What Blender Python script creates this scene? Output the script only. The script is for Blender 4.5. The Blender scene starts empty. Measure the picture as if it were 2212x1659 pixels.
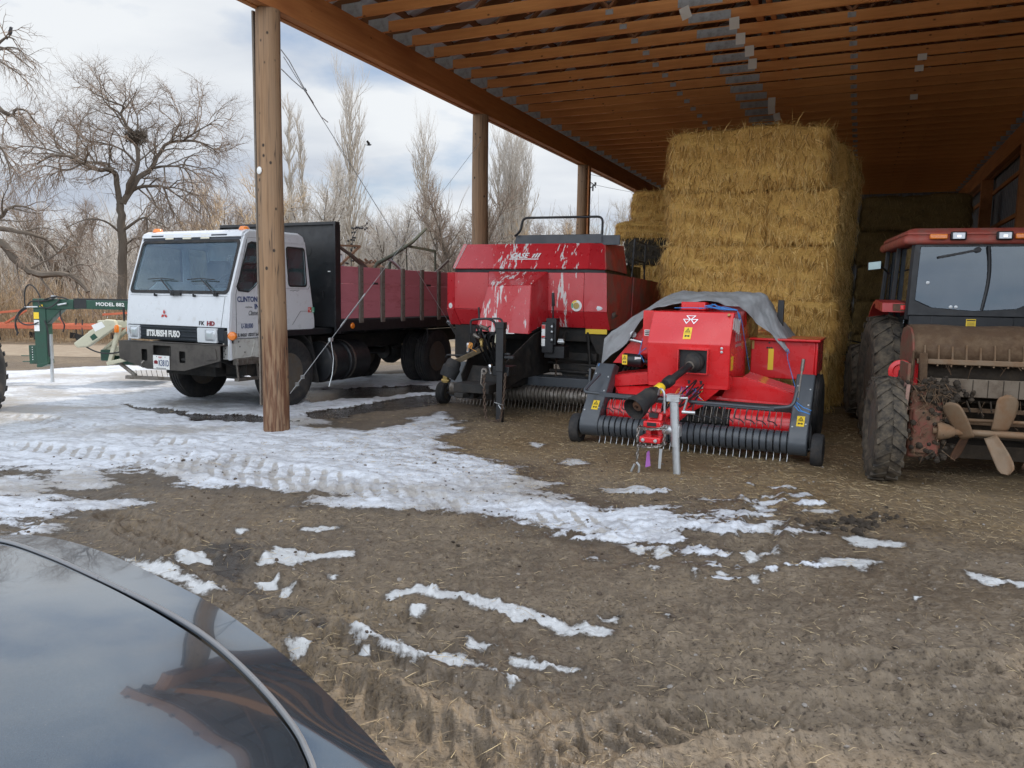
import bpy, bmesh, math, random
import numpy as np
from mathutils import Vector, Matrix, geometry
sc = bpy.context.scene
COL = sc.collection
R = math.radians
rnd = random.Random(7)
# ------------------------------------------------------------------ camera model (used to find real positions)
CAMH = 1.65
PITCH, ROLL = R(6.56), R(0.9)
FPX, CX, CY = 1662.0, 1106.0, 829.5
CAMROT = Matrix.Rotation(math.pi/2-PITCH, 3, 'X') @ Matrix.Rotation(ROLL, 3, 'Z')
def ray(px, py): return CAMROT @ Vector(((px-CX)/FPX, -(py-CY)/FPX, -1))
def gnd(px, py, z=0.0):
    d = ray(px, py); t = (z-CAMH)/d.z
    return Vector((d.x*t, d.y*t, z))
def at(px, py, Y):
    d = ray(px, py); t = Y/d.y
    return Vector((d.x*t, Y, CAMH+d.z*t))
def sstep(a, b, x):
    t = max(0., min(1., (x-a)/(b-a))); return t*t*(3-2*t)
def base_z(y): return -0.085*sstep(8.2, 10.8, y)
# ------------------------------------------------------------------ tagging
def tag(o, label=None, cat=None, group=None, kind=None):
    if label: o['label'] = label
    if cat: o['category'] = cat
    if group: o['group'] = group
    if kind: o['kind'] = kind
    return o
def thing(name, label, cat, loc=(0,0,0), head=0., group=None):
    o = bpy.data.objects.new(name, None); COL.objects.link(o)
    o.empty_display_size = .2
    o.location = loc; o.rotation_euler = (0, 0, -R(head))
    return tag(o, label, cat, group)
def copy_tree(o, parent=None):
    c = o.copy(); COL.objects.link(c)
    if parent: c.parent = parent
    for ch in list(o.children): copy_tree(ch, c)
    return c
# ------------------------------------------------------------------ materials
def NT(name):
    m = bpy.data.materials.new(name); m.use_nodes = True
    nt = m.node_tree; nt.nodes.clear()
    out = nt.nodes.new('ShaderNodeOutputMaterial')
    b = nt.nodes.new('ShaderNodeBsdfPrincipled')
    nt.links.new(b.outputs[0], out.inputs[0])
    return m, nt, b, out
def nd(nt, typ, **kw):
    n = nt.nodes.new(typ)
    for k, v in kw.items():
        if k.startswith('i_'):
            key = k[2:]
            key = int(key) if key.isdigit() else key.replace('_', ' ')
            n.inputs[key].default_value = v
        else: setattr(n, k, v)
    return n
def coords(nt, scale=(1,1,1), kind='Object', rot=(0,0,0)):
    tc = nd(nt, 'ShaderNodeTexCoord')
    mp = nd(nt, 'ShaderNodeMapping'); mp.inputs['Scale'].default_value = scale; mp.inputs['Rotation'].default_value = rot
    nt.links.new(tc.outputs[kind], mp.inputs[0]); return mp.outputs[0]
def noise(nt, vec, scale, detail=4, rough=.55):
    n = nd(nt, 'ShaderNodeTexNoise'); n.inputs['Scale'].default_value = scale
    n.inputs['Detail'].default_value = detail; n.inputs['Roughness'].default_value = rough
    nt.links.new(vec, n.inputs['Vector']); return n.outputs['Fac']
def ramp(nt, fac, stops):
    r = nd(nt, 'ShaderNodeValToRGB'); e = r.color_ramp.elements
    while len(e) < len(stops): e.new(.5)
    for k, (p, c) in enumerate(stops):
        e[k].position = p; e[k].color = (c, c, c, 1) if not hasattr(c, '__len__') else (*c, 1)
    nt.links.new(fac, r.inputs[0]); return r.outputs[0]
def mix(nt, fac, a, b, blend='MIX'):
    m = nd(nt, 'ShaderNodeMix'); m.data_type = 'RGBA'; m.blend_type = blend
    for s, v in ((0, fac), (6, a), (7, b)):
        if hasattr(v, 'links'): nt.links.new(v, m.inputs[s])
        elif s == 0: m.inputs[0].default_value = v
        else: m.inputs[s].default_value = (*v, 1)
    return m.outputs[2]
def bump(nt, h, strength, dist=.01, prev=None):
    b = nd(nt, 'ShaderNodeBump'); b.inputs['Strength'].default_value = strength; b.inputs['Distance'].default_value = dist
    nt.links.new(h, b.inputs['Height'])
    if prev: nt.links.new(prev, b.inputs['Normal'])
    return b.outputs[0]
def sc3(c, k): return tuple(min(1, x*k) for x in c)
def PM(name, col, rough=.5, metal=0., var=.18, scale=6., grime=None, gamt=.5, gscale=3., bmp=0., bscale=40., coat=0., spec=.5, stretch=(1,1,1)):
    """painted / dirty surface: two-tone variation, grime with its own shape, roughness variation, bump"""
    m, nt, b, out = NT(name)
    v = coords(nt, stretch)
    n1 = noise(nt, v, scale, 5, .6)
    c = mix(nt, n1, sc3(col, 1-var), sc3(col, 1+var))
    rn = ramp(nt, noise(nt, v, scale*2.3, 3), [(.3, max(.02, rough-.12)), (.7, min(1, rough+.12))])
    if grime:
        g = ramp(nt, noise(nt, v, gscale, 8, .68), [(1-gamt-.12, 0), (1-gamt+.14, 1)])
        c = mix(nt, g, c, grime)
        rn = mix(nt, g, rn, (.9, .9, .9))
    nt.links.new(c, b.inputs['Base Color']); nt.links.new(rn, b.inputs['Roughness'])
    b.inputs['Metallic'].default_value = metal
    b.inputs['Specular IOR Level'].default_value = spec
    if coat: b.inputs['Coat Weight'].default_value = coat; b.inputs['Coat Roughness'].default_value = .05
    if bmp: nt.links.new(bump(nt, noise(nt, v, bscale, 4, .6), bmp), b.inputs['Normal'])
    return m
M = {}
DIRT = (.16, .125, .09)
M['white_paint'] = PM('white_paint', (.60, .62, .645), .34, 0, .04, 3, (.40, .37, .33), .30, 7, coat=.2)
M['black_paint'] = PM('black_paint', (.013, .014, .016), .45, 0, .3, 5, (.045, .04, .035), .33, 5, .1, 60)
M['chassis'] = PM('chassis', (.012, .0115, .011), .7, 0, .3, 6, (.045, .036, .028), .42, 6, .3, 50)
M['bumper'] = PM('bumper_steel', (.085, .075, .066), .6, .15, .2, 4, (.045, .04, .037), .4, 5, .25, 70)
M['rubber'] = PM('rubber', (.018, .018, .019), .8, 0, .3, 6, (.06, .05, .042), .40, 5, .4, 50)
M['mud_rubber'] = PM('mud_rubber', (.024, .021, .018), .88, 0, .3, 9, (.12, .095, .066), .50, 11, .6, 40)
M['rim'] = PM('rim', (.10, .09, .08), .6, .2, .2, 7, (.12, .09, .06), .45, 7, .2, 60)
M['glass_grey'] = None
M['grille'] = PM('grille_plastic', (.018, .022, .032), .4, 0, .2, 6)
M['chrome'] = PM('chrome', (.72, .73, .74), .18, 1, .05, 5, (.3, .27, .24), .28, 9)
M['galv'] = PM('galvanised', (.52, .54, .55), .42, .75, .12, 14, (.30, .28, .25), .30, 6, .1, 80)
M['steel'] = PM('worn_steel', (.22, .20, .18), .45, .8, .2, 10, (.10, .075, .05), .4, 8, .2, 60)
M['rust'] = PM('rusty_steel', (.14, .07, .04), .85, .1, .35, 8, (.055, .04, .032), .42, 6, .4, 60)
M['orange_lens'] = PM('orange_lens', (.75, .20, .02), .2, 0, .06, 8, coat=.5)
M['red_lens'] = PM('red_lens', (.75, .03, .03), .2, 0, .06, 8, coat=.5)
M['lamp'] = PM('lamp_lens', (.50, .53, .56), .12, .2, .06, 20, coat=.6)
M['board_red'] = PM('board_red', (.52, .175, .205), .62, 0, .16, 4, (.30, .05, .055), .34, 5, .25, 45, stretch=(1, .25, 1))
M['stake'] = PM('stake_wood', (.17, .145, .12), .85, 0, .25, 12, (.07, .055, .045), .36, 9, .4, 60)
M['decal_white'] = PM('decal_white', (.78, .78, .76), .4, 0, .03, 5)
M['decal_yellow'] = PM('decal_yellow', (.80, .55, .03), .4, 0, .05, 6, (.35, .24, .05), .22, 9)
M['ink'] = PM('ink_black', (.015, .015, .017), .5, 0, .1, 6)
M['ink_blue'] = PM('ink_blue', (.016, .040, .14), .45, 0, .1, 6)
M['ink_red'] = PM('ink_red', (.50, .035, .03), .4, 0, .1, 6)
M['ink_maroon'] = PM('ink_maroon', (.20, .02, .03), .4, 0, .1, 6)
M['baler_red'] = PM('baler_red', (.52, .022, .030), .34, 0, .07, 4, (.30, .10, .09), .20, 5, coat=.35)
M['mf_red'] = PM('bright_red', (.62, .014, .018), .30, 0, .06, 3, (.36, .09, .07), .16, 6, coat=.45)
M['tractor_red'] = PM('faded_red', (.33, .07, .05), .55, 0, .16, 5, (.20, .125, .10), .42, 5, .05, 60)
M['slate'] = PM('slate_grey', (.052, .060, .070), .42, 0, .12, 6, (.10, .085, .07), .28, 7, .05, 60, coat=.15)
M['hose'] = PM('hose', (.014, .014, .015), .5, 0, .2, 10)
M['brass'] = PM('brass', (.35, .25, .09), .4, .7, .15, 10)
M['twine_blue'] = PM('twine_blue', (.05, .22, .55), .6, 0, .15, 20)
M['twine_orange'] = PM('twine_orange', (.70, .30, .05), .7, 0, .15, 20)
M['tarp'] = PM('tarp', (.30, .31, .32), .62, 0, .16, 5, (.20, .20, .20), .42, 6, .35, 9)
M['mudred'] = PM('muddy_red', (.19, .035, .024), .7, 0, .25, 5, (.13, .085, .052), .55, 6, .5, 30)
M['mudcoat'] = PM('mud_coated_steel', (.080, .045, .023), .9, 0, .3, 5, (.135, .088, .05), .42, 9, .7, 26)
M['paddle'] = PM('paddle_steel', (.19, .13, .08), .6, .15, .25, 6, (.18, .095, .045), .45, 6, .3, 30)
M['darkmud'] = PM('dark_mud_steel', (.028, .020, .013), .95, 0, .3, 6, (.06, .042, .026), .4, 8, .5, 30)
M['dkgreen'] = PM('dark_green', (.012, .062, .038), .45, 0, .15, 5, (.03, .04, .035), .38, 5, coat=.1)
M['cream'] = PM('cream_paint', (.50, .48, .36), .5, 0, .08, 5, (.22, .19, .14), .28, 6)
M['jdgreen'] = PM('tractor_green', (.04, .17, .04), .45, 0, .15, 5, (.12, .11, .07), .38, 6)
M['plow_orange'] = PM('plow_orange', (.46, .115, .055), .7, 0, .15, 4, (.25, .09, .05), .34, 5)
M['lens_blue'] = PM('mirror_face', (.17, .21, .21), .06, 1, .04, 5)
M['seat'] = PM('seat_fabric', (.09, .095, .10), .9, 0, .2, 14)
M['cab_lining'] = PM('cab_lining', (.34, .34, .30), .85, 0, .08, 6)
M['paper'] = PM('paper', (.72, .70, .64), .8, 0, .05, 6)
M['chain'] = PM('chain_steel', (.30, .28, .26), .4, .85, .2, 20)
M['rustchain'] = PM('rusty_chain', (.11, .075, .055), .7, .4, .2, 20)
M['bird'] = PM('feathers', (.03, .03, .035), .8, 0, .2, 20)
M['purple'] = PM('twine_violet', (.35, .12, .40), .7, 0, .1, 20)
def glass(name, tint, refl=1.0, clear=.8, rough=.02):
    m, nt, b, out = NT(name)
    nt.nodes.remove(b)
    tr = nd(nt, 'ShaderNodeBsdfTransparent'); tr.inputs[0].default_value = (*sc3(tint, clear), 1)
    gl = nd(nt, 'ShaderNodeBsdfGlossy'); gl.inputs[0].default_value = (.80, .90, 1, 1); gl.inputs['Roughness'].default_value = rough
    df = nd(nt, 'ShaderNodeBsdfDiffuse'); df.inputs[0].default_value = (.45, .47, .47, 1)
    dust = ramp(nt, noise(nt, coords(nt), 5, 6, .6), [(.35, .02), (.8, .07)])
    ms = nd(nt, 'ShaderNodeMixShader'); nt.links.new(dust, ms.inputs[0]); nt.links.new(tr.outputs[0], ms.inputs[1]); nt.links.new(df.outputs[0], ms.inputs[2])
    fr = nd(nt, 'ShaderNodeLayerWeight'); fr.inputs[0].default_value = .5
    pw = nd(nt, 'ShaderNodeMath', operation='POWER'); nt.links.new(fr.outputs['Facing'], pw.inputs[0]); pw.inputs[1].default_value = 4
    mu = nd(nt, 'ShaderNodeMath', operation='MULTIPLY_ADD', use_clamp=True); nt.links.new(pw.outputs[0], mu.inputs[0]); mu.inputs[1].default_value = .85; mu.inputs[2].default_value = .06*refl
    m2 = nd(nt, 'ShaderNodeMixShader'); nt.links.new(mu.outputs[0], m2.inputs[0]); nt.links.new(ms.outputs[0], m2.inputs[1]); nt.links.new(gl.outputs[0], m2.inputs[2])
    nt.links.new(m2.outputs[0], out.inputs[0]); return m
M['glass'] = glass('truck_glass', (.82, .92, .95), .9, .88)
M['glass_side'] = glass('truck_side_glass', (.70, .80, .80), .6, .7)
M['glass_dark'] = glass('tractor_glass', (.50, .72, .88), 1.3, .42)
def wood_mat(name, c1, c2, dark, axis=2, knots=True, rough=.7, fine=1.0):
    m, nt, b, out = NT(name)
    s = [26*fine]*3; s[axis] = 1.3*fine
    v = coords(nt, tuple(s))
    g = noise(nt, v, 1.0, 6, .65)
    c = mix(nt, ramp(nt, g, [(.3, 0), (.7, 1)]), c1, c2)
    s2 = [3.2]*3; s2[axis] = .5
    c = mix(nt, ramp(nt, noise(nt, coords(nt, tuple(s2)), 1.6, 4), [(.45, 0), (.75, .75)]), c, dark)
    if knots:
        s3 = [1.5]*3; s3[axis] = 1.0
        vo = nd(nt, 'ShaderNodeTexVoronoi'); vo.inputs['Scale'].default_value = 3.2; nt.links.new(coords(nt, tuple(s3)), vo.inputs['Vector'])
        c = mix(nt, ramp(nt, vo.outputs['Distance'], [(.035, 1), (.085, 0)]), c, sc3(dark, .35))
    nt.links.new(c, b.inputs['Base Color']); b.inputs['Roughness'].default_value = rough
    nt.links.new(bump(nt, g, .35, .006), b.inputs['Normal'])
    return m
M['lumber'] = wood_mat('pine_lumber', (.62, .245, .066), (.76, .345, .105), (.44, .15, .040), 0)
M['lumber_shaded'] = wood_mat('pine_shaded', (.17, .062, .020), (.23, .095, .030), (.11, .038, .012), 0)  # same pine as the bottom chords, roof-space shade put into its colour
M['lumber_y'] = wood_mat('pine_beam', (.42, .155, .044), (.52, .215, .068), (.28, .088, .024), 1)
# ------------------------------------------------------------------ mesh builder
class MB:
    def __init__(s): s.v = []; s.f = []; s.mi = []; s.cur = 0
    def add(s, vs, fs):
        o = len(s.v); s.v.extend([tuple(p) for p in vs])
        for f in fs: s.f.append(tuple(o+i for i in f)); s.mi.append(s.cur)
        return s
    def m(s, k): s.cur = k; return s
    def box(s, x0, x1, y0, y1, z0, z1):
        return s.hexa([(x0,y0,z0),(x1,y0,z0),(x1,y1,z0),(x0,y1,z0),(x0,y0,z1),(x1,y0,z1),(x1,y1,z1),(x0,y1,z1)])
    def hexa(s, p):
        return s.add(p, [(3,2,1,0),(4,5,6,7),(0,1,5,4),(1,2,6,5),(2,3,7,6),(3,0,4,7)])
    def obox(s, c, ax, ay, az, hx, hy, hz):
        c = Vector(c); ax = Vector(ax).normalized()*hx; ay = Vector(ay).normalized()*hy; az = Vector(az).normalized()*hz
        return s.hexa([c-ax-ay-az, c+ax-ay-az, c+ax+ay-az, c-ax+ay-az, c-ax-ay+az, c+ax-ay+az, c+ax+ay+az, c-ax+ay+az])
    def bar(s, p, q, w, h, up=(0,0,1)):
        p = Vector(p); q = Vector(q); d = (q-p); L = d.length; d.normalize(); u = Vector(up)
        sd = d.cross(u)
        if sd.length < 1e-4: sd = d.cross(Vector((1,0,0)))
        sd.normalize(); u = sd.cross(d)
        return s.obox((p+q)/2, d, sd, u, L/2, w/2, h/2)
    def extr(s, pts, vec):
        n = len(pts); vec = Vector(vec); a = [Vector(p) for p in pts]; b = [p+vec for p in a]
        fs = [tuple(range(n-1, -1, -1)), tuple(range(n, 2*n))]+[(i, (i+1) % n, n+(i+1) % n, n+i) for i in range(n)]
        return s.add(a+b, fs)
    def prism(s, poly, axis, a, b):
        f = {'x': lambda u, w, t: (t, u, w), 'y': lambda u, w, t: (u, t, w), 'z': lambda u, w, t: (u, w, t)}[axis]
        p0 = Vector(f(0, 0, a)); p1 = Vector(f(0, 0, b))
        return s.extr([f(u, w, a) for u, w in poly], p1-p0)
    def plate(s, outer, holes, fn, th):
        """flat plate with holes; fn(u,v)->3D, thickness vector th"""
        loops = [outer]+holes; allp = [p for l in loops for p in l]
        tris = geometry.tessellate_polygon([[Vector((u, v, 0)) for u, v in l] for l in loops])
        a = [Vector(fn(u, v)) for u, v in allp]; th = Vector(th); n = len(a)
        b = [p+th for p in a]
        fs = [tuple(t) for t in tris]+[tuple(n+i for i in t[::-1]) for t in tris]
        o = 0
        for l in loops:
            k = len(l)
            for i in range(k): fs.append((o+i, o+(i+1) % k, n+o+(i+1) % k, n+o+i))
            o += k
        return s.add(a+b, fs)
    def tube(s, pts, r, n=8, cap=True):
        pts = [Vector(p) for p in pts]; k = len(pts)
        rs = r if hasattr(r, '__len__') else [r]*k
        vs = []; prev = None
        for i, p in enumerate(pts):
            d = (pts[min(i+1, k-1)]-pts[max(i-1, 0)]).normalized()
            if prev is None:
                u = d.orthogonal().normalized()
            else:
                u = prev-d*prev.dot(d)
                u = u.normalized() if u.length > 1e-6 else d.orthogonal().normalized()
            prev = u; w = d.cross(u)
            for j in range(n):
                a = 2*math.pi*j/n
                vs.append(p+(u*math.cos(a)+w*math.sin(a))*rs[i])
        fs = [(i*n+j, i*n+(j+1) % n, (i+1)*n+(j+1) % n, (i+1)*n+j) for i in range(k-1) for j in range(n)]
        if cap: fs += [tuple(range(n-1, -1, -1)), tuple(range((k-1)*n, k*n))]
        return s.add(vs, fs)
    def cyl(s, p, q, r, n=16, r2=None): return s.tube([p, q], [r, r if r2 is None else r2], n)
    def lathe(s, prof, c, axis=(1,0,0), n=32, closed=False):
        """prof: (radius, offset along axis)"""
        ax = Vector(axis).normalized(); u = ax.orthogonal().normalized(); w = ax.cross(u); c = Vector(c); k = len(prof)
        vs = [c+ax*h+(u*math.cos(2*math.pi*j/n)+w*math.sin(2*math.pi*j/n))*r for r, h in prof for j in range(n)]
        fs = [(i*n+j, i*n+(j+1) % n, (i+1)*n+(j+1) % n, (i+1)*n+j) for i in range(k-1) for j in range(n)]
        if closed: fs += [((k-1)*n+j, (k-1)*n+(j+1) % n, (j+1) % n, j) for j in range(n)]
        else:
            if prof[0][0] > 1e-4: fs.append(tuple(range(n-1, -1, -1)))
            if prof[-1][0] > 1e-4: fs.append(tuple(range((k-1)*n, k*n)))
        return s.add(vs, fs)
    def grid(s, rows):
        """rows of points -> open sheet"""
        a, b = len(rows), len(rows[0])
        return s.add([p for r in rows for p in r], [(i*b+j, i*b+j+1, (i+1)*b+j+1, (i+1)*b+j) for i in range(a-1) for j in range(b-1)])
    def build(s, name, mats, parent=None, bevel=0., smooth=38, recalc=True, seg=2):
        me = bpy.data.meshes.new(name); me.from_pydata(s.v, [], s.f)
        mats = mats if isinstance(mats, (list, tuple)) else [mats]
        for m in mats: me.materials.append(m)
        me.polygons.foreach_set('material_index', s.mi)
        if recalc:
            bm = bmesh.new(); bm.from_mesh(me)
            bmesh.ops.recalc_face_normals(bm, faces=bm.faces); bm.to_mesh(me); bm.free()
        me.polygons.foreach_set('use_smooth', [smooth > 20]*len(me.polygons))
        if smooth > 20: me.set_sharp_from_angle(angle=R(smooth))
        me.update()
        o = bpy.data.objects.new(name, me); COL.objects.link(o)
        if parent: o.parent = parent
        if bevel:
            b = o.modifiers.new('edge', 'BEVEL'); b.width = bevel; b.segments = seg; b.limit_method = 'ANGLE'; b.angle_limit = R(35); b.harden_normals = False
        return o
def solid(o, t, off=0):
    md = o.modifiers.new('thick', 'SOLIDIFY'); md.thickness = t; md.offset = off; return o
DG = None
def text(name, body, size, mat, parent, loc, xdir, zdir, sx=1., ext=.0015, shear=0., bold=0., align='LEFT', space=1.):
    """flat lettering as a thin mesh: xdir = writing direction, zdir = up"""
    cu = bpy.data.curves.new(name, 'FONT'); cu.body = body; cu.size = size; cu.extrude = ext; cu.shear = shear; cu.offset = bold
    cu.align_x = align; cu.resolution_u = 2; cu.space_character = space
    tmp = bpy.data.objects.new(name+'_t', cu); COL.objects.link(tmp)
    bpy.context.view_layer.update()
    me = bpy.data.meshes.new_from_object(tmp.evaluated_get(bpy.context.evaluated_depsgraph_get()))
    COL.objects.unlink(tmp); bpy.data.objects.remove(tmp); bpy.data.curves.remove(cu)
    x = Vector(xdir).normalized(); z = Vector(zdir).normalized(); y = x.cross(z)*-1
    n = x.cross(z)
    mt = Matrix(((x.x*sx, z.x, n.x, loc[0]), (x.y*sx, z.y, n.y, loc[1]), (x.z*sx, z.z, n.z, loc[2]), (0, 0, 0, 1)))
    me.transform(mt); me.materials.clear(); me.materials.append(mat); me.name = name
    o = bpy.data.objects.new(name, me); COL.objects.link(o)
    if parent: o.parent = parent
    return o
def wheel(parent, c, R_, w, rim_r, axis=(1,0,0), face=1, mat='rubber', rim='rim', tread=None, lugs=0, lugh=.03, name='wheel', dish=.06, n=36):
    """tyre mesh named wheel with its rim as a sub-part; face=+1: outer face towards +axis"""
    b = MB(); h = w/2; s = R_-rim_r
    pr = [(rim_r, -h*.72), (rim_r+s*.30, -h*.98), (rim_r+s*.62, -h), (R_-s*.14, -h*.9), (R_-.004, -h*.68), (R_, -h*.3), (R_, h*.3), (R_-.004, h*.68), (R_-s*.14, h*.9), (rim_r+s*.62, h), (rim_r+s*.30, h*.98), (rim_r, h*.72)]
    if tread == 'rib':
        pr2 = []
        for k in range(5):
            a = -h*.78+k*h*1.56/4
            pr2 += [(R_-.012, a-h*.05), (R_, a-h*.03) if 0 else (R_, a+h*.05), (R_, a+h*.25), (R_-.012, a+h*.28)]
        pr = pr[:4]+[p for p in pr2 if abs(p[1]) < h*.86]+pr[8:]
    b.lathe(pr, c, axis, n, closed=True)
    ax = Vector(axis).normalized(); u = ax.orthogonal().normalized(); v = ax.cross(u); cc = Vector(c)
    if lugs:
        for k in range(lugs):
            for sd in (-1, 1):
                a0 = 2*math.pi*(k+.25*(sd+1))/lugs
                def P(t, x, rr): return cc+ax*x+(u*math.cos(t)+v*math.sin(t))*rr
                dA = 1.25*math.pi/lugs*2*.55
                ww = math.pi/lugs*.36
                Rb = R_-.012
                pts = []
                for rr in (Rb, R_+lugh):
                    for (x, t) in ((sd*h*.02, a0), (sd*h*.97, a0+dA), (sd*h*.97, a0+dA+ww*2), (sd*h*.02, a0+ww*2)):
                        pts.append(P(t, x, rr-(s*.10 if abs(x) > h*.5 else 0)))
                b.hexa(pts)
    o = b.build(name, M[mat], parent)
    r_ = MB(); f = face
    r_.lathe([(rim_r*1.02, -h*.72), (rim_r*1.02, h*.72)], c, axis, n)
    r_.lathe([(rim_r*1.03, f*h*.74), (rim_r*.92, f*h*.70), (rim_r*.86, f*(h*.70-dish)), (rim_r*.45, f*(h*.70-dish*1.2)), (rim_r*.40, f*(h*.70-dish*.3)), (rim_r*.22, f*(h*.70)), (0.001, f*h*.74)], c, axis, n)
    for k in range(8):
        a = 2*math.pi*k/8
        p = cc+ax*f*(h*.70-dish*1.15)+(u*math.cos(a)+v*math.sin(a))*rim_r*.62
        r_.cyl(p, p+ax*f*.03, rim_r*.045, 8)
    r_.build('rim', M[rim], o)
    return o
def chain(mb, pts, link=.05, r=.006):
    """chain links along a polyline"""
    pts = [Vector(p) for p in pts]
    d = [0]
    for a, b in zip(pts, pts[1:]): d.append(d[-1]+(b-a).length)
    n = max(1, int(d[-1]/(link*.72)))
    for k in range(n):
        t = (k+.5)*d[-1]/n; i = 0
        while i < len(pts)-2 and d[i+1] < t: i += 1
        f = (t-d[i])/max(1e-6, d[i+1]-d[i]); p = pts[i].lerp(pts[i+1], f); dr = (pts[i+1]-pts[i]).normalized()
        u = dr.orthogonal().normalized(); w = dr.cross(u)
        if k % 2: u = w
        hl, hw = link*.5, link*.26
        loop = [p+dr*hl*math.cos(a)+u*hw*math.sin(a) for a in [2*math.pi*j/8 for j in range(9)]]
        mb.tube(loop, r, 5, cap=False)
def arc(p, q, sag, n=8, side=(0,0,-1)):
    p = Vector(p); q = Vector(q); s = Vector(side)
    return [p.lerp(q, t)+s*sag*4*t*(1-t) for t in [i/n for i in range(n+1)]]
def decal(parent, name, c, ux, uz, w, h, nrm, mat='decal_yellow', symbol=True, label=None):
    """warning sticker: coloured plate with a black triangle and a bar pictogram"""
    c = Vector(c); ux = Vector(ux).normalized(); uz = Vector(uz).normalized(); n = Vector(nrm).normalized()
    b = MB(); b.obox(c+n*.002, ux, uz, n, w/2, h/2, .002)
    if symbol:
        b.m(1)
        o = c+n*.0055+uz*h*.22
        def tri(r): return [o+uz*r, o-uz*r*.7-ux*r*.95, o-uz*r*.7+ux*r*.95]
        ro = w*.36; T, t = tri(ro), tri(ro*.66)
        for i in range(3):
            j = (i+1) % 3
            b.extr([T[i], T[j], t[j], t[i]], n*.001)
        b.obox(o-uz*ro*.05, ux, uz, n, w*.03, ro*.3, .0012)
        o2 = c+n*.0055-uz*h*.24
        b.obox(o2, ux, uz, n, w*.30, h*.035, .001)
        b.obox(o2-ux*w*.2, ux, uz, n, w*.09, h*.075, .0012); b.obox(o2+ux*w*.2, ux, uz, n, w*.09, h*.075, .0012)
        b.obox(c+n*.0045, ux, uz, n, w*.46, h*.008, .001)
    return b.build(name, [M[mat], M['ink']], parent, smooth=0)
# ================================================================== world, sun, camera
AX = R(24.0)                                        # the shed's long axis lies 24 degrees to the right of the view
def shed2world(n, s, z=0): return Vector((math.cos(AX)*n+math.sin(AX)*s, -math.sin(AX)*n+math.cos(AX)*s, z))
sun_dir = shed2world(.50, .67, 0)+Vector((0, 0, 1.0)); sun_dir.normalize()
w = bpy.data.worlds.new("World"); sc.world = w; w.use_nodes = True
nt = w.node_tree; nt.nodes.clear()
wo = nd(nt, 'ShaderNodeOutputWorld'); bg = nd(nt, 'ShaderNodeBackground'); bg.inputs[1].default_value = .10
sky = nd(nt, 'ShaderNodeTexSky'); sky.sky_type = 'NISHITA'; sky.sun_disc = False
sky.sun_elevation = math.asin(sun_dir.z); sky.sun_rotation = math.atan2(sun_dir.x, sun_dir.y)
tc = nd(nt, 'ShaderNodeTexCoord')
sep = nd(nt, 'ShaderNodeSeparateXYZ'); nt.links.new(tc.outputs['Generated'], sep.inputs[0])
# clouds lie on a flat layer: direction / (height + c)
mz = nd(nt, 'ShaderNodeMath', operation='MAXIMUM'); nt.links.new(sep.outputs[2], mz.inputs[0]); mz.inputs[1].default_value = 0.0
az = nd(nt, 'ShaderNodeMath', operation='ADD'); nt.links.new(mz.outputs[0], az.inputs[0]); az.inputs[1].default_value = .22
dx = nd(nt, 'ShaderNodeMath', operation='DIVIDE'); nt.links.new(sep.outputs[0], dx.inputs[0]); nt.links.new(az.outputs[0], dx.inputs[1])
dy = nd(nt, 'ShaderNodeMath', operation='DIVIDE'); nt.links.new(sep.outputs[1], dy.inputs[0]); nt.links.new(az.outputs[0], dy.inputs[1])
cb = nd(nt, 'ShaderNodeCombineXYZ'); nt.links.new(dx.outputs[0], cb.inputs[0]); nt.links.new(dy.outputs[0], cb.inputs[1])
n1 = noise(nt, cb.outputs[0], 1.15, 7, .52)
n2 = nd(nt, 'ShaderNodeTexNoise'); n2.inputs['Scale'].default_value = .9; n2.inputs['Detail'].default_value = 6; n2.inputs['Roughness'].default_value = .5
mp = nd(nt, 'ShaderNodeMapping'); mp.inputs['Location'].default_value = (5.3, 2.1, 1.7); mp.inputs['Scale'].default_value = (.8, 1.4, 1)
nt.links.new(cb.outputs[0], mp.inputs[0]); nt.links.new(mp.outputs[0], n2.inputs['Vector'])
shade = mix(nt, ramp(nt, n2.outputs['Fac'], [(.36, 0), (.62, 1)]), (5.0, 5.55, 6.5), (8.4, 8.7, 9.0))
skyb = mix(nt, .25, sky.outputs[0], (4.2, 6.2, 9.6))
cov = ramp(nt, n1, [(.33, 0), (.47, 1)])
fin = mix(nt, cov, skyb, shade)
# the cloud deck glows round the veiled sun and is brighter overhead than over the far trees; the brightness behind the camera is added fill light
vd = nd(nt, 'ShaderNodeVectorMath', operation='DOT_PRODUCT'); nt.links.new(tc.outputs['Generated'], vd.inputs[0]); vd.inputs[1].default_value = tuple(sun_dir)
vc = nd(nt, 'ShaderNodeMath', operation='MAXIMUM'); nt.links.new(vd.outputs['Value'], vc.inputs[0]); vc.inputs[1].default_value = 0
vp = nd(nt, 'ShaderNodeMath', operation='POWER'); nt.links.new(vc.outputs[0], vp.inputs[0]); vp.inputs[1].default_value = 6
by = nd(nt, 'ShaderNodeMapRange'); by.interpolation_type = 'SMOOTHSTEP'; nt.links.new(sep.outputs[1], by.inputs[0])
by.inputs[1].default_value = .45; by.inputs[2].default_value = -.5; by.inputs[3].default_value = .70; by.inputs[4].default_value = 1.95
fa = nd(nt, 'ShaderNodeMath', operation='MULTIPLY_ADD'); nt.links.new(vp.outputs[0], fa.inputs[0]); fa.inputs[1].default_value = 1.2; nt.links.new(by.outputs[0], fa.inputs[2])
vm = nd(nt, 'ShaderNodeVectorMath', operation='SCALE'); nt.links.new(fin, vm.inputs[0]); nt.links.new(fa.outputs[0], vm.inputs['Scale']); fin = vm.outputs[0]
nt.links.new(fin, bg.inputs[0]); nt.links.new(bg.outputs[0], wo.inputs[0])
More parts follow.
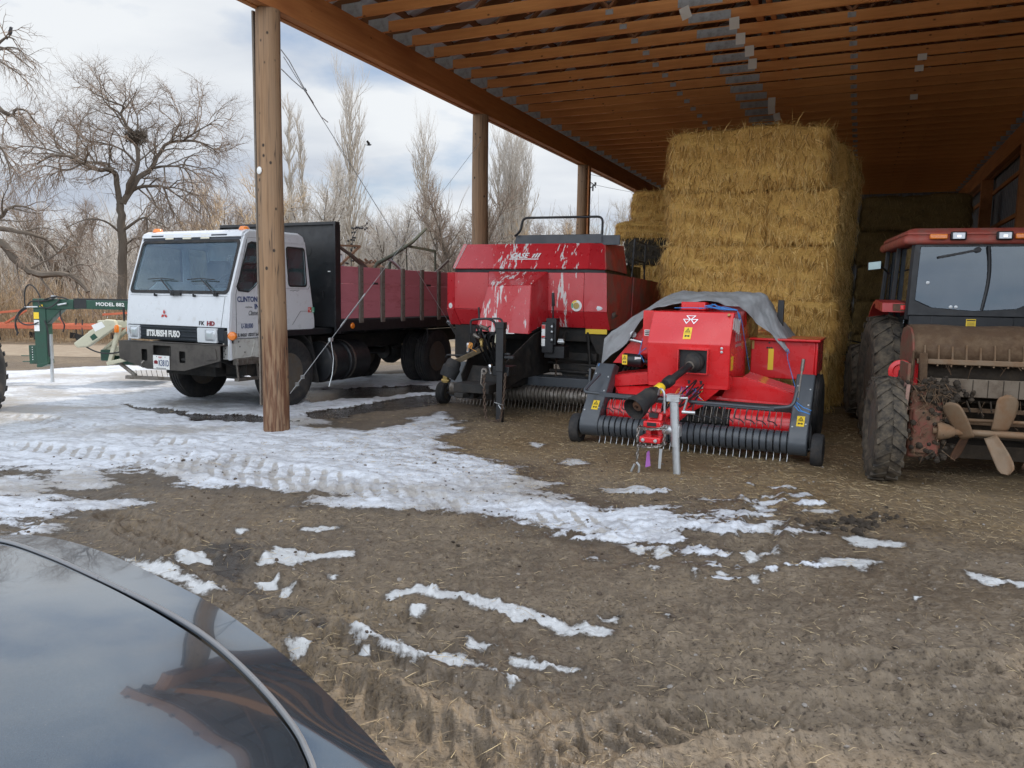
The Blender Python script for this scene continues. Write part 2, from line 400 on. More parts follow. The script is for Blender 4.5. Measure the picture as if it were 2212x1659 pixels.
sun = bpy.data.lights.new('sun', 'SUN'); sun.energy = 2.0; sun.angle = R(2.0); sun.color = (1.0, .90, .76)
so = bpy.data.objects.new('sun', sun); COL.objects.link(so); so.location = (20, 20, 40)
so.rotation_euler = (-sun_dir).to_track_quat('-Z', 'Y').to_euler()
cam = bpy.data.cameras.new('camera'); co = bpy.data.objects.new('camera', cam); COL.objects.link(co)
cam.sensor_width = 36; cam.lens = 36*FPX/2212; cam.clip_end = 3000; cam.clip_start = .05
co.matrix_world = Matrix.Translation((0, 0, CAMH)) @ CAMROT.to_4x4()
sc.camera = co
sc.view_settings.view_transform = 'Standard'; sc.view_settings.look = 'None'; sc.view_settings.exposure = 0.58; sc.view_settings.gamma = 1
# ================================================================== ground
NRS = np.random.RandomState(3)
_LAT = NRS.rand(256, 256)
def vn(x, y, ox=0):
    xi = np.floor(x).astype(int); yi = np.floor(y).astype(int); fx = x-xi; fy = y-yi
    fx = fx*fx*(3-2*fx); fy = fy*fy*(3-2*fy); xi = xi+ox*37; yi = yi+ox*91
    a = _LAT[xi & 255, yi & 255]; b = _LAT[(xi+1) & 255, yi & 255]; c = _LAT[xi & 255, (yi+1) & 255]; d = _LAT[(xi+1) & 255, (yi+1) & 255]
    return (a*(1-fx)+b*fx)*(1-fy)+(c*(1-fx)+d*fx)*fy
def fbm(x, y, f, o=4, ox=0, g=.5):
    t = 0; a = 1; n = 0
    for k in range(o):
        t = t+a*vn(x*f*2**k+13.7*k, y*f*2**k+7.3*k, ox+k); n += a; a *= g
    return t/n-.5
def sdist(px, py, poly):
    """signed distance to polygon, + inside"""
    d = np.full(px.shape, 1e9); ins = np.zeros(px.shape, bool); n = len(poly)
    for i in range(n):
        ax_, ay = poly[i]; bx_, by = poly[(i+1) % n]
        ex, ey = bx_-ax_, by-ay; t = np.clip(((px-ax_)*ex+(py-ay)*ey)/(ex*ex+ey*ey+1e-12), 0, 1)
        d = np.minimum(d, (px-ax_-t*ex)**2+(py-ay-t*ey)**2)
        if ey != 0:
            c = ((ay > py) != (by > py)) & (px < ex*(py-ay)/ey+ax_); ins ^= c
    d = np.sqrt(d); return np.where(ins, d, -d)
def pdist(px, py, line):
    d = np.full(px.shape, 1e9)
    for (ax_, ay), (bx_, by) in zip(line, line[1:]):
        ex, ey = bx_-ax_, by-ay; t = np.clip(((px-ax_)*ex+(py-ay)*ey)/(ex*ex+ey*ey+1e-12), 0, 1)
        d = np.minimum(d, np.hypot(px-ax_-t*ex, py-ay-t*ey))
    return d
G = lambda pts: [tuple(gnd(x, y)[:2]) for x, y in pts]
# (outline, edge roughness in metres, edge noise frequency)
SNOW = [
 ([(-900,1000),(-300,800),(40,792),(260,779),(420,790),(640,800),(900,798),(985,812),(1000,850),(880,862),(760,880),(690,905),(650,915),(800,922),(860,900),(960,878),(1010,905),(985,930),(930,962),(985,980),(1070,1000),(1140,1030),(1180,1072),(1300,1105),(1290,1145),(1180,1135),(1080,1118),(930,1098),(900,1108),(760,1092),(700,1087),(640,1072),(560,1062),(470,1056),(390,1046),(340,1020),(290,1008),(230,1018),(200,1045),(60,1010),(-300,1020)], .30, 1.6),
 ([(-200,1000),(210,1020),(190,1060),(235,1085),(200,1110),(120,1130),(30,1150),(-300,1180)], .55, 1.3),
 ([(1180,1075),(1300,1108),(1440,1102),(1500,1122),(1585,1098),(1650,1085),(1690,1072),(1660,1110),(1735,1135),(1640,1150),(1560,1140),(1520,1160),(1500,1180),(1590,1205),(1545,1215),(1470,1175),(1390,1200),(1360,1180),(1300,1165),(1270,1150),(1180,1132)], .30, 2.6),
]
ICE = [
 ([(590,1180),(640,1188),(690,1192),(770,1190),(765,1203),(700,1207),(660,1213),(630,1225),(545,1226),(585,1205)], .07, 6),
 ([(648,1138),(690,1132),(740,1136),(690,1146),(650,1146)], .06, 7),
 ([(830,1290),(850,1275),(905,1262),(960,1270),(1040,1290),(1110,1300),(1140,1315),(1190,1332),(1240,1345),(1325,1358),(1320,1372),(1200,1370),(1180,1352),(1100,1345),(1090,1325),(1010,1305),(940,1285),(880,1282),(845,1300)], .055, 6),
 ([(882,1318),(905,1313),(920,1322),(900,1333),(884,1328)], .04, 9),
 ([(760,1372),(830,1385),(900,1410),(960,1418),(1010,1432),(1040,1446),(985,1452),(900,1440),(840,1415),(780,1392)], .07, 6),
 ([(1060,1460),(1100,1470),(1125,1490),(1100,1506),(1085,1480)], .06, 8),
 ([(255,1200),(300,1210),(380,1240),(450,1262),(505,1278),(440,1285),(380,1265),(300,1235)], .10, 5),
 ([(370,1190),(430,1186),(470,1210),(420,1218),(380,1212)], .07, 6),
 ([(500,1140),(540,1140),(520,1152)], .04, 7),([(555,1255),(600,1247),(595,1260)], .05, 7),([(605,1262),(645,1266),(610,1275)], .05, 7),
 ([(1110,1420),(1150,1428),(1240,1448),(1180,1456),(1125,1440)], .07, 7),
 ([(1290,1330),(1340,1328),(1335,1340),(1300,1340)], .05, 7),
 ([(1010,1385),(1040,1390),(1075,1402),(1050,1412),(1015,1400)], .06, 7),
 ([(620,1410),(660,1412),(695,1420),(640,1428)], .04, 7),([(765,1402),(800,1404),(800,1415),(770,1414)], .03, 7),
 ([(1775,1210),(1820,1200),(1905,1216),(1860,1230),(1780,1224)], .10, 5),
 ([(1820,1155),(1870,1158),(1955,1172),(1945,1184),(1880,1178),(1840,1170)], .10, 5),
 ([(2080,1232),(2130,1240),(2175,1258),(2150,1264),(2095,1248)], .07, 5),([(2180,1255),(2260,1262),(2200,1268)], .06, 5),
 ([(1405,1188),(1440,1180),(1450,1195),(1420,1205)], .07, 5),([(1490,1225),(1515,1238),(1500,1248)], .06, 6),([(1600,1195),(1680,1185),(1690,1200),(1620,1214)], .08, 5),
 ([(1610,1243),(1640,1244),(1630,1256)], .05, 6),([(1545,1232),(1575,1236),(1560,1242)], .05, 6),([(1400,1222),(1420,1222),(1415,1234)], .05, 6),([(1360,1180),(1395,1185),(1380,1202)], .06, 6),
 ([(1140,955),(1180,958),(1160,970)], .10, 5),([(1210,995),(1250,992),(1270,1003),(1220,1006)], .12, 5),
 ([(700,1240),(735,1243),(720,1252)], .05, 7),([(1430,1322),(1450,1324),(1445,1331)], .03, 8),([(1970,1290),(1990,1293),(1975,1298)], .03, 8),
]
WET = [ ([(255,858),(330,868),(470,880),(640,890),(660,905),(560,905),(430,898),(330,885),(260,870)], .25, 2),
        ([(640,880),(760,862),(880,845),(1000,838),(1010,852),(900,868),(760,885),(660,902)], .25, 2),
        ([(640,832),(780,826),(930,822),(960,840),(840,846),(660,862)], .2, 2),
        ([(420,1185),(520,1160),(545,1215),(530,1260),(640,1300),(760,1345),(700,1360),(560,1300),(470,1260)], .20, 4)]
thc = np.concatenate([np.linspace(-180, -50, 26, endpoint=False), np.linspace(-50, 48, 820, endpoint=False), np.linspace(48, 180, 27)])*math.pi/180
rc = np.concatenate([np.linspace(.25, 1.2, 14, endpoint=False), np.geomspace(1.2, 28, 980, endpoint=False), np.geomspace(28, 900, 40)])
TH, RC = np.meshgrid(thc, rc); X = RC*np.sin(TH); Y = RC*np.cos(TH)
bz = -0.085*np.clip((Y-8.2)/2.6, 0, 1)**2*(3-2*np.clip((Y-8.2)/2.6, 0, 1))
near = np.clip(1-(RC-10)/12, 0, 1)
wx = X+.25*fbm(X, Y, 1.3, 3, 3); wy = Y+.25*fbm(X, Y, 1.3, 3, 9)
def field(specs, clampv=1.5, lace=0., rough=2.6):
    v = np.full(X.shape, -clampv)
    for poly, amp, fr in specs:
        P = G(poly); xs = [p[0] for p in P]; ys = [p[1] for p in P]; mg = amp*3
        m = (X > min(xs)-mg) & (X < max(xs)+mg) & (Y > min(ys)-mg) & (Y < max(ys)+mg)
        if not m.any(): continue
        xx, yy = X[m], Y[m]
        s = sdist(xx, yy, P)/amp+rough*fbm(xx*.8, yy*1.5, fr, 5, 5, .62)+lace*2.2*(fbm(xx*.7, yy*1.7, fr*2.2, 4, 71, .65)-.06)
        v[m] = np.maximum(v[m], np.clip(s, -clampv, clampv))
    return v
vs_ = field(SNOW[:1], 2.6, .55); vs_ = np.maximum(vs_, field(SNOW[1:], 1.5, 1.5)); vi = field(ICE, 1.5, 0., 1.5)
fr_ = sdist(X, Y, G([(1100, 1040), (1400, 1050), (1745, 1062), (1770, 1140), (1720, 1205), (1540, 1225), (1360, 1205), (1230, 1160), (1130, 1110)]))
vs_ = np.maximum(vs_, np.where(fr_ > -.2, np.clip(11*(fbm(X*.75, Y*1.5, 2.6, 5, 90, .6)-.065)-np.clip(.15-fr_, 0, 1)*3, -1.5, 1.5), -1.5)); wet = field(WET)
dirty = np.clip(fbm(X, Y*1.4, .8, 5, 21)*2.4+.14+.30*np.clip((-X-3.5)/2, 0, 1)*np.clip((9.6-Y)/1.5, 0, 1), 0, 1)
# far fields carry broken snow
far = np.clip((Y-24)/4, 0, 1)*(RC > 20)
vfar = np.where((Y > 24.5) | (X > 14), np.clip(6*(fbm(X, Y, .12, 4, 33)-.10), -1.5, 1.5), -1.5)
leftz = np.clip((-X-11)/6, 0, 1)
# tyre tracks: lugged ruts
def track(line, width, depth, pitch, h, dirt=None):
    P = G(line)
    d = pdist(X, Y, P); m = d < width
    L = X*.6+Y*.8
    (ax_, ay), (bx_, by) = P[0], P[-1]
    e = np.hypot(bx_-ax_, by-ay); ux, uy = (bx_-ax_)/e, (by-ay)/e
    along = (X-ax_)*ux+(Y-ay)*uy; side = -(X-ax_)*uy+(Y-ay)*ux
    brk = np.clip(.72+1.8*fbm(X, Y, 1.7, 3, 60), 0, 1)
    lug = np.sin(2*math.pi*(along+np.abs(side)*.9+.05*fbm(X, Y, 6, 2, 61))/pitch)*brk
    depth = depth*(.35+.65*brk)
    prof = np.clip(1-(d/width)**4, 0, 1)*m
    rim_ = np.exp(-((d-width*1.05)/(width*.28))**2)
    h += -depth*prof*(.6+.4*np.clip(lug*2, -1, 1))+depth*.75*rim_*near
    if dirt is not None: dirt[m] = np.maximum(dirt[m], .9*prof[m]*np.clip((lug[m]-.30)*3, 0, 1)*np.clip(.62+3*fbm(X[m], Y[m], 3, 3, 62), 0, 1))
hgt = bz+near*(.040*fbm(X, Y, .7, 3, 1)+.045*fbm(wx, wy, 2.6, 4, 2, .55)+np.clip(1.5-(RC-1)/6, .15, 1.3)*(.042*fbm(wx*1.3, wy*.8, 9, 3, 6, .6)+.030*np.clip(fbm(wx*1.2, wy*.8, 15, 3, 15, .6)-.08, 0, 1)*3+.012*fbm(X, Y, 38, 2, 8)))
trd = np.zeros(X.shape)
track([(-150,900),(60,897),(300,948),(560,1020),(820,1062),(960,1098)], .26, .022, .20, hgt, trd)
track([(-200,960),(150,975),(420,1015),(700,1062),(1000,1085),(1300,1140)], .22, .016, .17, hgt, trd)
track([(300,1150),(470,1230),(640,1310),(800,1345),(900,1350)], .17, .060, .15, hgt)
track([(250,1120),(440,1180),(560,1250),(700,1290)], .15, .050, .15, hgt)
track([(560,1330),(700,1390),(900,1480),(1100,1530)], .13, .055, .13, hgt)
track([(600,1440),(820,1560),(1000,1640)], .14, .055, .14, hgt)
track([(1620,1190),(1660,1120),(1640,1060),(1780,1010)], .16, .034, .13, hgt)
track([(1500,1400),(1700,1420),(1900,1440),(2300,1460)], .13, .034, .13, hgt)
track([(1250,1620),(1500,1560),(1900,1540),(2300,1570)], .14, .050, .13, hgt)
ss = lambda a, b, x: np.clip((x-a)/(b-a), 0, 1)**2*(3-2*np.clip((x-a)/(b-a), 0, 1))
foot = np.clip(fbm(X, Y, 3.4, 2, 40)*3-.35, 0, 1)
hgt += ss(-.2, .9, vs_)*near*(.060*fbm(X*.7, Y*1.7, 4.5, 4, 80, .6)+.03*fbm(X*.8, Y*1.5, 14, 2, 82))
hgt += ss(-.4, 1.1, vs_)*(.024-.020*foot*near)*np.clip(near+.3, 0, 1)+ss(-.2, .9, vi)*.004
pool = ss(-.1, .5, wet); hgt = hgt*(1-pool*.85)+pool*.85*(bz-.012)
flat = np.clip((RC-17)/3, 0, 1); hgt = hgt*(1-flat)+(bz)*flat
snowv = np.maximum(np.maximum(vs_, vi), vfar); snowv = np.where(wet > .2, np.minimum(snowv, -.25-wet*.4), snowv)
icev = np.where(vi > vs_, 1., 0.)
SN = -X*math.sin(0)
sn_ = X*math.cos(AX)-Y*math.sin(AX); sa_ = X*math.sin(AX)+Y*math.cos(AX)       # shed coordinates
straw = np.clip((sn_+5.2)/1.5, 0, 1)*np.clip((sa_-5.5)/2.0, 0, 1)*(sn_ < 4)
straw = np.clip(straw*.75+.28*(fbm(X, Y, 1.1, 4, 50)+.12)*2, 0, 1)
nr, nc = X.shape
co_ = np.stack([X, Y, hgt], -1).reshape(-1, 3)
idx = np.arange(nr*nc).reshape(nr, nc)
q = np.stack([idx[:-1, :-1], idx[:-1, 1:], idx[1:, 1:], idx[1:, :-1]], -1).reshape(-1, 4)
me = bpy.data.meshes.new('ground'); me.vertices.add(len(co_)); me.vertices.foreach_set('co', co_.ravel())
me.loops.add(q.size); me.loops.foreach_set('vertex_index', q.ravel())
me.polygons.add(len(q)); me.polygons.foreach_set('loop_start', np.arange(0, q.size, 4)); me.polygons.foreach_set('loop_total', np.full(len(q), 4))
me.polygons.foreach_set('use_smooth', np.ones(len(q), bool))
me.update(calc_edges=True)
for nm, arr in (('snow', snowv), ('ice', icev), ('dirty', np.clip(dirty*np.where(vs_ > -1, 1, .4)+trd*1.7+.25*(vi > vs_), 0, 1)), ('wet', np.clip(wet, -1, 1)), ('straw', straw), ('far', np.clip((Y-24)/2, 0, 1))):
    a = me.attributes.new(nm, 'FLOAT', 'POINT'); a.data.foreach_set('value', np.ascontiguousarray(arr, dtype=np.float32).ravel())
ground = bpy.data.objects.new('ground', me); COL.objects.link(ground)
tag(ground, 'muddy farm yard with patches of melting snow and scattered straw', None, None, 'structure')
del ground['label']
m, nt, b, out = NT('ground')
def attr(n):
    a = nd(nt, 'ShaderNodeAttribute'); a.attribute_name = n; return a.outputs['Fac']
v = coords(nt, (1,1,1))
nA = noise(nt, v, 1.2, 6, .6); nB = noise(nt, v, 14, 6, .65); nC = noise(nt, v, 55, 4, .6)
vst = coords(nt, (9, 60, 30), rot=(0, 0, .5)); nS1 = noise(nt, vst, 1.0, 3, .6)
vst2 = coords(nt, (70, 8, 30), rot=(0, 0, .3)); nS2 = noise(nt, vst2, 1.0, 3, .6)
mud = mix(nt, ramp(nt, nA, [(.3, 0), (.7, 1)]), (.086, .066, .047), (.160, .124, .087))
mud = mix(nt, ramp(nt, nB, [(.40, 0), (.72, 1)]), mud, (.215, .170, .122))
mud = mix(nt, ramp(nt, nC, [(.30, 1), (.47, 0)]), mud, (.030, .022, .016))
mud = mix(nt, ramp(nt, noise(nt, coords(nt, (1, 1, 1)), .55, 4, .6), [(.42, 0), (.62, .55)]), mud, (.070, .051, .034))
vo = nd(nt, 'ShaderNodeTexVoronoi'); vo.inputs['Scale'].default_value = 26; nt.links.new(v, vo.inputs['Vector'])
mud = mix(nt, ramp(nt, vo.outputs['Distance'], [(.07, .8), (.12, 0)]), mud, (.27, .24, .21))
st = attr('straw')
fib = mix(nt, 1.0, ramp(nt, nS1, [(.50, 0), (.66, 1)]), ramp(nt, nS2, [(.50, 0), (.66, 1)]), 'LIGHTEN')
stf = mix(nt, 1.0, fib, ramp(nt, st, [(.05, 0.10), (.8, 1.0)]), 'MULTIPLY')
mud = mix(nt, stf, mud, (.285, .195, .095))
mud = mix(nt, ramp(nt, st, [(.3, 0), (1, .60)]), mud, (.165, .110, .050))
grass = mix(nt, ramp(nt, nA, [(.35, 0), (.65, 1)]), (.27, .195, .105), (.15, .11, .065))
mud = mix(nt, attr('far'), mud, grass)
wt = attr('wet'); wf = ramp(nt, wt, [(.0, 0), (.45, 1)])
mud = mix(nt, wf, mud, (.042, .034, .028))
ad = nd(nt, 'ShaderNodeMath', operation='MULTIPLY_ADD'); nt.links.new(nB, ad.inputs[0]); ad.inputs[1].default_value = 1.5; ad.inputs[2].default_value = -.75
ad2 = nd(nt, 'ShaderNodeMath', operation='ADD'); nt.links.new(attr('snow'), ad2.inputs[0]); nt.links.new(ad.outputs[0], ad2.inputs[1])
ad3 = nd(nt, 'ShaderNodeMath', operation='MULTIPLY_ADD'); nt.links.new(nC, ad3.inputs[0]); ad3.inputs[1].default_value = .7; nt.links.new(ad2.outputs[0], ad3.inputs[2])
sf = ramp(nt, ad3.outputs[0], [(.27, 0), (.40, .55), (.60, 1)])
iw = ramp(nt, ad3.outputs[0], [(.22, 0), (.34, .35), (.62, 1)])
sf = mix(nt, attr('ice'), sf, iw)
sh4 = nd(nt, 'ShaderNodeMath', operation='MULTIPLY_ADD'); nt.links.new(ad3.outputs[0], sh4.inputs[0]); sh4.inputs[1].default_value = .5; sh4.inputs[2].default_value = .5
wm = ramp(nt, sh4.outputs[0], [(.30, 0), (.60, 1)])
mud = mix(nt, wm, mud, mix(nt, .55, mud, (.030, .023, .017)))
dt = nd(nt, 'ShaderNodeMath', operation='MULTIPLY_ADD'); nt.links.new(nB, dt.inputs[0]); dt.inputs[1].default_value = .9; nt.links.new(attr('dirty'), dt.inputs[2])
snow = mix(nt, ramp(nt, dt.outputs[0], [(.55, 0), (1.15, .85)]), (.56, .585, .63), (.30, .275, .245))
snow = mix(nt, ramp(nt, nC, [(.27, .55), (.40, 0)]), snow, (.26, .215, .17))
nH = noise(nt, coords(nt, (3.2, 13, 5)), 1.0, 5, .62)
snow = mix(nt, ramp(nt, nH, [(.48, 0), (.62, .9)]), snow, (.36, .365, .385))
snow = mix(nt, ramp(nt, nH, [(.30, .5), (.42, 0)]), snow, (.34, .31, .27))
snow = mix(nt, attr('ice'), snow, mix(nt, nA, (.44, .445, .44), (.56, .57, .58)))
c = mix(nt, sf, mud, snow)
nt.links.new(c, b.inputs['Base Color'])
damp = mix(nt, ramp(nt, noise(nt, coords(nt), .55, 4, .6), [(.42, 0), (.58, .9)]), (.92, .92, .92), (.42, .42, .42))
rg = mix(nt, sf, mix(nt, wf, mix(nt, wm, damp, (.45, .45, .45)), (.16, .16, .16)), (.55, .55, .55))
nt.links.new(rg, b.inputs['Roughness']); b.inputs['Specular IOR Level'].default_value = .4
bw = mix(nt, sf, mix(nt, .5, nC, nS1), nB)
nb = bump(nt, bw, .8, .014)
nt.links.new(bump(nt, fib, .4, .006, nb), b.inputs['Normal'])
me.materials.append(m)
# gravel lane beyond the yard
rd = MB(); rows = []
for k in range(60):
    x = -70+k*1.25
    rows.append([(x, 19.7+.12*math.sin(x*.7)-.0*x, -.079), (x, 21.3, -.070), (x, 23.6+.15*math.sin(x*.5+1), -.079)])
rd.grid(rows); lane = rd.build('road', PM('gravel_lane', (.225, .175, .125), .95, 0, .25, 3, (.32, .27, .20), .4, 4, .6, 30), recalc=False)
tag(lane, None, None, None, 'structure')
def ground_z(x, y): return base_z(y)
# ================================================================== pole shed
SHO = (-2.82, 9.10, 0.)
shed = thing('pole_shed', 'open pole shed with log posts, timber trusses and a metal roof over the machines', 'shed', SHO, 24)
W_, LEN, BZ0, BZ1 = 9.14, 22.0, 4.80, 5.20
def pole_mat():
    m, nt, b, out = NT('log_pole')
    v = coords(nt, (22, 22, 1.0)); g = noise(nt, v, 1, 6, .65)
    c = mix(nt, ramp(nt, g, [(.3, 0), (.7, 1)]), (.20, .112, .056), (.33, .205, .112))
    c = mix(nt, ramp(nt, noise(nt, coords(nt, (3, 3, .5)), 1.5, 5), [(.4, 0), (.7, .7)]), c, (.27, .185, .12))
    # the splash zone at the foot is redder and streaked
    geo = nd(nt, 'ShaderNodeTexCoord'); sp = nd(nt, 'ShaderNodeSeparateXYZ'); nt.links.new(geo.outputs['Object'], sp.inputs[0])
    zz_ = nd(nt, 'ShaderNodeMath', operation='MULTIPLY_ADD'); nt.links.new(noise(nt, coords(nt, (14, 14, .8)), 1, 4), zz_.inputs[0]); zz_.inputs[1].default_value = -1.1; nt.links.new(sp.outputs[2], zz_.inputs[2])
    low = ramp(nt, zz_.outputs[0], [(.36, 1), (.75, 0)])
    c = mix(nt, mix(nt, 1.0, low, ramp(nt, noise(nt, coords(nt, (34, 34, 2.4)), 1, 4, .6), [(.42, 1), (.58, .15)]), 'MULTIPLY'), c, (.115, .047, .022))
    vo = nd(nt, 'ShaderNodeTexVoronoi'); vo.inputs['Scale'].default_value = 7.5; nt.links.new(coords(nt, (1, 1, .75)), vo.inputs['Vector'])
    c = mix(nt, ramp(nt, vo.outputs['Distance'], [(.09, 1), (.15, 0)]), c, (.03, .02, .015))
    cr = ramp(nt, noise(nt, coords(nt, (16, 16, .35)), 1, 3, .5), [(.485, 0), (.5, 1), (.515, 0)])
    c = mix(nt, cr, c, (.07, .045, .03))
    nt.links.new(c, b.inputs['Base Color']); b.inputs['Roughness'].default_value = .8
    nt.links.new(bump(nt, g, .5, .008), b.inputs['Normal']); return m
M['pole'] = pole_mat()
def post(x, y, r0=.152, r1=.138, z1=BZ0, seed=0):
    rr = random.Random(seed); b = MB(); n = 28; zs = [-.25+k*(z1+.25)/26 for k in range(27)]; vs = []; ph = [rr.uniform(0, 6.28) for _ in range(4)]
    for z in zs:
        t = (z+.25)/(z1+.25)
        for j in range(n):
            a = 2*math.pi*j/n
            r = (r0+(r1-r0)*t)*(1+.018*math.sin(2*a+ph[0]+z*.4)+.010*math.sin(5*a+ph[1]-z*.8)+.008*math.sin(z*3+ph[2]+a))
            vs.append((x+r*math.cos(a)+.010*math.sin(z*.9+ph[3]), y+r*math.sin(a)+.010*math.cos(z*.7+ph[3]), z))
    k = len(zs)
    b.add(vs, [(i*n+j, i*n+(j+1) % n, (i+1)*n+(j+1) % n, (i+1)*n+j) for i in range(k-1) for j in range(n)]+[tuple(range((k-1)*n, k*n))])
    return b.build('post', M['pole'], shed)
post_px = [0., 5.42, 10.95, 16.4, 21.8]
posts = [post(0, y, seed=i+1) for i, y in enumerate(post_px)]
# round reflectors nailed to the poles
def disc(p, parent, r=.042, nrm=(-.4, -1, 0)):
    nv = Vector(nrm).normalized(); b = MB(); b.lathe([(r, 0), (r, .008), (r*.8, .012), (.001, .012)], Vector(p), nv, 20)
    o = b.build('reflector', [M['decal_white']], parent)
    return o
disc((-.035, -.150, 3.02), posts[0], nrm=(-.25, -1, 0))
for i in (1, 2):
    x = posts[i]
b = MB(); b.box(-.185, -.145, -.10, .03, 3.2, 4.8); b.box(.150, .188, -.05, .08, 2.35, 4.78)
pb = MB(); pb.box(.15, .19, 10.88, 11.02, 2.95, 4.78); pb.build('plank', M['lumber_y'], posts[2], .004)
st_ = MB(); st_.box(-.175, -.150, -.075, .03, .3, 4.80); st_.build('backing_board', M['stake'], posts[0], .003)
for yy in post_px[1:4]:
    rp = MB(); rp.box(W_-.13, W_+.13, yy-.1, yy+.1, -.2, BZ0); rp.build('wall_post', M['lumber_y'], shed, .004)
# eave beams: three plies with a bottom flange that catches the light
for x in (0, W_):
    b = MB()
    for dx_, z0 in ((-.075, BZ0), (0, BZ0+.012), (.075, BZ0)):
        b.box(x+dx_-.036, x+dx_+.036, -.42, LEN, z0, BZ1)
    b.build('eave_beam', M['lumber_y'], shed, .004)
# trusses
SL = 1/3.; PK = BZ1+.14+W_/2*SL
def truss_mb():
    b = MB(); t = .019
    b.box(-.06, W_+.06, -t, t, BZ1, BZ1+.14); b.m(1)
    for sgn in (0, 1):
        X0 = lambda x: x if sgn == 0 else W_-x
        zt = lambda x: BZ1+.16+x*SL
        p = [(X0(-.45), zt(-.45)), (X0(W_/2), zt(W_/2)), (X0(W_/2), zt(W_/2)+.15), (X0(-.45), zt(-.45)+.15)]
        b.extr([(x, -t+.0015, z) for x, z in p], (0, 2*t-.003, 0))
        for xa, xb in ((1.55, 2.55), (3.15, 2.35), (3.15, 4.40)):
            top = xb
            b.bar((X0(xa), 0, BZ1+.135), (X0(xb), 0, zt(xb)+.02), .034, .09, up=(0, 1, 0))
    return b
GP = ((.05, BZ1+.10, .16, .09), (W_-.05, BZ1+.10, .16, .09), (4.30, BZ1+.07, .27, .055), (3.15, BZ1+.085, .05, .032), (W_-3.15, BZ1+.085, .05, .032), (W_/2, PK+.05, .16, .1))
M['plate'] = PM('truss_plate', (.40, .41, .41), .55, .1, .15, 30, (.25, .24, .22), .4, 9, .6, 160)
tr0 = truss_mb().build('truss', [M['lumber'], M['lumber_shaded']], shed, .004, smooth=30, seg=1)
for x, z, hx, hz in GP:
    b = MB(); b.box(x-hx, x+hx, -.0222, -.0192, z-hz, z+hz); b.build('gusset_plate', M['plate'], tr0, smooth=0)
k = 0; y = -.28; trusses = []
while y < LEN:
    o = tr0 if k == 0 else copy_tree(tr0, shed)
    o.location = (rnd.uniform(-.01, .01), y, rnd.uniform(-.006, .006)); trusses.append(o)
    y += .612; k += 1
# paper tags still stapled under some chords
for i, (x, tw) in enumerate(((4.13, .35), (4.62, .05), (4.62, .0), (4.65, .04), (4.62, .0), (4.66, 0), (4.60, .1), (4.63, .2))):
    j = (5, 6, 7, 8, 9, 13, 14, 15)[i]
    b = MB(); b.obox((x, -.030, BZ1-.055), (math.cos(tw), 0, math.sin(tw)), (0, 1, .1), (-math.sin(tw), -.1, math.cos(tw)), .062, .0012, .072)
    b.build('paper_tag', M['paper'], trusses[j], smooth=0)
for j, x in ((10, 6.9), (11, 6.9), (14, 6.95)):
    b = MB(); b.box(x-.06, x+.06, -.032, -.029, BZ1-.07, BZ1+.02); b.build('paper_tag', M['paper'], trusses[j], smooth=0)
# longitudinal bracing on top of the bottom chords
for x in (4.86, 5.02):
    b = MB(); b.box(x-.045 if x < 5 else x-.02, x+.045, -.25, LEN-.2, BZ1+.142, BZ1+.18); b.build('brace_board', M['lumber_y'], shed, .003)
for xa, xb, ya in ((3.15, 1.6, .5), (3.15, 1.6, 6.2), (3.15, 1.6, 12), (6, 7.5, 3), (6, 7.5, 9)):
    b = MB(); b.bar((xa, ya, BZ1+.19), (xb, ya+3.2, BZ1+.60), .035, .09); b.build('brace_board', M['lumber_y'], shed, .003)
# purlins and ribbed roof sheets
b = MB()
for sgn in (0, 1):
    for i in range(10):
        x = -.38+i*.53; z = BZ1+.31+x*SL+.015; xx = x if sgn == 0 else W_-x
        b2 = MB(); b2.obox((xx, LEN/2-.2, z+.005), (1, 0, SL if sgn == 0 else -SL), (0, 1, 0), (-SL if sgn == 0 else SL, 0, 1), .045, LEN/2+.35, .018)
        b2.build('purlin', M['lumber_shaded'], shed, smooth=0)
def corrugated(name, p, ux, uy, L, H, pitch=.23, dep=.018):
    """ribbed sheet: ribs run along uy, spaced along ux"""
    p = Vector(p); ux = Vector(ux).normalized(); uy = Vector(uy).normalized(); n = ux.cross(uy)
    prof = []; x = 0
    while x < L:
        prof += [(x, 0), (x+pitch*.60, 0), (x+pitch*.70, dep), (x+pitch*.90, dep)]; x += pitch
    bb = MB(); bb.grid([[p+ux*a+n*d for a, d in prof], [p+ux*a+n*d+uy*H for a, d in prof]])
    return bb
M['roof_metal'] = PM('roof_metal', (.55, .56, .58), .45, .2, .1, 3, (.30, .28, .26), .3, 4)
SLL = math.hypot(1, SL)*(W_/2+.55)
zr = BZ1+.31+.04-.55*SL
for sgn in (0, 1):
    px_ = -.55 if sgn == 0 else W_+.55
    o = corrugated('roof', (px_, -.50, zr), (0, 1, 0), (1 if sgn == 0 else -1, 0, SL), LEN+.7, SLL).build('roof', M['roof_metal'], shed, smooth=20, recalc=False)
    solid(o, .003)
# gable fascia boards along the near rake
for sgn in (0, 1):
    a = (-.55 if sgn == 0 else W_+.55, -.49, zr-.10); c_ = (W_/2, -.49, zr-.10+(W_/2+.55)*SL)
    b = MB(); b.bar(a, c_, .035, .2, up=(0, 0, 1)); b.build('fascia_board', M['lumber_y'], shed, .004)
